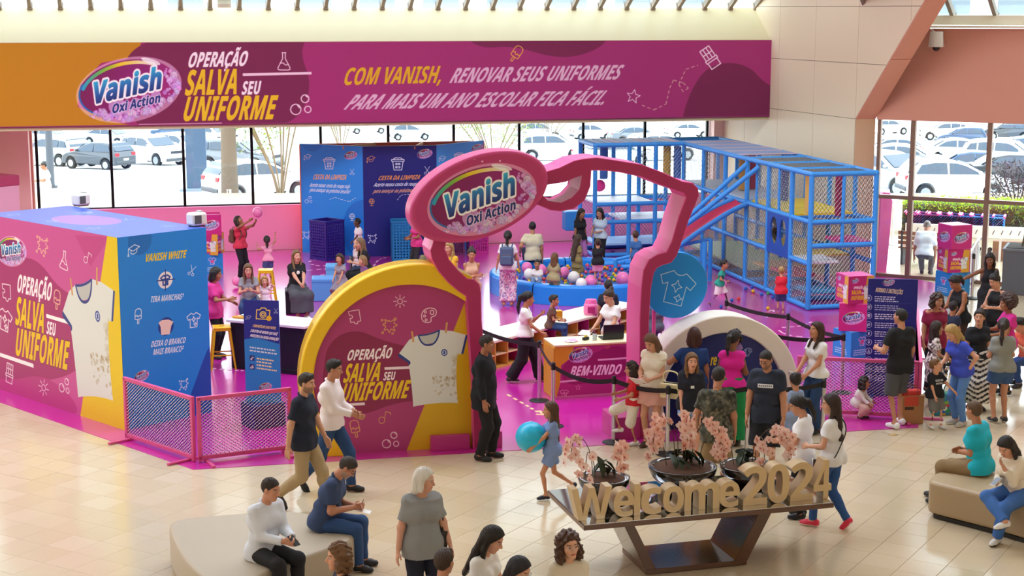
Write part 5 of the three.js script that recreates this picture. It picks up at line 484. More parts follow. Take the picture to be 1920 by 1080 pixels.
// ---------------------------------------------------------------- people: one smooth body each, hair and clothing as its parts
const lin = (hex) => { const c = new THREE.Color(hex); return [c.r, c.g, c.b]; };
class Field {
  constructor(k, noise) { this.k = k; this.ps = []; this.noise = noise; this.lo = [9e9, 9e9, 9e9]; this.hi = [-9e9, -9e9, -9e9]; this.cuts = []; }
  grow(p, r) { for (let i = 0; i < 3; i++) { const v = p.getComponent(i); this.lo[i] = Math.min(this.lo[i], v - r); this.hi[i] = Math.max(this.hi[i], v + r); } }
  cone(a, b, ra, rb, o = {}) { const d = b.clone().sub(a), L2 = Math.max(d.lengthSq(), 1e-9), L = Math.sqrt(L2); if (!o.sub) { this.grow(a, ra); this.grow(b, rb); } this.ps.push({ ty: 0, ax: a.x, ay: a.y, az: a.z, dx: d.x, dy: d.y, dz: d.z, L2, L, ra, dr: rb - ra, k: o.k ?? this.k, flat: o.flat, flatA: o.flatA, sub: o.sub }); return this; }
  ell(c, r, q, o = {}) { const m = new THREE.Matrix4().makeRotationFromQuaternion(q.clone().invert()).elements; if (!o.sub) this.grow(c, Math.max(...r)); this.ps.push({ ty: 1, cx: c.x, cy: c.y, cz: c.z, r, m, k: o.k ?? this.k, pl: o.plane, sub: o.sub }); return this; }
  cut(n, p) { this.cuts.push([n.x, n.y, n.z, n.dot(p)]); return this; }
  f(x, y, z) { let d = 9; for (const p of this.ps) { let e; if (p.ty === 0) { const X = x - p.ax, Y = y - p.ay, Z = z - p.az, dt = (X * p.dx + Y * p.dy + Z * p.dz) / p.L2, t = dt < 0 ? 0 : dt > 1 ? 1 : dt, u = X - t * p.dx, v = Y - t * p.dy, w = Z - t * p.dz; e = Math.sqrt(u * u + v * v + w * w) - p.ra - t * p.dr; if (p.flat) { const q = (dt - 1) * p.L; if (q > e) e = q; } if (p.flatA) { const q = -dt * p.L; if (q > e) e = q; } }
      else { const X = x - p.cx, Y = y - p.cy, Z = z - p.cz, m = p.m, u = m[0] * X + m[4] * Y + m[8] * Z, v = m[1] * X + m[5] * Y + m[9] * Z, w = m[2] * X + m[6] * Y + m[10] * Z, a = u / p.r[0], b = v / p.r[1], c = w / p.r[2], k0 = Math.sqrt(a * a + b * b + c * c), a2 = a / p.r[0], b2 = b / p.r[1], c2 = c / p.r[2]; e = k0 < 1e-5 ? -Math.min(...p.r) : k0 * (k0 - 1) / Math.sqrt(a2 * a2 + b2 * b2 + c2 * c2); if (p.pl) { const q = p.pl[0] * u + p.pl[1] * v + p.pl[2] * w - p.pl[3]; if (q > e) e = q; } }
      if (p.sub) { const h = Math.max(p.k - Math.abs(d + e), 0) / p.k; d = Math.max(d, -e) + h * h * p.k * .25; } else if (e < d + p.k) { const h = Math.max(p.k - Math.abs(d - e), 0) / p.k; d = Math.min(d, e) - h * h * p.k * .25; } }
    for (const c of this.cuts) { const q = c[0] * x + c[1] * y + c[2] * z - c[3]; if (q > d) d = q; }
    return this.noise && d < .05 ? d + this.noise(x, y, z) : d; }
  mesh(cell, color) { const lo = this.lo.map((v) => v - cell * 2), n = this.hi.map((v, i) => Math.ceil((v + cell * 2 - lo[i]) / cell) + 1), [nx, ny, nz] = n, D = new Float32Array(nx * ny * nz), B = 5, hd = cell * B * .9 + (this.noise ? .02 : .004);
    for (let k = 0; k < nz; k += B) for (let j = 0; j < ny; j += B) for (let i = 0; i < nx; i += B) { const c = this.f(lo[0] + (i + B / 2 - .5) * cell, lo[1] + (j + B / 2 - .5) * cell, lo[2] + (k + B / 2 - .5) * cell), far = Math.abs(c) > hd; const K = Math.min(nz, k + B), J = Math.min(ny, j + B), I = Math.min(nx, i + B); for (let c3 = k; c3 < K; c3++) for (let c2 = j; c2 < J; c2++) for (let c1 = i; c1 < I; c1++) D[c1 + nx * (c2 + ny * c3)] = far ? c : this.f(lo[0] + c1 * cell, lo[1] + c2 * cell, lo[2] + c3 * cell); }
    const id = new Int32Array(nx * ny * nz).fill(-1), P = [], N = [], C = [], st = [1, nx, nx * ny], E = [[0, 1], [2, 3], [4, 5], [6, 7], [0, 2], [1, 3], [4, 6], [5, 7], [0, 4], [1, 5], [2, 6], [3, 7]], off = [0, 1, nx, nx + 1, nx * ny, nx * ny + 1, nx * ny + nx, nx * ny + nx + 1], eps = cell * .3, v = new Float32Array(8);
    for (let k = 0; k < nz - 1; k++) for (let j = 0; j < ny - 1; j++) for (let i = 0; i < nx - 1; i++) { const at0 = i + nx * (j + ny * k); let m = 0; for (let q = 0; q < 8; q++) { v[q] = D[at0 + off[q]]; if (v[q] < 0) m++; } if (m === 0 || m === 8) continue; let x = 0, y = 0, z = 0, w = 0; for (const [a, b] of E) if ((v[a] < 0) !== (v[b] < 0)) { const t = v[a] / (v[a] - v[b]); x += (a & 1) + t * ((b & 1) - (a & 1)); y += ((a >> 1) & 1) + t * (((b >> 1) & 1) - ((a >> 1) & 1)); z += (a >> 2) + t * ((b >> 2) - (a >> 2)); w++; }
      let p = [lo[0] + (i + x / w) * cell, lo[1] + (j + y / w) * cell, lo[2] + (k + z / w) * cell], g; for (let it = 0; it < 2; it++) { const d = this.f(...p); g = [this.f(p[0] + eps, p[1], p[2]) - d, this.f(p[0], p[1] + eps, p[2]) - d, this.f(p[0], p[1], p[2] + eps) - d]; const l = Math.hypot(...g) || 1; g = g.map((q) => q / l); if (it === 0) { const s = Math.max(-cell * .5, Math.min(cell * .5, d)); p = p.map((q, a) => q - g[a] * s); } }
      id[at0] = P.length / 3; P.push(...p); N.push(...g); C.push(...color(p[0], p[1], p[2], g)); }
    const ix = []; for (let k = 1; k < nz - 1; k++) for (let j = 1; j < ny - 1; j++) for (let i = 1; i < nx - 1; i++) { const c = i + nx * (j + ny * k), a = D[c] < 0; for (let ax = 0; ax < 3; ax++) if (a !== D[c + st[ax]] < 0) { const u = st[(ax + 1) % 3], w = st[(ax + 2) % 3], q = [id[c - u - w], id[c - w], id[c], id[c - u]]; if (q.includes(-1)) continue; if (!a) q.reverse(); ix.push(q[0], q[1], q[2], q[0], q[2], q[3]); } }
    const geo = new THREE.BufferGeometry(); geo.setAttribute('position', new THREE.Float32BufferAttribute(P, 3)); geo.setAttribute('normal', new THREE.Float32BufferAttribute(N, 3)); geo.setAttribute('color', new THREE.Float32BufferAttribute(C, 3)); geo.setIndex(ix); return geo; }
}
const VC = (rough, o) => new THREE.MeshPhysicalMaterial({ color: 0xffffff, vertexColors: true, roughness: rough, ...o }), SKINM = VC(.55), CLOTHM = VC(.85, { sheen: .3, sheenRoughness: .6 }), HAIRM = VC(.5), SHOEM = VC(.5), LEATHER = VC(.45);
const ik = (A, T, l1, l2, pole) => { let d = T.clone().sub(A), L = d.length(); const m = (l1 + l2) * .995; if (L > m) { d.multiplyScalar(m / L); L = m; } d.normalize(); const c = Math.max(-1, Math.min(1, (l1 * l1 + L * L - l2 * l2) / (2 * l1 * L))), s = Math.sqrt(1 - c * c), p = pole.clone().addScaledVector(d, -pole.dot(d)).normalize(); return [A.clone().addScaledVector(d, l1 * c).addScaledVector(p, l1 * s), A.clone().addScaledVector(d, L)]; };
const hash3 = (x, y, z) => Math.sin(x * 12.9 + Math.sin(z * 7.3) * 2) * Math.sin(y * 11.1 + Math.sin(x * 6.1) * 2) * Math.sin(z * 13.7 + Math.sin(y * 5.7) * 2);
const PATTERN = {
  camo: (x, y, z) => { const n = hash3(x * 3.2, y * 3, z * 3.2), m = hash3(x * 4 + 3, y * 4.2 + 1, z * 4); return n > .18 ? lin(0x5a5a4c) : n < -.2 ? lin(0x2c2c26) : m > .1 ? lin(0x77705c) : lin(0x43443a); },
  floral: (x, y, z) => (hash3(x * 6, y * 5, z * 6) > .1 ? lin(0x4a3c40) : hash3(x * 5 + 2, y * 6, z * 5) < -.25 ? lin(0x9a6a78) : lin(0xece4de)),
  zebra: (x, y, z) => (Math.sin(y * 75 + Math.sin(x * 14 + z * 11) * 3.2) > .1 ? lin(0x18161a) : lin(0xeae6e0)),
  pinkfloral: (x, y, z) => (hash3(x * 5, y * 5, z * 5) > .12 ? lin(0x8a6aa8) : hash3(x * 6 + 2, y * 5, z * 5) < -.15 ? lin(0xd87aa8) : lin(0xe8d4de)) };
const people = {};
function person(o) {
  const h = o.h, kid = h < 1.4, headH = Math.min(.238, .125 + h * .066), K = headH / .235, U = (h - headH) / 1.515, wd = (1 + ((o.w || 1) - 1) * .55) * (kid ? .92 : 1), fem = o.fem, skin = lin(o.skin || 0xd9a384), sk = wd * U;
  const base = o.top ? G(o.top[0], o.top[1], h + (o.base || 0)) : o.seat ? G(...o.seat) : o.g ? G(...o.g) : V(...o.at); base.y = o.at ? base.y : o.base ?? .008;
  const yaw = R(o.yaw), dist = base.distanceTo(EYE), near = dist < 19.5, mid = dist < 27, cB = near ? .017 : mid ? .021 : .03, cH = near ? .0052 : mid ? .0075 : .0115, cD = near ? .0055 : mid ? .0075 : .012;
  const sitY = o.seat ? o.seat[2] - base.y : null, P0 = V(0, o.ph ? o.ph : sitY !== null ? sitY + .115 * U : (o.walk ? .925 : .95) * U, 0), q = new THREE.Quaternion().setFromEuler(new THREE.Euler(o.lean || 0, R(o.twist || 0), R(o.side || 0), 'YXZ'));
  const tp = (x, y, z = 0) => V(x * wd, y, z).multiplyScalar(U).applyQuaternion(q).add(P0), L3 = (a) => V(a[0], a[1], a[2]).multiplyScalar(U);
  const shw = (fem ? .136 : .158) - (kid ? .015 : 0), hw = fem ? .086 : .08;
  const arms = [1, -1].map((s) => { const A = tp(s * shw, .455, -.005), t = s > 0 ? o.lh : o.rh, T = t ? L3(t) : tp(s * (shw + .07), -.13, .06), pole = (s > 0 ? o.lp : o.rp) ? V(...(s > 0 ? o.lp : o.rp)) : V(s * .45, -.5, -.7); const [E, W] = ik(A, T, .285 * U, .25 * U, pole); return { s, A, E, W }; });
  const legs = [1, -1].map((s) => { const A = tp(s * hw, -.04, 0), t = s > 0 ? o.lf : o.rf, T = t ? L3(t) : sitY !== null ? V(s * .1 * U, .085 * U, .43 * U) : V(s * .095 * U, .085 * U, 0), [Kn, An] = ik(A, T, .43 * U, .42 * U, V(s * .12, 0, 1)); const shin = An.clone().sub(Kn).normalize(); let fd = V(s * .15, 0, 1); if (shin.z < -.45 && An.y > .11 * U) fd = V(s * .1, -.9, .75); fd.normalize(); return { s, A, Kn, An, fd }; });
  const qh = new THREE.Quaternion().setFromEuler(new THREE.Euler(R(o.head?.[1] || 0) + (o.lean || 0) * .35, R((o.twist || 0) + (o.head?.[0] || 0)), R(o.head?.[2] || 0), 'YXZ')), HC = tp(0, .552, .015).add(V(0, .012 * U, .012 * U)).add(V(0, .117 * K, .012 * K).applyQuaternion(qh)), hp = (x, y, z) => V(x, y, z).multiplyScalar(K).applyQuaternion(qh).add(HC);
  const torso = (F, i) => { const m = (v) => v * sk + i; F.cone(tp(-hw * .75, -.015, -.01), tp(hw * .75, -.015, -.01), m(fem ? .108 : .1), m(fem ? .108 : .1)); F.cone(tp(-.05, .15, .005), tp(.05, .15, .005), m((fem ? .088 : .098) + (o.belly || 0)), m((fem ? .088 : .098) + (o.belly || 0))); F.cone(tp(-.075, .33, 0), tp(.075, .33, 0), m(fem ? .098 : .112), m(fem ? .098 : .112)); F.cone(tp(-shw * .82, .448, -.01), tp(shw * .82, .448, -.01), m(.056), m(.056)); if (fem && !kid) for (const s of [1, -1]) F.cone(tp(s * .066, .33, .068), tp(s * .068, .322, .07), m(.04), m(.037)); if (o.belly) F.cone(tp(0, .1, .05), tp(0, .14, .05), m(.09), m(.09)); };
  const leg = (F, l, i, frac, opt = {}) => { const th = (fem ? .088 : .084) * sk + i, kn = .056 * sk + i, an = .036 * sk + i + (opt.flare || 0), kq = { k: opt.k }; if (frac <= 1) { const e = l.A.clone().lerp(l.Kn, frac); F.cone(l.A, e, th, th + (kn - th) * frac + (opt.flare || 0), { flat: true }); } else { const f = frac - 1; F.cone(l.A, l.Kn, th, kn + (opt.flare || 0) * .4, kq); F.cone(l.Kn, l.Kn.clone().lerp(l.An, f), kn + (opt.flare || 0) * .4, kn + (an - kn) * f, { flat: true, k: opt.k }); if ((opt.flare || 0) < .01 && frac > 1.5) { const m = l.Kn.clone().lerp(l.An, .28); m.z -= .014 * U; F.cone(m, l.Kn.clone().lerp(l.An, .5), .05 * sk + i, .042 * sk + i, kq); } } };
  const arm = (F, a, i, frac, fl = 0) => { const r0 = (fem ? .043 : .05) * sk + i, r1 = (fem ? .036 : .041) * sk + i, r2 = (fem ? .026 : .03) * sk + i; if (frac <= 1) F.cone(a.A, a.A.clone().lerp(a.E, frac), r0, r0 + (r1 - r0) * frac + fl, { flat: true }); else { F.cone(a.A, a.E, r0, r1); F.cone(a.E, a.E.clone().lerp(a.W, frac - 1), r1, r1 + (r2 - r1) * (frac - 1) + fl, { flat: true }); } };
  // body
  const FB = new Field(.035 * U), under = o.shirt ? -.014 : 0; torso(FB, under); FB.cone(tp(0, .46, -.015), hp(0, -.06, -.02), .054 * sk + .004, .05 * K); for (const a of arms) arm(FB, a, 0, 2); for (const l of legs) { leg(FB, l, o.bot && o.bot[1] > .9 ? -.012 : -.004, 2, { k: .012 }); const he = l.An.clone().addScaledVector(l.fd, -.035 * U).add(V(0, -.04 * U, 0)), to = l.An.clone().addScaledVector(l.fd, .14 * U).add(V(0, -.058 * U, 0)); FB.cone(l.An, he, .034 * U, .036 * U); FB.cone(l.An.clone().add(V(0, -.02 * U, 0)), to, .036 * U, .024 * U); l.he = he; l.to = to; }
  const geos = [FB.mesh(cB, () => skin)];
  // head
  const FH = new Field(.022 * K), I = qh, lips = lin(fem ? 0xb2605a : 0xa8705e), hairC = lin(o.hair[1]), iq = qh.clone().invert();
  FH.ell(hp(0, .028, -.012), [.074 * K, .093 * K, .096 * K], I).ell(hp(0, -.045, .02), [(fem ? .056 : .061) * K, .075 * K, .07 * K], I).cone(hp(-.012, -.1, .056), hp(.012, -.1, .056), .02 * K, .02 * K).cone(hp(-.03, .03, .072), hp(.03, .03, .072), .013 * K, .013 * K, { k: .012 }).cone(hp(-.038, -.025, .055), hp(-.04, -.03, .05), .022 * K, .02 * K).cone(hp(.038, -.025, .055), hp(.04, -.03, .05), .022 * K, .02 * K);
  for (const s of [1, -1]) { FH.ell(hp(s * .032, .004, .094), [.019 * K, .012 * K, .014 * K], I, { sub: true, k: .01 }); FH.ell(hp(s * .032, .003, .073), [.0135 * K, .0115 * K, .0135 * K], I, { k: .003 }); FH.ell(hp(s * .077, -.004, -.008), [.012 * K, .032 * K, .02 * K], I, { k: .006 }); }
  FH.cone(hp(0, .006, .084), hp(0, -.03, .104), .008 * K, .0125 * K, { k: .012 }).cone(hp(-.013, -.034, .092), hp(.013, -.034, .092), .008 * K, .008 * K, { k: .008 }).cone(hp(-.018, -.064, .08), hp(.018, -.064, .08), .0075 * K, .0075 * K, { k: .006 }).cone(hp(0, -.05, -.015), hp(0, -.135, -.03), .05 * K, .05 * K);
  const beard = o.beard ? lin(o.beard) : null, tv = V(0, 0, 0);
  geos.push(FH.mesh(cH, (x, y, z) => { tv.set(x, y, z).sub(HC).applyQuaternion(iq).divideScalar(K); const ax = Math.abs(tv.x); if (tv.z > .05) { const ex = ax - .032, ey = tv.y - .003; if (ex * ex / 2.4e-4 + ey * ey / 7e-5 < 1 && tv.z > .06) return Math.hypot(ex, ey) < .0075 ? lin(0x1c120c) : lin(0xbcaea4); if (tv.y > .022 && tv.y < .033 && ax > .012 && ax < .05) return hairC.map((v, i) => v * .75 + skin[i] * .15); if (ax < .023 && Math.abs(tv.y + .064) < .0085) return lips; } if (beard && tv.z > -.02 && tv.y < -.035 && !(ax < .02 && tv.y > -.056) && tv.y > -.125) return skin.map((v, i) => v * .45 + beard[i] * .55); const hl0 = /long|bob|curly|afro/.test(o.hair[0]) ? -.61 * tv.y + .79 * tv.z - .016 : -.74 * tv.y + .67 * tv.z + .0; if (o.hair[0] !== 'bald' && hl0 < .003 && tv.y > -.07 && ax < .073) return hairC; const bl = tv.z > .03 && ax > .02 && ax < .06 && Math.abs(tv.y + .03) < .02 ? 1.06 : 1; return [Math.min(1, skin[0] * bl), skin[1], skin[2]]; }));
  // hands: palm, four fingers of their own lengths, thumb from the side
  arms.forEach((a, ai) => { const d = a.W.clone().sub(a.E).normalize(), hk = U * (fem ? .95 : 1.02), hint = V(-a.s * .35 * (1 - Math.abs(d.y)), Math.abs(d.z) * .9 + .05, (1 - Math.abs(d.z)) * .9 + .02), th = hint.addScaledVector(d, -hint.dot(d)).normalize(), pn = a.s > 0 ? d.clone().cross(th) : th.clone().cross(d), curl = (a.s > 0 ? o.lc : o.rc) ?? (d.y < -.8 ? .35 : .6); const F = new Field(.009 * hk), p = (u, v, w) => a.W.clone().addScaledVector(d, u * hk).addScaledVector(th, v * hk).addScaledVector(pn, w * hk); a.palm = p(.09, 0, .02); a.d = d; a.pn = pn;
    F.cone(p(-.02, 0, 0), p(.02, 0, 0), .026 * hk, .024 * hk); [.028, .01, -.009, -.027].forEach((v, i) => { F.cone(p(.01, v * .6, 0), p(.088, v, 0), .0125 * hk, .0115 * hk); const ln = [.068, .077, .071, .056][i], dirs = [curl * .45, curl * 1.15, curl * 1.7]; let b = p(.09, v, 0), r = .0092; for (let s = 0; s < 3; s++) { const an = dirs[s] * (1 + i * .05), e = b.clone().addScaledVector(d, Math.cos(an) * ln * [.45, .32, .26][s] * hk).addScaledVector(pn, Math.sin(an) * ln * [.45, .32, .26][s] * hk); F.cone(b, e, r * hk, (r - .0009) * hk, { k: .004 * hk }); b = e; r -= .0009; } });
    const t0 = p(.025, .024, .004), t1 = p(.058, .05, .012 + .012 * curl), t2 = p(.088, .054, .02 + .022 * curl); F.cone(t0, t1, .0135 * hk, .011 * hk).cone(t1, t2, .0108 * hk, .009 * hk, { k: .005 * hk }); geos.push(F.mesh(cD, () => skin)); void ai; });
  const body = lit(new THREE.Mesh(mergeGeometries(geos), SKINM)); body.name = numbered('person'); body.position.copy(base); body.rotation.y = yaw; scene.add(body); tag(body, o.l, 'person', o.group);
  const add = (name, g, m) => part(body, name, g, m), wr = (amp, f) => (x, y, z) => amp * (Math.sin(x * f + Math.sin(y * f * .7) * 2) + Math.sin(y * f * 1.1 + z * f * .8 + Math.sin(x * f * .6) * 2)) * .5;
  // lower clothing
  const bt = o.bot; if (bt) { const [c, len, kind, loose] = bt, cc = lin(typeof c === 'number' ? c : 0xffffff), F = new Field(.035 * U, wr(.004, 30)), i = .008 + (loose || 0) + (sitY !== null ? .007 : 0); F.cone(tp(-hw * .75, -.015, -.01), tp(hw * .75, -.015, -.01), (fem ? .108 : .1) * sk + i, (fem ? .108 : .1) * sk + i); F.cone(tp(-.055, .06, 0), tp(.055, .06, 0), .094 * sk + i + (o.belly || 0) * .5, .094 * sk + i + (o.belly || 0) * .5);
    if (kind === 'skirt') { const kk = .09 * U; for (const l of legs) { const e = len <= 1 ? l.A.clone().lerp(l.Kn, len) : l.Kn.clone().lerp(l.An, len - 1); if (len <= 1) F.cone(l.A, e, .1 * sk + i, .115 * sk + i + len * .02, { k: kk, flat: true }); else { F.cone(l.A, l.Kn, .1 * sk + i, .105 * sk + i, { k: kk }); F.cone(l.Kn, e, .105 * sk + i, .1 * sk + i + .03, { k: kk, flat: true }); } } } else for (const l of legs) leg(F, l, i, len, { k: .03, flare: kind === 'wide' ? .05 * U : kind === 'shorts' ? .018 * U : .006 * U });
    if (sitY === null && !o.ph) F.cut(V(0, 1, 0).applyQuaternion(q), tp(0, .12, 0)); const pat = PATTERN[c]; add(kind === 'skirt' ? 'skirt' : len < 1.3 ? 'shorts' : 'trousers', F.mesh(cB, pat || (() => cc)), CLOTHM); }
  // upper clothing
  const tq = o.shirt; let FT; if (tq) { const [c, sl, hem = .08, loose = .012, name = 'shirt'] = tq, cc = lin(typeof c === 'number' ? c : 0xffffff), F = FT = new Field(.035 * U, wr(.0065, 24)), i = loose; const hr = (fem ? .106 : .1) * sk + Math.max(i, .02) + (bt?.[3] || 0) * .6 + .018; torso(F, i + .004); F.cone(tp(-hw * .75, -.015, -.01), tp(hw * .75, -.015, -.01), hr, hr); F.cone(tp(-.04, .1, 0), tp(-.055, -hem - .02, 0), (.094 + (o.belly || 0) * .6) * sk + i, hr); F.cone(tp(.04, .1, 0), tp(.055, -hem - .02, 0), (.094 + (o.belly || 0) * .6) * sk + i, hr); if (hem > .3) for (const l of legs) F.cone(l.A, l.A.clone().lerp(l.Kn, Math.min(1, (hem - .05) / .42)), .105 * sk + i, .13 * sk + i, { k: .09 * U });
    if (sl > 0) for (const a of arms) arm(F, a, sl > 1 ? .012 : .016, sl, sl > 1.2 ? .003 : .01); const up = V(0, 1, 0).applyQuaternion(q); if (hem <= .3 || sitY === null) F.cut(up.clone().negate(), tp(0, -hem, 0)); const nk = o.neck || 0; F.cut(V(0, .88, .47).normalize().applyQuaternion(q), tp(0, .505 - nk, .05)); if (sl === 0) for (const a of arms) F.cut(V(a.s, .25, 0).normalize().applyQuaternion(q), tp(a.s * (shw - .035), .45, 0)); void name;
    const pat = PATTERN[c], trim = o.trim ? lin(o.trim) : null; add(name, F.mesh(cB * .95, pat || ((x, y, z) => { if (trim) { tv.set(x, y, z).sub(P0).applyQuaternion(q.clone().invert()).divideScalar(U); if (Math.abs(tv.x) < (o.trimW || .05) && tv.z > .03 && tv.y > .3) return trim; } return cc; })), CLOTHM);
    if (o.collar) { const f2 = new Field(.012); for (let k = 0; k < 10; k++) { const a = k / 9 * 5.0 + .64, b = (k + 1) / 9 * 5.0 + .64; if (k < 9) f2.cone(tp(Math.sin(a) * .062, .515 - .03 * Math.cos(a), Math.cos(a) * .058 + .0), tp(Math.sin(b) * .062, .515 - .03 * Math.cos(b), Math.cos(b) * .058), .014, .014); } add('collar', f2.mesh(mid ? .011 : .016, () => lin(o.collar)), CLOTHM); } }
  // shoes
  if (o.shoe !== null) for (const l of legs) { const c = lin(o.shoe ?? 0x202024), so = lin(o.sole ?? (o.shoe ?? 0x202024)), F = new Field(.02 * U), e = .012 * U, up = V(0, 1, 0), dn = up.clone().addScaledVector(l.fd, -up.dot(l.fd)).normalize(); F.cone(l.he.clone().add(V(0, .012 * U, 0)), l.to.clone().addScaledVector(l.fd, -.05 * U).addScaledVector(dn, .006 * U), .036 * U + e * .6, .03 * U + e).cone(l.to.clone().addScaledVector(l.fd, -.06 * U), l.to.clone().addScaledVector(l.fd, .005 * U), .03 * U + e, .025 * U + e * .7).cone(l.An.clone().add(V(0, -.03 * U, 0)), l.he, .034 * U + e * .5, .034 * U + e); const bo = l.An.clone().addScaledVector(dn, -.083 * U); F.cut(dn.clone().negate(), bo); const sp = bo.clone().addScaledVector(dn, .02 * U); add('shoe', F.mesh(near ? .009 : mid ? .011 : .017, (x, y, z) => (tv.set(x, y, z).sub(sp).dot(dn) < 0 ? so : c)), SHOEM); }
  // hair
  const [hs, hc] = o.hair, HCc = lin(hc); if (hs !== 'bald') { const long = /long|bob|curly|afro/.test(hs), t = { buzz: .005, short: .010, crop: .007 }[hs] || .017, F = new Field(.02 * K, /curly|afro/.test(hs) ? (x, y, z) => .009 * Math.sin(x * 95 + Math.sin(z * 70)) * Math.sin(y * 90 + Math.sin(x * 60)) * 1.2 : (x, y, z) => .0022 * Math.sin(Math.atan2(x - HC.x, z - HC.z) * 34 + y * 22)); const pl = long ? [0, -.61, .79, .012] : [0, -.74, .67, -.004], rr = [.074 + t, .093 + t, .096 + t].map((v) => v * K); const kk = pl.slice(); const off = V(0, .028, -.012); kk[3] = (pl[3] - (pl[1] * off.y + pl[2] * off.z)) * K; F.ell(hp(0, .028, -.012), rr, I, { plane: kk }); if (hs === 'short') F.cone(hp(-.03, .098, .05), hp(.03, .098, .05), (.016 + t * .6) * K, (.016 + t * .6) * K);
    const st = (p0, p1, r0, r1) => F.cone(hp(...p0), hp(...p1), r0 * K, r1 * K); const HL = o.hl || 1;
    if (hs === 'long') { for (const s of [1, -1]) { st([s * .062, .03, -.02], [s * .078, -.1, -.025], .032, .026); st([s * .078, -.1, -.02], [s * .075, -.1 - .2 * HL, .045], .028, .016); st([s * .04, .0, -.07], [s * .05, -.16, -.085], .045, .04); st([s * .05, -.16, -.085], [s * .045, -.12 - .24 * HL, -.1], .04, .022); } st([0, 0, -.08], [0, -.15 - .22 * HL, -.11], .045, .03); }
    if (hs === 'bob' || hs === 'curly') { for (const s of [1, -1]) { st([s * .064, .03, -.01], [s * .088, -.08, -.005], .034, hs === 'curly' ? .042 : .03); st([s * .05, .02, -.06], [s * .06, -.1, -.07], .05, .045); if (hs === 'curly') { st([s * .09, -.04, -.01], [s * .095, -.13 * HL, .0], .045, .04); st([s * .03, .09, -.02], [s * .07, .04, -.04], .05, .05); } } st([0, .02, -.07], [0, -.11, -.085], .05, .045); }
    if (hs === 'afro') { F.ell(hp(0, .045, -.045), [.165 * K, .15 * K, .15 * K], I, { plane: [0, -.3, .95, .085 * K] }); }
    if (hs === 'pony') { st([0, .05, -.1], [0, .02, -.14], .03, .036); st([0, .02, -.14], [0, -.14 * HL, -.16], .038, .03); st([0, -.14 * HL, -.16], [0, -.26 * HL, -.14], .03, .012); } if (hs === 'bun') { F.cone(hp(0, .1, -.09), hp(0, .115, -.1), .045 * K, .042 * K); }
    add('hair', F.mesh(Math.max(cH * 1.15, .007), (x, y, z) => { const v = 1 + .22 * Math.sin(Math.atan2(x - HC.x, z - HC.z) * 41 + y * 30); return HCc.map((c) => c * v); }), HAIRM); }
  // spectacles
  if (o.glasses) { const l = []; for (const s of [1, -1]) { const g = new THREE.TorusGeometry(.022 * K, .0022, 5, 16); g.applyMatrix4(new THREE.Matrix4().compose(hp(s * .032, .002, .1), qh, V(1, .85, 1))); l.push(g, bar(hp(s * .054, .006, .096), hp(s * .078, .008, -.01), .002, 5)); } l.push(bar(hp(-.01, .005, .102), hp(.01, .005, .102), .002, 5)); add('glasses', mg(l), M(o.glasses, .3)); }
  if (o.shades) { const l = []; for (const s of [1, -1]) { const g = ball(.026 * K, 10, 8).scale(1, .7, .35); g.applyMatrix4(new THREE.Matrix4().compose(hp(s * .033, .105, .07), qh, V(1, 1, 1))); l.push(g); } l.push(bar(hp(-.07, .1, .06), hp(.07, .1, .06), .004, 5)); add('sunglasses', mg(l), M(0x151515, .2)); }
  // print on the chest, laid on the cloth
  if (o.print && FT) { const [w, hh, y0, draw] = o.print, p = new Print(null, 0, 0, w, hh, 900); p.g.clearRect(0, 0, p.c.width, p.c.height); draw(p.g, p.c.width, p.c.height); const g = new THREE.PlaneGeometry(w, hh, 14, 8), a = g.attributes.position; const fw = V(0, 0, 1).applyQuaternion(q); for (let i = 0; i < a.count; i++) { const s = tp(0, y0, 0).add(V(a.getX(i), a.getY(i), 0).applyQuaternion(q)).addScaledVector(fw, .35); for (let k = 0; k < 40; k++) { const d = FT.f(s.x, s.y, s.z); if (d < .003) break; s.addScaledVector(fw, -Math.max(.002, d * .8)); } a.setXYZ(i, s.x, s.y, s.z); } g.computeVertexNormals(); const t = new THREE.CanvasTexture(p.c); t.colorSpace = THREE.SRGBColorSpace; add('print', g, new THREE.MeshPhysicalMaterial({ map: t, alphaTest: .5, transparent: false, roughness: .7 })); }
  const out = { body, base, yaw, U, arms, toWorld: (v) => v.clone().applyAxisAngle(V(0, 1, 0), yaw).add(base), dir: (v) => v.clone().applyAxisAngle(V(0, 1, 0), yaw), tp, hp, HC }; out.L = out.toWorld(arms[0].palm); out.R = out.toWorld(arms[1].palm); if (o.id) people[o.id] = out; return out; }
const K1 = 0x1c1412, K2 = 0x2c1e18, JEAN = 0x2c4f82, WT = 0xeceae6, BK = 0x15151a;
const fwd = (x, y, z) => ({ lh: [x, y, z], rh: [-x, y, z] });
const txt = (a, b) => (g, w, h) => { g.fillStyle = '#e8e8ea'; g.font = 'bold ' + h * .44 + 'px sans-serif'; g.textAlign = 'center'; g.fillText(a, w / 2, h * .45, w); g.fillText(b, w / 2, h * .95, w); };
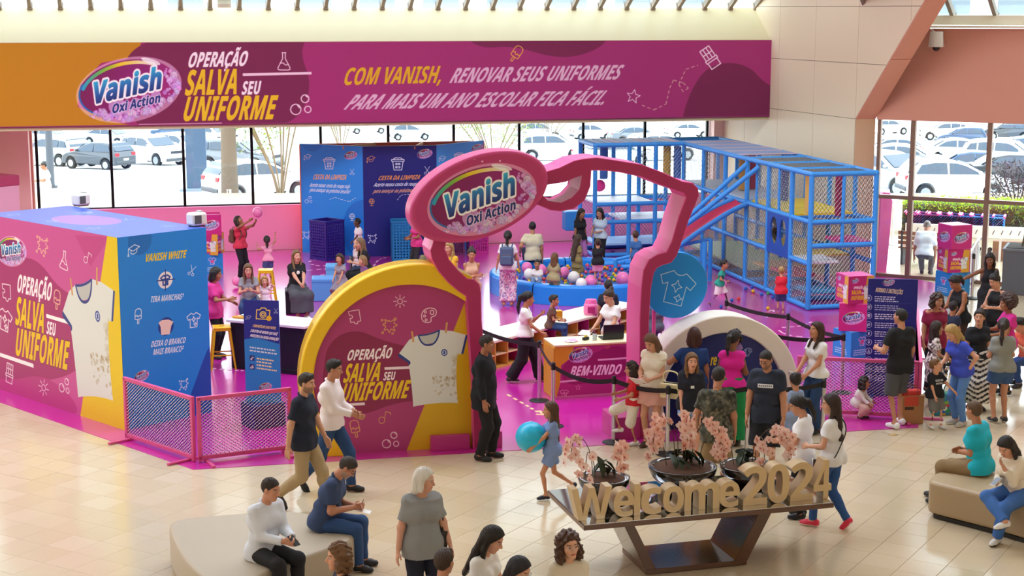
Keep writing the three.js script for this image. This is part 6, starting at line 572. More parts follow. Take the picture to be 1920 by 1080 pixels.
[
  // nearest row, cut by the lower edge
  { id: 'seat1', l: 'man in a white shirt sitting on the taupe bench with a phone', seat: [493, 1046, .46], yaw: 48, h: 1.76, lean: .16, head: [18, 8], skin: 0xc98f72, hair: ['buzz', K2], shirt: [0xdde3ee, 1.95, .1, .02], collar: 0xdde3ee, bot: [0x17161c, 2], lh: [.07, .74, .4], rh: [-.02, .72, .36] },
  { id: 'seat2', l: 'older man in a navy polo writing on paper on the taupe bench', seat: [606, 990, .46], yaw: 82, h: 1.74, w: 1.08, lean: .34, head: [0, 34], belly: .02, skin: 0xc08468, hair: ['crop', 0x352c28], beard: 0x9a948c, glasses: 0x1a1a1c, shirt: [0x34456a, .7, .1, .018], collar: 0x2c3b5c, bot: [0x2a4a7c, 2], shoe: 0x2a2a2e, lh: [.05, .72, .36], rh: [-.05, .73, .36] },
  { l: 'boy with curly brown hair in navy passing at the lower edge', top: [641, 1021], yaw: -75, h: 1.62, skin: 0xd8a084, hair: ['curly', 0x6a4828], hl: .5, shirt: [0x20263e, .5], bot: [0x2a2c34, 2] },
  { id: 'gray', l: 'white-haired woman in a loose grey top with a shoulder bag', top: [790, 878], yaw: 22, h: 1.67, fem: 1, w: 1.18, head: [52, 6], skin: 0xd09a82, hair: ['bob', 0xd9d5cc], shirt: [0x8d8f90, .75, .16, .03], neck: .015, bot: [0x12162a, 2, 0, .01], lh: [.3, .86, .08], rh: [-.3, .84, .06] },
  { l: 'boy with short dark hair seen from behind at the lower edge', top: [829, 1034], yaw: 150, h: 1.56, skin: 0xc98f72, hair: ['short', 0x3a2a1e], shirt: [0x23262e, .5], bot: [0x22242a, 2] },
  { l: 'woman with long black hair in a white tee looking down', top: [908, 985], yaw: 62, h: 1.62, fem: 1, head: [10, 24], skin: 0xdba488, hair: ['long', K1], hl: 1.25, shirt: [WT, .55], bot: [JEAN, 2], lh: [.12, 1.1, .3], rh: [-.12, 1.1, .3] },
  { l: 'woman with black hair and glasses in front of the long-haired woman', top: [960, 1043], yaw: 58, h: 1.55, fem: 1, head: [6, 20], skin: 0xdba488, hair: ['long', 0x16141e], glasses: 0xb8b0a8, shirt: [0x3c3a42, .5], bot: [BK, 2] },
  { id: 'curly', l: 'smiling woman with curly brown hair and clear glasses in a beige tee', top: [1066, 996], yaw: 12, h: 1.64, fem: 1, head: [12, 2, 5], skin: 0xe0ac90, hair: ['curly', 0x4c2e1e], glasses: 0xc8b8a8, shirt: [0xe0d6c0, .55], bot: [JEAN, 2] },
  // walking and standing in the hall
  { l: 'man in a dark polo and khaki trousers walking to the right', g: [574, 957], yaw: 72, h: 1.79, walk: 1, head: [0, 6], skin: 0xd09a7c, hair: ['short', K2], beard: 0x3a2a20, shirt: [0x141c30, .75, .14, .02], collar: 0x141c30, bot: [0xa8916c, 2, 0, .012], shoe: 0x241c18, lf: [.08, .085, .27], rf: [-.08, .2, -.33], rh: [-.26, .84, -.1], lh: [.26, .86, .16] },
  { l: 'man in a pale pink shirt and jeans walking beside the dark polo', g: [624, 922], yaw: 74, h: 1.79, walk: 1, head: [6, 8], skin: 0xbe8264, hair: ['short', K1], shirt: [0xf2e6e6, 1.9, .08, .02], collar: 0xf2e6e6, bot: [0x234472, 2, 0, .012], shoe: 0x141214, lf: [.08, .085, .22], rf: [-.08, .16, -.4], lh: [.03, 1.06, .3], rh: [-.05, 1.04, .32] },
  { l: 'man in a dark suit standing guard in front of the arch', g: [908, 861], yaw: 78, h: 1.77, w: 1.12, head: [0, 4], belly: .015, skin: 0xa86e52, hair: ['crop', 0x2c2624], shirt: [0x0e111c, 1.95, .22, .03, 'jacket'], collar: 0x0a0c14, bot: [0x131216, 2, 0, .014], shoe: 0x121010, lf: [.1, .085, .08], rf: [-.1, .085, -.04] },
  { id: 'ballgirl', l: 'girl in a blue denim set walking left with a turquoise ball', g: [1035, 935], yaw: -82, h: 1.29, fem: 1, walk: 1, skin: 0xc98a66, hair: ['long', 0x523422], hl: 1.5, shirt: [0x7c92c0, .55, .1, .02], bot: [0x7f96c6, .62, 'shorts', .015], shoe: 0x171c34, sole: 0xf0eee8, lf: [.07, .085, .12], rf: [-.07, .22, -.4], lh: [.2, .98, .42], lp: [.9, -.5, -.2], rh: [-.24, 1.02, .42] },
  { id: 'backw', l: 'woman in a white tee, jeans and pink trainers walking away', g: [1556, 990], yaw: -128, h: 1.68, fem: 1, walk: 1, head: [28, 4], skin: 0xd09a7c, hair: ['long', 0x2e1c18], hl: 1.3, shirt: [0xe6e6e8, .6], bot: [0x2c5590, 2], shoe: 0xe2304e, sole: 0xf0d8d8, lf: [.08, .085, .2], rf: [-.08, .12, -.2], lh: [.16, 1.06, .26] },
  { id: 'phonew', l: 'woman with black hair in a white tee looking at her phone', top: [1508, 744], yaw: -105, h: 1.54, fem: 1, w: 1.08, head: [0, 20], skin: 0xc48a6a, hair: ['pony', K1], shirt: [0xefeded, .7, .16, .03], bot: [BK, 2], lh: [.1, 1.12, .32], rh: [-.06, 1.14, .34] },
  { l: 'little girl with dark hair in bunches behind the phone woman', top: [1493, 702], yaw: -160, h: 1.22, fem: 1, skin: 0xc48a6a, hair: ['bun', K1], shirt: [0x8a9cbc, .4, .3], bot: [0x7c90b4, .6, 'skirt'] },
  { l: 'tall man in a navy tee with glasses and beard, looking down', top: [1440, 655], yaw: -18, h: 1.81, w: 1.05, head: [-14, 22], skin: 0xc48a6a, hair: ['crop', 0x1e1614], beard: 0x2a1c16, glasses: 0x18181a, shirt: [0x232a3c, .7, .15, .016], bot: [0x14161e, 1.0, 'shorts', .02], shoe: 0x3a3a40, print: [.2, .05, .34, (g, w, h) => { g.fillStyle = '#e6e6ea'; g.fillRect(0, 0, w, h); g.fillStyle = '#3a4052'; for (let i = 0; i < 7; i++) g.fillRect(w * (.06 + i * .13), h * .3, w * .08, h * .4); }], lh: [.24, .84, .1], rh: [-.24, .84, .06] },
  { l: 'man in a camouflage tee and khaki shorts seen from behind', top: [1346, 691], yaw: 172, h: 1.73, head: [-14, 16], w: 1.1, skin: 0xb87e60, hair: ['short', 0x1c1614], shirt: ['camo', .7, .16, .022], bot: [0x8c7452, 1.0, 'shorts', .02], shoe: 0x4a4038, lh: [.26, .95, .16] },
  { l: 'girl with long light brown hair in a black tee and denim shorts', top: [1297, 663], yaw: 2, h: 1.53, fem: 1, head: [6, -4], skin: 0xd89c80, hair: ['long', 0x73502e], hl: 1.15, shirt: [0x131624, .8, .1, .035], bot: [0x86a6d4, .38, 'shorts', .02], shoe: 0xe8e4e0, print: [.05, .04, .3, (g, w, h) => { g.fillStyle = '#eee'; g.fillRect(0, 0, w, h); }], lh: [.17, .86, .16], rh: [-.17, .86, .16] },
  { l: 'woman with auburn hair in a navy top facing the round arch sign', top: [1302, 617], yaw: 172, h: 1.66, fem: 1, w: 1.16, skin: 0xb87a5a, hair: ['bob', 0x43211a], hl: 1.2, shirt: [0x1c3f7e, .6, .12, .02], neck: .03, bot: [0x16203a, 2], lh: [.32, 1.2, .2], lp: [.8, -.6, -.2] },
  { l: 'woman in a magenta top and wide green trousers carrying a toddler', top: [1374, 622], yaw: 168, h: 1.68, fem: 1, head: [-24, 8], skin: 0x8a5a3e, hair: ['pony', K1], hl: .9, shirt: [0xe01c9a, .18, .02], bot: [0x148a48, 2, 'wide', .03], ...fwd(.1, 1.16, .24) },
  { l: 'dark-haired toddler held on the shoulder of the magenta-topped woman', at: [3.24, .78, -22.75], yaw: 8, h: .86, skin: 0x94623f, hair: ['curly', K1], hl: .5, shirt: [0x8a6a9c, .5], bot: [0x6a4a7a, 2], shoe: null, lf: [.1, .3, .12], rf: [-.1, .3, .12], lh: [.16, 1.0, .22], rh: [-.16, 1.0, .22] },
  { id: 'cream', l: 'woman in a cream top and pink skirt reading a white paper', g: [1223, 838], yaw: -28, h: 1.69, fem: 1, head: [-8, 30], skin: 0xd0987a, hair: ['long', 0x6a4a34], hl: .95, shirt: [0xf0e6d2, .2, .02, .022], bot: [0xd69f90, .62, 'skirt'], shoe: 0x4a3428, lh: [.08, 1.1, .3], rh: [-.08, 1.12, .3] },
  { l: 'boy in a red tee and white shorts with a foot on the plinth', g: [1186, 834], yaw: -82, h: 1.22, head: [-6, 4], skin: 0xc48a6a, hair: ['curly', K2], hl: .4, shirt: [0xcf1f2c, .7, .06, .02], bot: [0xece4d4, 1.02, 'shorts', .025], shoe: 0xe6e4e2, rf: [-.1, .34, .26], lf: [.08, .085, -.05], lh: [.12, 1.05, .3], rh: [-.12, 1.12, .34] },
  { id: 'papers', l: 'woman in a white tee and jeans holding white papers', top: [1533, 605], yaw: -62, h: 1.67, fem: 1, w: 1.06, head: [-6, -8], skin: 0xc98c6c, hair: ['long', 0x3c2218], hl: .8, shirt: [0xeeeceb, .45, .04], bot: [0x24426c, 2, 0, .01], lh: [.12, .98, .28], rh: [-.06, 1.0, .32] },
  { l: 'curly-haired toddler in white crouching by the pink fence', g: [1607, 783], yaw: 48, h: .86, ph: .23, lean: .35, head: [20, -8], skin: 0xb87a58, hair: ['curly', K2], hl: .5, shirt: [0xf0eee8, 1.9, .1, .03], bot: [0xd8b4a4, 2, 0, .02], shoe: 0x3a2420, lf: [.12, .085, .22], rf: [-.1, .085, .14], lh: [.18, .6, .5], rh: [-.12, .55, .5] },
  { id: 'blackman', l: 'man in a black tee and grey shorts reading the instruction sign', g: [1682, 800], yaw: 205, h: 1.8, head: [18, -4], w: 1.06, skin: 0xc48a6a, hair: ['crop', 0x1c1614], shirt: [0x14161c, .7, .14, .02], bot: [0x4c4e52, 1.0, 'shorts', .022], shoe: 0xf0f0ee, sole: 0xf4f4f4, lh: [.22, 1.14, .26], rf: [-.12, .085, .06], lf: [.12, .085, -.1] },
  { l: 'boy in a black lettered tee and grey shorts reaching to the right', g: [1750, 803], yaw: 24, h: 1.06, head: [44, -14], skin: 0xd89c7c, hair: ['short', 0x7a5634], shirt: [0x15161c, .7, .12, .03], bot: [0x6e6c68, 1.0, 'shorts', .022], shoe: 0xdad6d0, print: [.17, .09, .33, txt('GUITAR', 'MUSIC')], lh: [.42, .95, .34], rh: [-.16, .9, .2], lf: [.16, .085, .1] },
  { l: 'blonde woman in a blue tee and jeans bending to the boy', g: [1798, 797], yaw: -66, h: 1.6, fem: 1, w: 1.1, lean: .26, head: [0, 26], skin: 0xd69c7e, hair: ['long', 0xb08e54], hl: .7, shirt: [0x3b4fc4, .6, .08], bot: [0x5a86c8, 2], shoe: 0xb8b2ac, sole: 0xe8e6e2, lh: [.2, 1.0, .0], lp: [.9, 0, -.5], rh: [-.1, 1.0, .4] },
  { l: 'girl with long wavy dark hair in a white patterned dress', g: [1747, 764], yaw: 96, h: 1.38, fem: 1, head: [0, -2], skin: 0xc48a68, hair: ['long', K2], hl: 1.7, shirt: ['floral', .5, .42, .02, 'dress'], bot: ['floral', .9, 'skirt', .012], shoe: 0xd8c8c0, ...fwd(.1, 1.02, .26) },
  { l: 'curly-haired woman in a burgundy top facing the hall', top: [1755, 549], yaw: 14, h: 1.66, fem: 1, w: 1.22, head: [4, 12], skin: 0xc8906e, hair: ['curly', 0x3c261a], hl: .7, shirt: [0x8c123c, .6, .16, .02], neck: .04, bot: [0x1c1c2c, 2] },
  { l: 'woman in a black sleeveless top with sunglasses on her head', top: [1803, 514], yaw: -56, h: 1.66, fem: 1, w: 1.14, lean: .12, head: [-8, 28], shades: 1, skin: 0xa66c4c, hair: ['pony', K1], hl: .6, shirt: [0x17191e, 0, .1], bot: [0x3a261e, 2], lh: [.12, .95, .3], rh: [-.1, 1.12, .36] },
  { l: 'dark-skinned woman in a long black dress stretching out an arm', top: [1857, 474], yaw: -14, h: 1.7, fem: 1, head: [-6, 14], skin: 0x7c4c32, hair: ['long', K1], hl: .8, shirt: [0x14141a, 0, .2], neck: .03, bot: [0x14141a, 1.8, 'skirt'], rh: [-.62, 1.16, .1], lh: [.1, 1.12, .3] },
  { l: 'woman in a black tank top with drawn-back hair using a phone', top: [1871, 513], yaw: -52, h: 1.66, fem: 1, head: [-8, 22], skin: 0xd49c80, hair: ['bun', K1], shirt: [0x191a1e, 0, .1], neck: .04, bot: [0x22242c, 2], ...fwd(.08, 1.16, .32) },
  { l: 'woman with a big curly afro in a magenta staff shirt', top: [1893, 556], yaw: -80, h: 1.63, fem: 1, head: [0, 8], skin: 0x9a6444, hair: ['afro', 0x3a2218], shirt: [0xd62a92, .6, .12], bot: [BK, 2], lh: [.1, 1.1, .34], rh: [-.08, 1.16, .36] },
  { l: 'woman in a black tee and zebra skirt looking back over her shoulder', top: [1836, 582], yaw: 8, h: 1.6, fem: 1, w: 1.15, head: [-32, -8], skin: 0xd09878, hair: ['bun', K2], shirt: [0x16181f, .6, .02], bot: ['zebra', 1.75, 'skirt', .02] },
  { l: 'woman in a grey tee and denim shorts with a ponytail, back turned', g: [1873, 792], yaw: 188, h: 1.6, fem: 1, w: 1.1, head: [-30, 6], skin: 0xc48a6a, hair: ['pony', K2], hl: 1.2, shirt: [0x8c8d86, .6, .06, .024], bot: [0x34527e, .52, 'shorts', .025], shoe: 0x2a2c30, sole: 0xe8e8e8, ...fwd(.12, 1.1, .3) },
  { l: 'crouching woman in an orange top at the right edge', g: [1925, 722], yaw: -66, h: 1.6, fem: 1, ph: .46, lean: .3, head: [0, 20], skin: 0xd09878, hair: ['pony', K1], shirt: [0xe06a50, .7, .1], bot: [0x2a4a86, 2], lf: [.12, .085, .3], rf: [-.12, .085, .1], lh: [.1, .85, .45], rh: [-.1, .9, .45] },
  { l: 'boy with short dark hair in a navy tee behind the burgundy top', top: [1787, 566], yaw: 150, h: 1.27, skin: 0xb87a58, hair: ['crop', K1], shirt: [0x232a44, .6], bot: [0x2c3040, 1] },
  { l: 'man in a turquoise polo sitting on the tan bench, back turned', seat: [1836, 888, .47], yaw: -128, h: 1.76, w: 1.1, lean: .12, head: [-16, 0], skin: 0xb87a58, hair: ['crop', 0x5a4028], shirt: [0x14b4ca, .7, .1, .022], bot: [0x8c724e, 2, 0, .015], shoe: 0x2c2a2a, lh: [.0, .7, .26], rh: [-.06, .72, .24], lf: [.1, .085, .46], rf: [-.12, .085, .6] },
  { id: 'legs', l: 'woman in cream with crossed legs looking at a phone on the bench', seat: [1906, 937, .47], yaw: -52, h: 1.66, fem: 1, lean: .34, head: [0, 26], skin: 0xd49c80, hair: ['long', K1], hl: 1.3, shirt: [0xe9ddc8, 1.8, .06, .018], bot: [0x3d6cb2, 2, 0, .008], shoe: 0xe6e4e0, sole: 0x1a1a1e, lf: [.02, .085, .4], rf: [.2, .36, .52], lh: [.02, .98, .34], rh: [-.06, .78, .36] },
  // inside the play area
  { l: 'attendant in a pink shirt standing behind the craft counter', top: [399, 502], yaw: 78, h: 1.66, fem: 1, head: [6, 10], skin: 0xa86e4e, hair: ['bob', K1], shirt: [0xd8368e, .75, .16, .03], bot: [BK, 2], lh: [.12, 1.08, .34], rh: [-.1, 1.18, .36] },
  { l: 'woman in a grey tee sitting at the craft counter', seat: [468, 571, .46], yaw: 6, h: 1.64, fem: 1, lean: .28, head: [6, 0], skin: 0xd29a80, hair: ['long', 0x6e4e34], hl: .8, shirt: [0x94949a, .5, .06], bot: [0x28406c, 2], lh: [.1, .86, .42], rh: [-.08, .86, .42] },
  { l: 'little blonde girl in a white top beside the grey-tee woman', seat: [497, 570, .46], yaw: 8, h: 1.02, fem: 1, skin: 0xe0a88c, hair: ['bob', 0xb88c50], shirt: [0xf0dce4, .4, .05], bot: [0xb89ac8, 2], shoe: 0xe8d8d8, lf: [.1, .42, .42], rf: [-.1, .42, .42], lh: [.16, 1.62, .2], lp: [1, .2, .3], rh: [-.1, 1.05, .35] },
  { id: 'thrower', l: 'woman in a red top throwing a balloon into the air', g: [453, 526], yaw: 62, h: 1.52, fem: 1, w: 1.06, head: [6, -32], skin: 0x9a6242, hair: ['bob', K2], shirt: [0xd23450, .55, .06], bot: [0x15131a, 2], lh: [.14, 1.62, .42], rh: [-.14, 1.66, .4], lc: .2, rc: .2 },
  { l: 'girl in a pink tee jumping with raised arms near the counter', g: [504, 534], yaw: -150, h: 1.12, fem: 1, lean: .1, head: [-20, -10], skin: 0xc08262, hair: ['pony', K1], hl: .7, shirt: [0xf09cba, .5, .06], bot: [0x4a5a8a, .6, 'shorts', .02], shoe: null, rh: [-.34, 1.85, .1], lh: [.34, 1.5, .2] },
  { l: 'woman in a black print tee and long grey skirt on the black stool', seat: [557, 548, .5], yaw: 22, h: 1.66, fem: 1, head: [8, -4], skin: 0xd89e84, hair: ['long', 0x7c5a38], hl: 1.0, shirt: [0x121216, .6, .06, .025], bot: [0x4c4c54, 1.82, 'skirt'], shoe: 0xeceae6, print: [.26, .1, .34, (g, w, h) => { g.fillStyle = '#f2f0ea'; for (const [x, r, c] of [[.2, .28, .35], [.5, .36, 0], [.8, .28, -.35]]) { g.beginPath(); g.arc(w * x, h / 2, h * r, 0, 7); g.fill(); if (c) { g.fillStyle = '#121216'; g.beginPath(); g.arc(w * x + c * h * .5, h / 2, h * r, 0, 7); g.fill(); g.fillStyle = '#f2f0ea'; } } }], lh: [.04, .78, .4], rh: [-.02, .76, .42] },
  { l: 'girl with brown hair in a grey dress on the pale blue cube', seat: [640, 534, .48], yaw: -18, h: 1.25, fem: 1, lean: .1, skin: 0xc98e6e, hair: ['bob', 0x3c281e], hl: 1.2, shirt: [0x9a8e9c, .5, .06], bot: [0x94889a, 1, 'skirt'], shoe: 0xd8c8c0, ...fwd(.1, .85, .4) },
  { l: 'dark-haired child leaning by the shoulder of the woman in black', seat: [672, 502, .4], yaw: -10, h: 1.15, fem: 1, skin: 0xb47a58, hair: ['pony', K2], hl: .6, shirt: [0xd8c8c8, .5], bot: [0x2a3050, 2] },
  { l: 'fair-haired child at the edge of the round sign rim', seat: [686, 530, .38], yaw: -55, h: 1.1, fem: 1, lean: .15, skin: 0xd8a084, hair: ['bob', 0x96744a], shirt: [0x8a5a8a, .5], bot: [0x2a3050, 2] },
  { l: 'boy in white clothes standing by the tall laundry bins', g: [673, 497], yaw: -72, h: 1.16, skin: 0x5c3a28, hair: ['crop', 0x15100e], shirt: [0xf0e6ea, .7, .14, .03], bot: [0xf0e4ea, 2, 0, .02], shoe: null, lh: [.14, .95, .26] },
  { l: 'woman in black with long fair hair resting chin on hand', seat: [688, 516, .42], yaw: -62, h: 1.62, fem: 1, lean: .22, skin: 0xd29a80, hair: ['long', 0x7c6244], hl: .9, shirt: [0x1c1c22, .8, .08], bot: [BK, 2], rh: [-.02, 1.18, .3], lh: [.06, .8, .4] },
  { l: 'attendant in a pink tee half hidden by the oval sign', g: [782, 516], yaw: -52, h: 1.46, fem: 1, skin: 0x9a6444, hair: ['pony', K1], shirt: [0xe03c8c, .7, .12], bot: [0x2c2c30, 2], ...fwd(.1, 1.1, .3) },
  { l: 'dark-haired child in olive sitting behind the left side of the arch', seat: [789, 512, .42], yaw: 50, h: 1.3, lean: .45, skin: 0xa06a4c, hair: ['short', K2], shirt: [0x85855c, .8], bot: [0x6c6a48, 2], ...fwd(.1, .75, .45) },
  { l: 'woman in a yellow dress with blonde hair behind the arch', top: [843, 455], yaw: -26, h: 1.6, fem: 1, skin: 0xc89070, hair: ['long', 0xa88850], shirt: [0xdfae30, .2, .3], bot: [0xdfae30, 1, 'skirt'] },
  { l: 'woman in a tan sleeveless top with folded arms behind the round sign', top: [884, 466], yaw: 8, h: 1.6, fem: 1, w: 1.1, head: [-4, 6], skin: 0xb67e5e, hair: ['bun', K2], shirt: [0xd0a488, 0, .1], bot: [0x8a6a5a, 2], lh: [-.12, 1.16, .24], rh: [.12, 1.2, .22] },
  { id: 'packw', l: 'woman in a white tee and flowered trousers with a blue backpack', g: [952, 574], yaw: 174, h: 1.6, fem: 1, skin: 0xc48a6a, hair: ['pony', K1], hl: .8, shirt: [0xf0eaee, .55, .08], bot: ['pinkfloral', 1.96, 'wide', .015], shoe: null, lh: [.28, .85, .08], rh: [-.28, .85, .08] },
  { l: 'man in a beige tee sitting on the rim of the ball pit', seat: [999, 489, .43], yaw: 186, h: 1.74, w: 1.06, lean: .1, skin: 0xb47a58, hair: ['crop', K1], shirt: [0xdacfae, .7, .1, .02], bot: [0x222c4c, 2], shoe: null, lh: [.3, .62, .06], rf: [-.1, .2, .42], lf: [.1, .2, .42] },
  { l: 'small boy in white sitting among the balls', at: [.55, .2, -34.3], ph: .16, yaw: -8, h: 1.08, skin: 0xb47a58, hair: ['crop', K1], shirt: [0xf2e8e6, .6], bot: [0x8aa0c0, 2], shoe: null, lf: [.12, .1, .45], rf: [-.12, .1, .45], ...fwd(.16, .3, .3) },
  { l: 'girl in an olive outfit climbing over the pit rim', g: [1038, 571], yaw: 162, h: 1.1, fem: 1, lean: .12, skin: 0xc08262, hair: ['long', 0x6a4a2c], hl: 1.1, shirt: [0xa29870, .8, .1, .03], bot: [0xa0966c, 2, 0, .02], shoe: null, lh: [.24, 1.05, .3], rh: [-.24, .95, .3], rf: [-.1, .085, 0], lf: [.1, .24, .14] },
  { l: 'girl with very long brown hair in an olive dress in the pit', at: [1.42, .26, -34.6], yaw: 150, h: 1.12, fem: 1, head: [-20, 10], skin: 0xc08262, hair: ['long', 0x3a261c], hl: 1.8, shirt: [0x8c7c50, .7, .3], bot: [0x8c7c50, 1, 'skirt'], shoe: null, lh: [.4, 1.0, .2] },
  { l: 'boy in a black tee and pink shorts standing on the pit rim', at: [1.83, .42, -33.75], yaw: 176, h: 1.0, skin: 0xc48c6c, hair: ['short', 0x3a281c], shirt: [0x15151a, .7, .14, .03], bot: [0xf0a4c4, .8, 'shorts', .02], shoe: null },
  { l: 'woman in a black tee and lilac trousers beyond the ball pit', g: [1087, 507], yaw: 40, h: 1.5, fem: 1, head: [0, 8], skin: 0x9a6848, hair: ['long', K1], shirt: [0x17171c, .6, .06], bot: [0xb878b4, 2, 0, .015], shoe: null },
  { l: 'woman in a pale blue tee and black trousers beyond the ball pit', g: [1125, 505], yaw: -22, h: 1.5, fem: 1, head: [-4, 14], skin: 0xc48a6a, hair: ['long', K1], shirt: [0xbccddc, .5, .05], bot: [0x16161c, 2], shoe: null, lh: [-.02, 1.1, .22], rh: [-.2, 1.02, .18] },
  { l: 'attendant in a white tee and wide black trousers by the desk', g: [985, 717], yaw: 88, h: 1.57, fem: 1, walk: 1, head: [4, 6], skin: 0xc08262, hair: ['pony', K1], hl: 1.1, shirt: [0xf0eeee, .5, .02, .02], bot: [0x15131a, 2, 'wide', .02], shoe: 0x2c2a30, sole: 0xeeeeee, lf: [.08, .085, .28], rf: [-.08, .1, -.28], rh: [-.14, .98, .32], lh: [.1, 1.3, .3] },
  { l: 'child in jeans kneeling on the white bench behind the attendant', seat: [1032, 616, .5], yaw: 80, h: 1.15, lean: .1, skin: 0xc08262, hair: ['short', K2], shirt: [0x6a4a3c, .6], bot: [0x28406c, 2], shoe: 0x2a2a30, lf: [.1, .45, .4], rf: [-.1, .4, .45], ...fwd(.1, 1.05, .35) },
  { id: 'laptop', l: 'receptionist in a white tee with her hair up behind the laptop', top: [1147, 543], yaw: -42, h: 1.58, fem: 1, head: [-12, 18], skin: 0xd49c80, hair: ['bun', 0x3c2820], shirt: [0xf2efef, .55, .08], bot: [BK, 2], lh: [.14, 1.02, .34], rh: [-.16, 1.04, .36] },
  { l: 'dark-haired person in black seated behind the receptionist', seat: [1140, 601, .5], yaw: 175, h: 1.42, skin: 0xb47a58, hair: ['short', K1], shirt: [0x1c2030, .7], bot: [0x22304c, 2] },
  { l: 'brown-haired child at the far right of the ball pit', at: [2.75, .26, -35.2], yaw: 190, h: 1.12, skin: 0xc48c6c, hair: ['short', 0x4a3224], shirt: [0x3a6aa8, .6], bot: [0x2c3c5c, 1], shoe: null },
  { l: 'child in a grey shirt sitting on the bench end under the blue disc', seat: [1228, 620, .45], yaw: 195, h: 1.3, w: 1.1, skin: 0xb47a58, hair: ['short', K1], shirt: [0x56606e, .8, .12, .03], bot: [0x1c2848, 2, 0, .02], shoe: null },
  { l: 'boy in a teal top and white shorts running across the floor', g: [1349, 577], yaw: 72, h: 1.04, walk: 1, lean: .18, head: [0, -4], skin: 0xb47a58, hair: ['short', K1], shirt: [0x2a9c88, .6], bot: [0xf0e0e6, .95, 'shorts', .025], shoe: null, lf: [.08, .09, .34], rf: [-.08, .16, -.38], rh: [-.2, 1.05, .3], lh: [.26, .95, -.2] },
  { l: 'small fair-haired boy in a red tee by the play frame', g: [1463, 590], yaw: 172, h: 1.0, skin: 0xd09878, hair: ['short', 0xb08a58], shirt: [0xd42238, .7, .14, .03], bot: [0x34487c, .9, 'shorts', .02], shoe: null },
  { l: 'child in grey bending down on the upper deck of the play frame', at: PG.w(.5, 1.02, -2.9).toArray(), yaw: -140, h: 1.0, ph: .4, lean: .8, skin: 0xc08262, hair: ['short', K2], shirt: [0x70747c, .7], bot: [0x4a4038, 2], shoe: null, lh: [.2, .6, .4], rh: [-.2, .6, .4] },
  // outside
  { l: 'man in white holding a phone outside the leftmost window', at: onPark(90, 398).toArray(), yaw: -70, h: 1.68, head: [0, 15], skin: 0xb07656, hair: ['crop', K1], shirt: [0xf0f4f6, .8, .12, .03], bot: [0xdfe4ea, 2], lh: [.1, 1.12, .32], rh: [-.1, 1.1, .32] },
  { l: 'man in a white shirt seen from behind on the bench outside', seat: [1733, 484, .45], yaw: 158, h: 1.74, w: 1.15, lean: .3, head: [0, 30], skin: 0xb07656, hair: ['crop', 0x8a8480], shirt: [0xeef2f6, 1.0, .06, .03], bot: [0x5c6068, 2] },
].forEach(person);
// ---------------------------------------------------------------- things people hold or carry
const inHand = (id, side, name, label, cat, parts, off = [0, 0, 0], rot = [0, 0, 0]) => { const p = people[id], t = thing(name, label, cat, p[side].clone().add(p.dir(V(...off))), 0); t.rotation.set(rot[0], p.yaw + rot[1], rot[2], 'YXZ'); parts(t); return t; };
const phone = (t) => { part(t, 'case', box(.075, .15, .009, .004), BLK); part(t, 'screen', box(.068, .138, .003, .001), M(0x1c2228, .08), [0, 0, .005]); };
const sheetOf = (w, h) => (t) => { part(t, 'sheet', new THREE.BoxGeometry(w, .003, h, 6, 1, 1), M(0xf6f4f0, .7)); part(t, 'second_sheet', new THREE.BoxGeometry(w * .98, .002, h * .97), M(0xeceae6, .7), [.006, -.003, .004], [0, .04, 0]); };
inHand('seat1', 'L', 'phone', 'dark phone in the hands of the seated man in white', 'phone', phone, [0, .02, .02], [-1.0, 0, 0]); inHand('seat2', 'L', 'paper', 'small white paper the older man writes on', 'paper', sheetOf(.12, .18), [0, -.03, .04], [.2, 0, 0]); inHand('seat2', 'R', 'pen', 'dark pen in the hand of the older man', 'pen', (t) => { part(t, 'barrel', cyl(.004, .004, .13, 8), BLK); part(t, 'clip', box(.003, .04, .003, .001), STEEL, [.005, .04, 0]); }, [0, .03, .02], [.5, 0, .3]);
inHand('phonew', 'L', 'phone', 'dark phone of the woman with black hair', 'phone', phone, [-.05, .03, .03], [-.9, 0, 0]); inHand('cream', 'L', 'paper', 'white paper sheet read by the woman in cream', 'paper', sheetOf(.21, .3), [-.07, .0, .06], [-.5, 0, 0]); inHand('papers', 'L', 'paper', 'white papers held low by the woman beside the barriers', 'paper', sheetOf(.22, .32), [-.08, -.06, .06], [-1.15, 0, 0]); inHand('legs', 'R', 'phone', 'white phone of the woman with crossed legs', 'phone', (t) => { part(t, 'case', box(.075, .15, .009, .004), M(0xeceae8, .3)); part(t, 'screen', box(.066, .136, .003, .001), M(0x22282e, .08), [0, 0, .005]); }, [0, .03, .03], [-1.1, 0, 0]);
inHand('laptop', 'R', 'paper', 'pink and white papers in the hand of the receptionist', 'paper', sheetOf(.2, .28), [-.08, -.01, .06], [.1, .4, 0]);
{ const p = people.ballgirl, c = p.toWorld(V(0, 0, 0)).add(p.dir(V(-.04, 0, .27))).setY(.82), t = thing('beach_ball', 'turquoise inflatable ball carried by the girl in denim', 'ball', c); part(t, 'skin', ball(.2, 28, 20), M(0x18b4dc, .3)); part(t, 'valve', cyl(.012, .014, .012, 10), M(0xd8f4fa, .4), [0, .204, 0]); }
function handbag(p, yaw, w, h, d, hex, label, strap) { const t = thing('handbag', label, 'bag', p, yaw); const m = M(hex, .45); part(t, 'body', box(w, h, d, .03), m, [0, 0, 0]); part(t, 'flap', box(w * .98, h * .4, d + .012, .02), m, [0, h * .3, 0]); part(t, 'clasp', box(.03, .02, .01, .003), M(0xc8a860, .3, { metalness: .8 }), [0, h * .12, d / 2 + .008]); part(t, 'strap', tube([V(-w * .4, h * .45, 0), V(-w * .3, h * .45 + strap, 0), V(w * .3, h * .45 + strap, 0), V(w * .4, h * .45, 0)], .011, 20, 6), m); return t; }
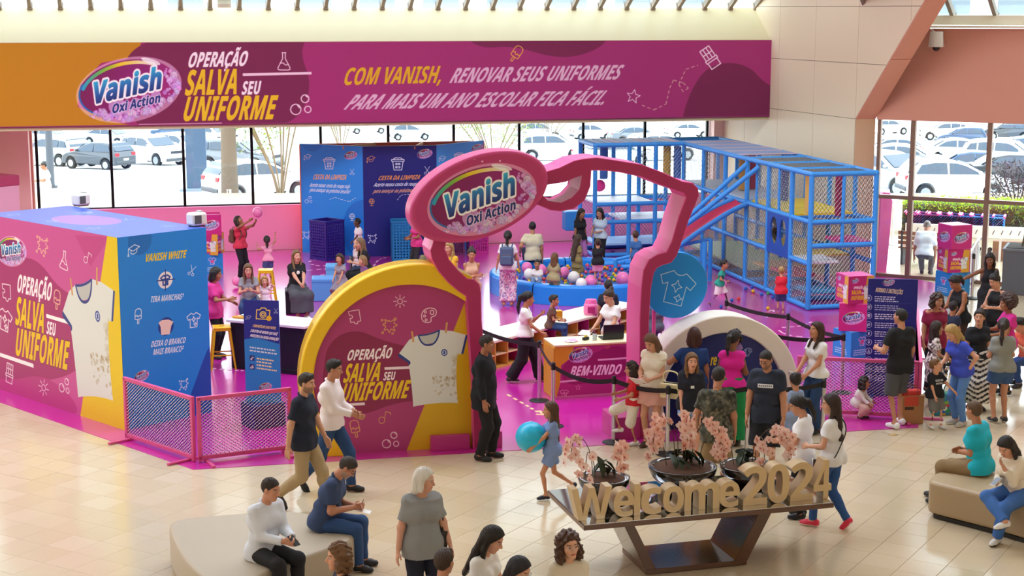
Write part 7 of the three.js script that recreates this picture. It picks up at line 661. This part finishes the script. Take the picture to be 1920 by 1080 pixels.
{ const p = people.cream; handbag(p.toWorld(p.tp(.34, -.02, .14)), p.yaw, .3, .22, .12, 0xe8d8a8, 'cream handbag on the arm of the woman reading', .16); }
{ const p = people.gray; handbag(p.toWorld(p.tp(.215, -.02, -.08)), p.yaw + 1.45, .3, .24, .09, 0x1c1618, 'dark brown shoulder bag of the white-haired woman', .3); }
{ const p = people.backw, q = p.toWorld(p.tp(.3, -.28, .12)); const t = thing('shopping_bag', 'pink paper carrier bag held by the woman walking away', 'bag', q, p.yaw + .5); part(t, 'body', box(.28, .34, .1, .004), M(0xd8407c, .6)); part(t, 'side_panel', box(.004, .32, .098, .001), M(0xeee4d8, .6), [-.141, 0, 0]); part(t, 'handle', tube([V(-.07, .17, 0), V(-.05, .28, 0), V(.05, .28, 0), V(.07, .17, 0)], .005, 14, 5), M(0xf0e8e0, .6));
  const s = thing('bag_strap', 'thin dark cross-body strap of the woman walking away', 'strap', p.base, p.yaw); part(s, 'strap', tube([p.tp(-.1, .49, .06), p.tp(-.11, .5, -.05), p.tp(-.04, .38, -.155), p.tp(.08, .2, -.15), p.tp(.17, .02, -.09), p.tp(.19, -.04, .02)], .008, 24, 6), M(0x1c1614, .5)); part(s, 'pouch', box(.05, .13, .18, .015), M(0x1c1614, .5), [p.tp(.24, -.06, .06).x, p.tp(.24, -.06, .06).y, p.tp(.24, -.06, .06).z]); }
{ const q = G(1706, 793), t = thing('shopping_bag', 'brown paper carrier bag with red contents beside the man in black', 'bag', q, .1); part(t, 'body', box(.36, .44, .17, .004), M(0xb07e50, .7), [0, .225, 0]); part(t, 'contents', box(.3, .12, .13, .04), M(0xd83a34, .6), [-.01, .47, 0]); part(t, 'printed_label', box(.14, .05, .002, .0005), M(0x4a3020, .7), [-.05, .25, .087]); part(t, 'red_patch', box(.22, .15, .002, .0005), M(0xd04a34, .6), [-.02, .36, .087]); for (const z of [-.07, .07]) part(t, 'handle', tube([V(-.08, .44, z), V(-.06, .58, z), V(.06, .58, z), V(.08, .44, z)], .006, 14, 5), M(0x8a5c34, .6)); }
{ const q = G(1776, 776), t = thing('shopping_bag', 'large colourful patterned bag standing behind the blonde woman', 'bag', q, .15), p = new Print(null, 0, 0, .5, .34, 400), r = rng(5); p.fill('#2a8a9a'); ['#2c9a5a', '#e0a83a', '#c83a4a', '#f0ece0', '#3a6ac0', '#7ab83a'].forEach((c, i) => { for (let k = 0; k < 5; k++) p.poly([...Array(6)].map((_, j) => { const a = j + r(), cx = ((i * 5 + k) * 37 % 200), cy = ((i * 3 + k) * 53 % 136); return [cx + Math.cos(a) * (14 + r() * 14), cy + Math.sin(a) * (10 + r() * 10)]; }), c, 1); }); part(t, 'body', box(.5, .34, .2, .02), M(0x2c8a6a, .5), [0, .175, 0]); part(t, 'printed_face', p.sheet(), p.mat(.4), [-.25, .005, .102]); part(t, 'handle', tube([V(-.12, .34, .08), V(-.08, .48, .08), V(.08, .48, .08), V(.12, .34, .08)], .01, 14, 6), M(0x246a54, .5)); }
function backpack(id, label, hex, s) { const p = people[id], t = thing('backpack', label, 'backpack', p.toWorld(p.tp(0, .26, -.16)), p.yaw), m = M(hex, .7), k = p.U * s; part(t, 'main_bag', box(.3 * k, .42 * k, .15 * k, .05), m, [0, 0, -.06 * k]); part(t, 'pocket', box(.24 * k, .2 * k, .06 * k, .025), m, [0, -.08 * k, -.15 * k]); part(t, 'zip', box(.2 * k, .008, .004, .001), STEEL, [0, .04 * k, -.138 * k]); part(t, 'top_handle', tube([V(-.04, .21 * k, -.05), V(-.03, .25 * k, -.05), V(.03, .25 * k, -.05), V(.04, .21 * k, -.05)], .008, 10, 5), m); for (const x of [-1, 1]) part(t, 'strap', tube([V(x * .1 * k, .18 * k, .0), V(x * .115 * k, .25 * k, .1 * k), V(x * .12 * k, .2 * k, .27 * k), V(x * .13 * k, .02 * k, .29 * k), V(x * .15 * k, -.14 * k, .16 * k), V(x * .12 * k, -.18 * k, 0)], .015 * k, 20, 6), m); }
backpack('packw', 'grey blue backpack on the woman in flowered trousers', 0x4c5f80, 1.05); backpack('thrower', 'brown backpack on the woman in red', 0x6c4a3a, .95);
// ---------------------------------------------------------------- small things on the desk and counter
{ const f = DS, t = at(thing('laptop', 'black laptop open on the welcome desk', 'laptop'), f, 1.05, .905, -.2); part(t, 'base', box(.36, .018, .25, .005), BLK, [0, .01, -.12]); part(t, 'screen_lid', box(.36, .24, .01, .004), M(0x17171a, .35), [0, .135, .03], [.14, 0, 0]); part(t, 'keyboard', box(.3, .003, .12, .001), M(0x2c2c30, .6), [0, .02, -.12]); }
{ const t = at(thing('pen_cup', 'small clear cup beside the laptop', 'cup'), DS, .74, .905, -.22); part(t, 'cup', cyl(.04, .034, .1, 16), M(0xb8c4cc, .2), [0, .052, 0]); for (let i = 0; i < 3; i++) part(t, 'pen', cyl(.004, .004, .14, 6), M([0x1c3a8a, 0xc02a3a, 0x222222][i], .4), [-.012 + i * .012, .1, .004], [.1 * (i - 1), 0, .12 * (i - 1)]); }
{ const t = at(thing('tape_dispenser', 'black and yellow tape dispenser on the welcome desk', 'dispenser'), DS, .6, .905, -.26); part(t, 'body', box(.13, .05, .05, .012), BLK, [0, .027, 0], [0, .5, 0]); part(t, 'roll', cyl(.03, .03, .02, 14).rotateX(PI / 2), M(0xe0c030, .4), [0, .055, 0], [0, .5, 0]); }
{ const t = at(thing('flyer_pile', 'low pile of pink and white flyers on the welcome desk', 'paper'), DS, .33, .903, -.25); for (let i = 0; i < 4; i++) part(t, 'flyer', plain(.2, .004, .14), M(i % 2 ? 0xf0a8c4 : 0xf4eeea, .6), [i * .03 - .04, .003 + i * .004, (i % 3) * .02], [0, i * .5, 0]); }
{ const q = G(1108, 592, .5), t = thing('pink_container', 'pink rounded container with a magenta label on the white bench', 'container', q.setY(.506)); part(t, 'body', new THREE.LatheGeometry([[0, 0], [.12, 0], [.14, .06], [.14, .2], [.11, .26], [0, .27]].map((p) => new THREE.Vector2(...p)), 24), M(0xf07ab4, .4)); part(t, 'lid', cyl(.1, .12, .06, 20), M(0xe85aa0, .4), [0, .28, 0]); part(t, 'label', box(.14, .12, .02, .004), M(0xb8286e, .5), [0, .13, .135]); }
{ const q = G(1042, 602, .5), t = thing('gift_bag', 'shiny gold gift bag on the white bench', 'bag', q.setY(.506), .3); part(t, 'body', box(.24, .2, .12, .02), M(0xd8a028, .25, { metalness: .6 }), [0, .1, 0]); part(t, 'handle', tube([V(-.06, .2, 0), V(-.04, .28, 0), V(.04, .28, 0), V(.06, .2, 0)], .006, 12, 5), M(0xc89020, .3)); }
{ const q = G(452, 596, .885); q.y = .888; const t = thing('game_tray', 'small orange tray on the white counter top', 'tray', q, -.4); part(t, 'tray', box(.26, .03, .18, .008), M(0xe09a28, .5), [0, .016, 0]); for (let i = 0; i < 4; i++) part(t, 'token', cyl(.025, .025, .012, 12), M([0xd83a5a, 0xf0e8e0, 0x3a7ac8, 0xf0c030][i], .4), [-.08 + i * .05, .037, (i % 2) * .05 - .02]); }
scene.traverse((o) => { if (o.isMesh) o.castShadow = o.receiveShadow = true; });
renderer.render(scene, camera);
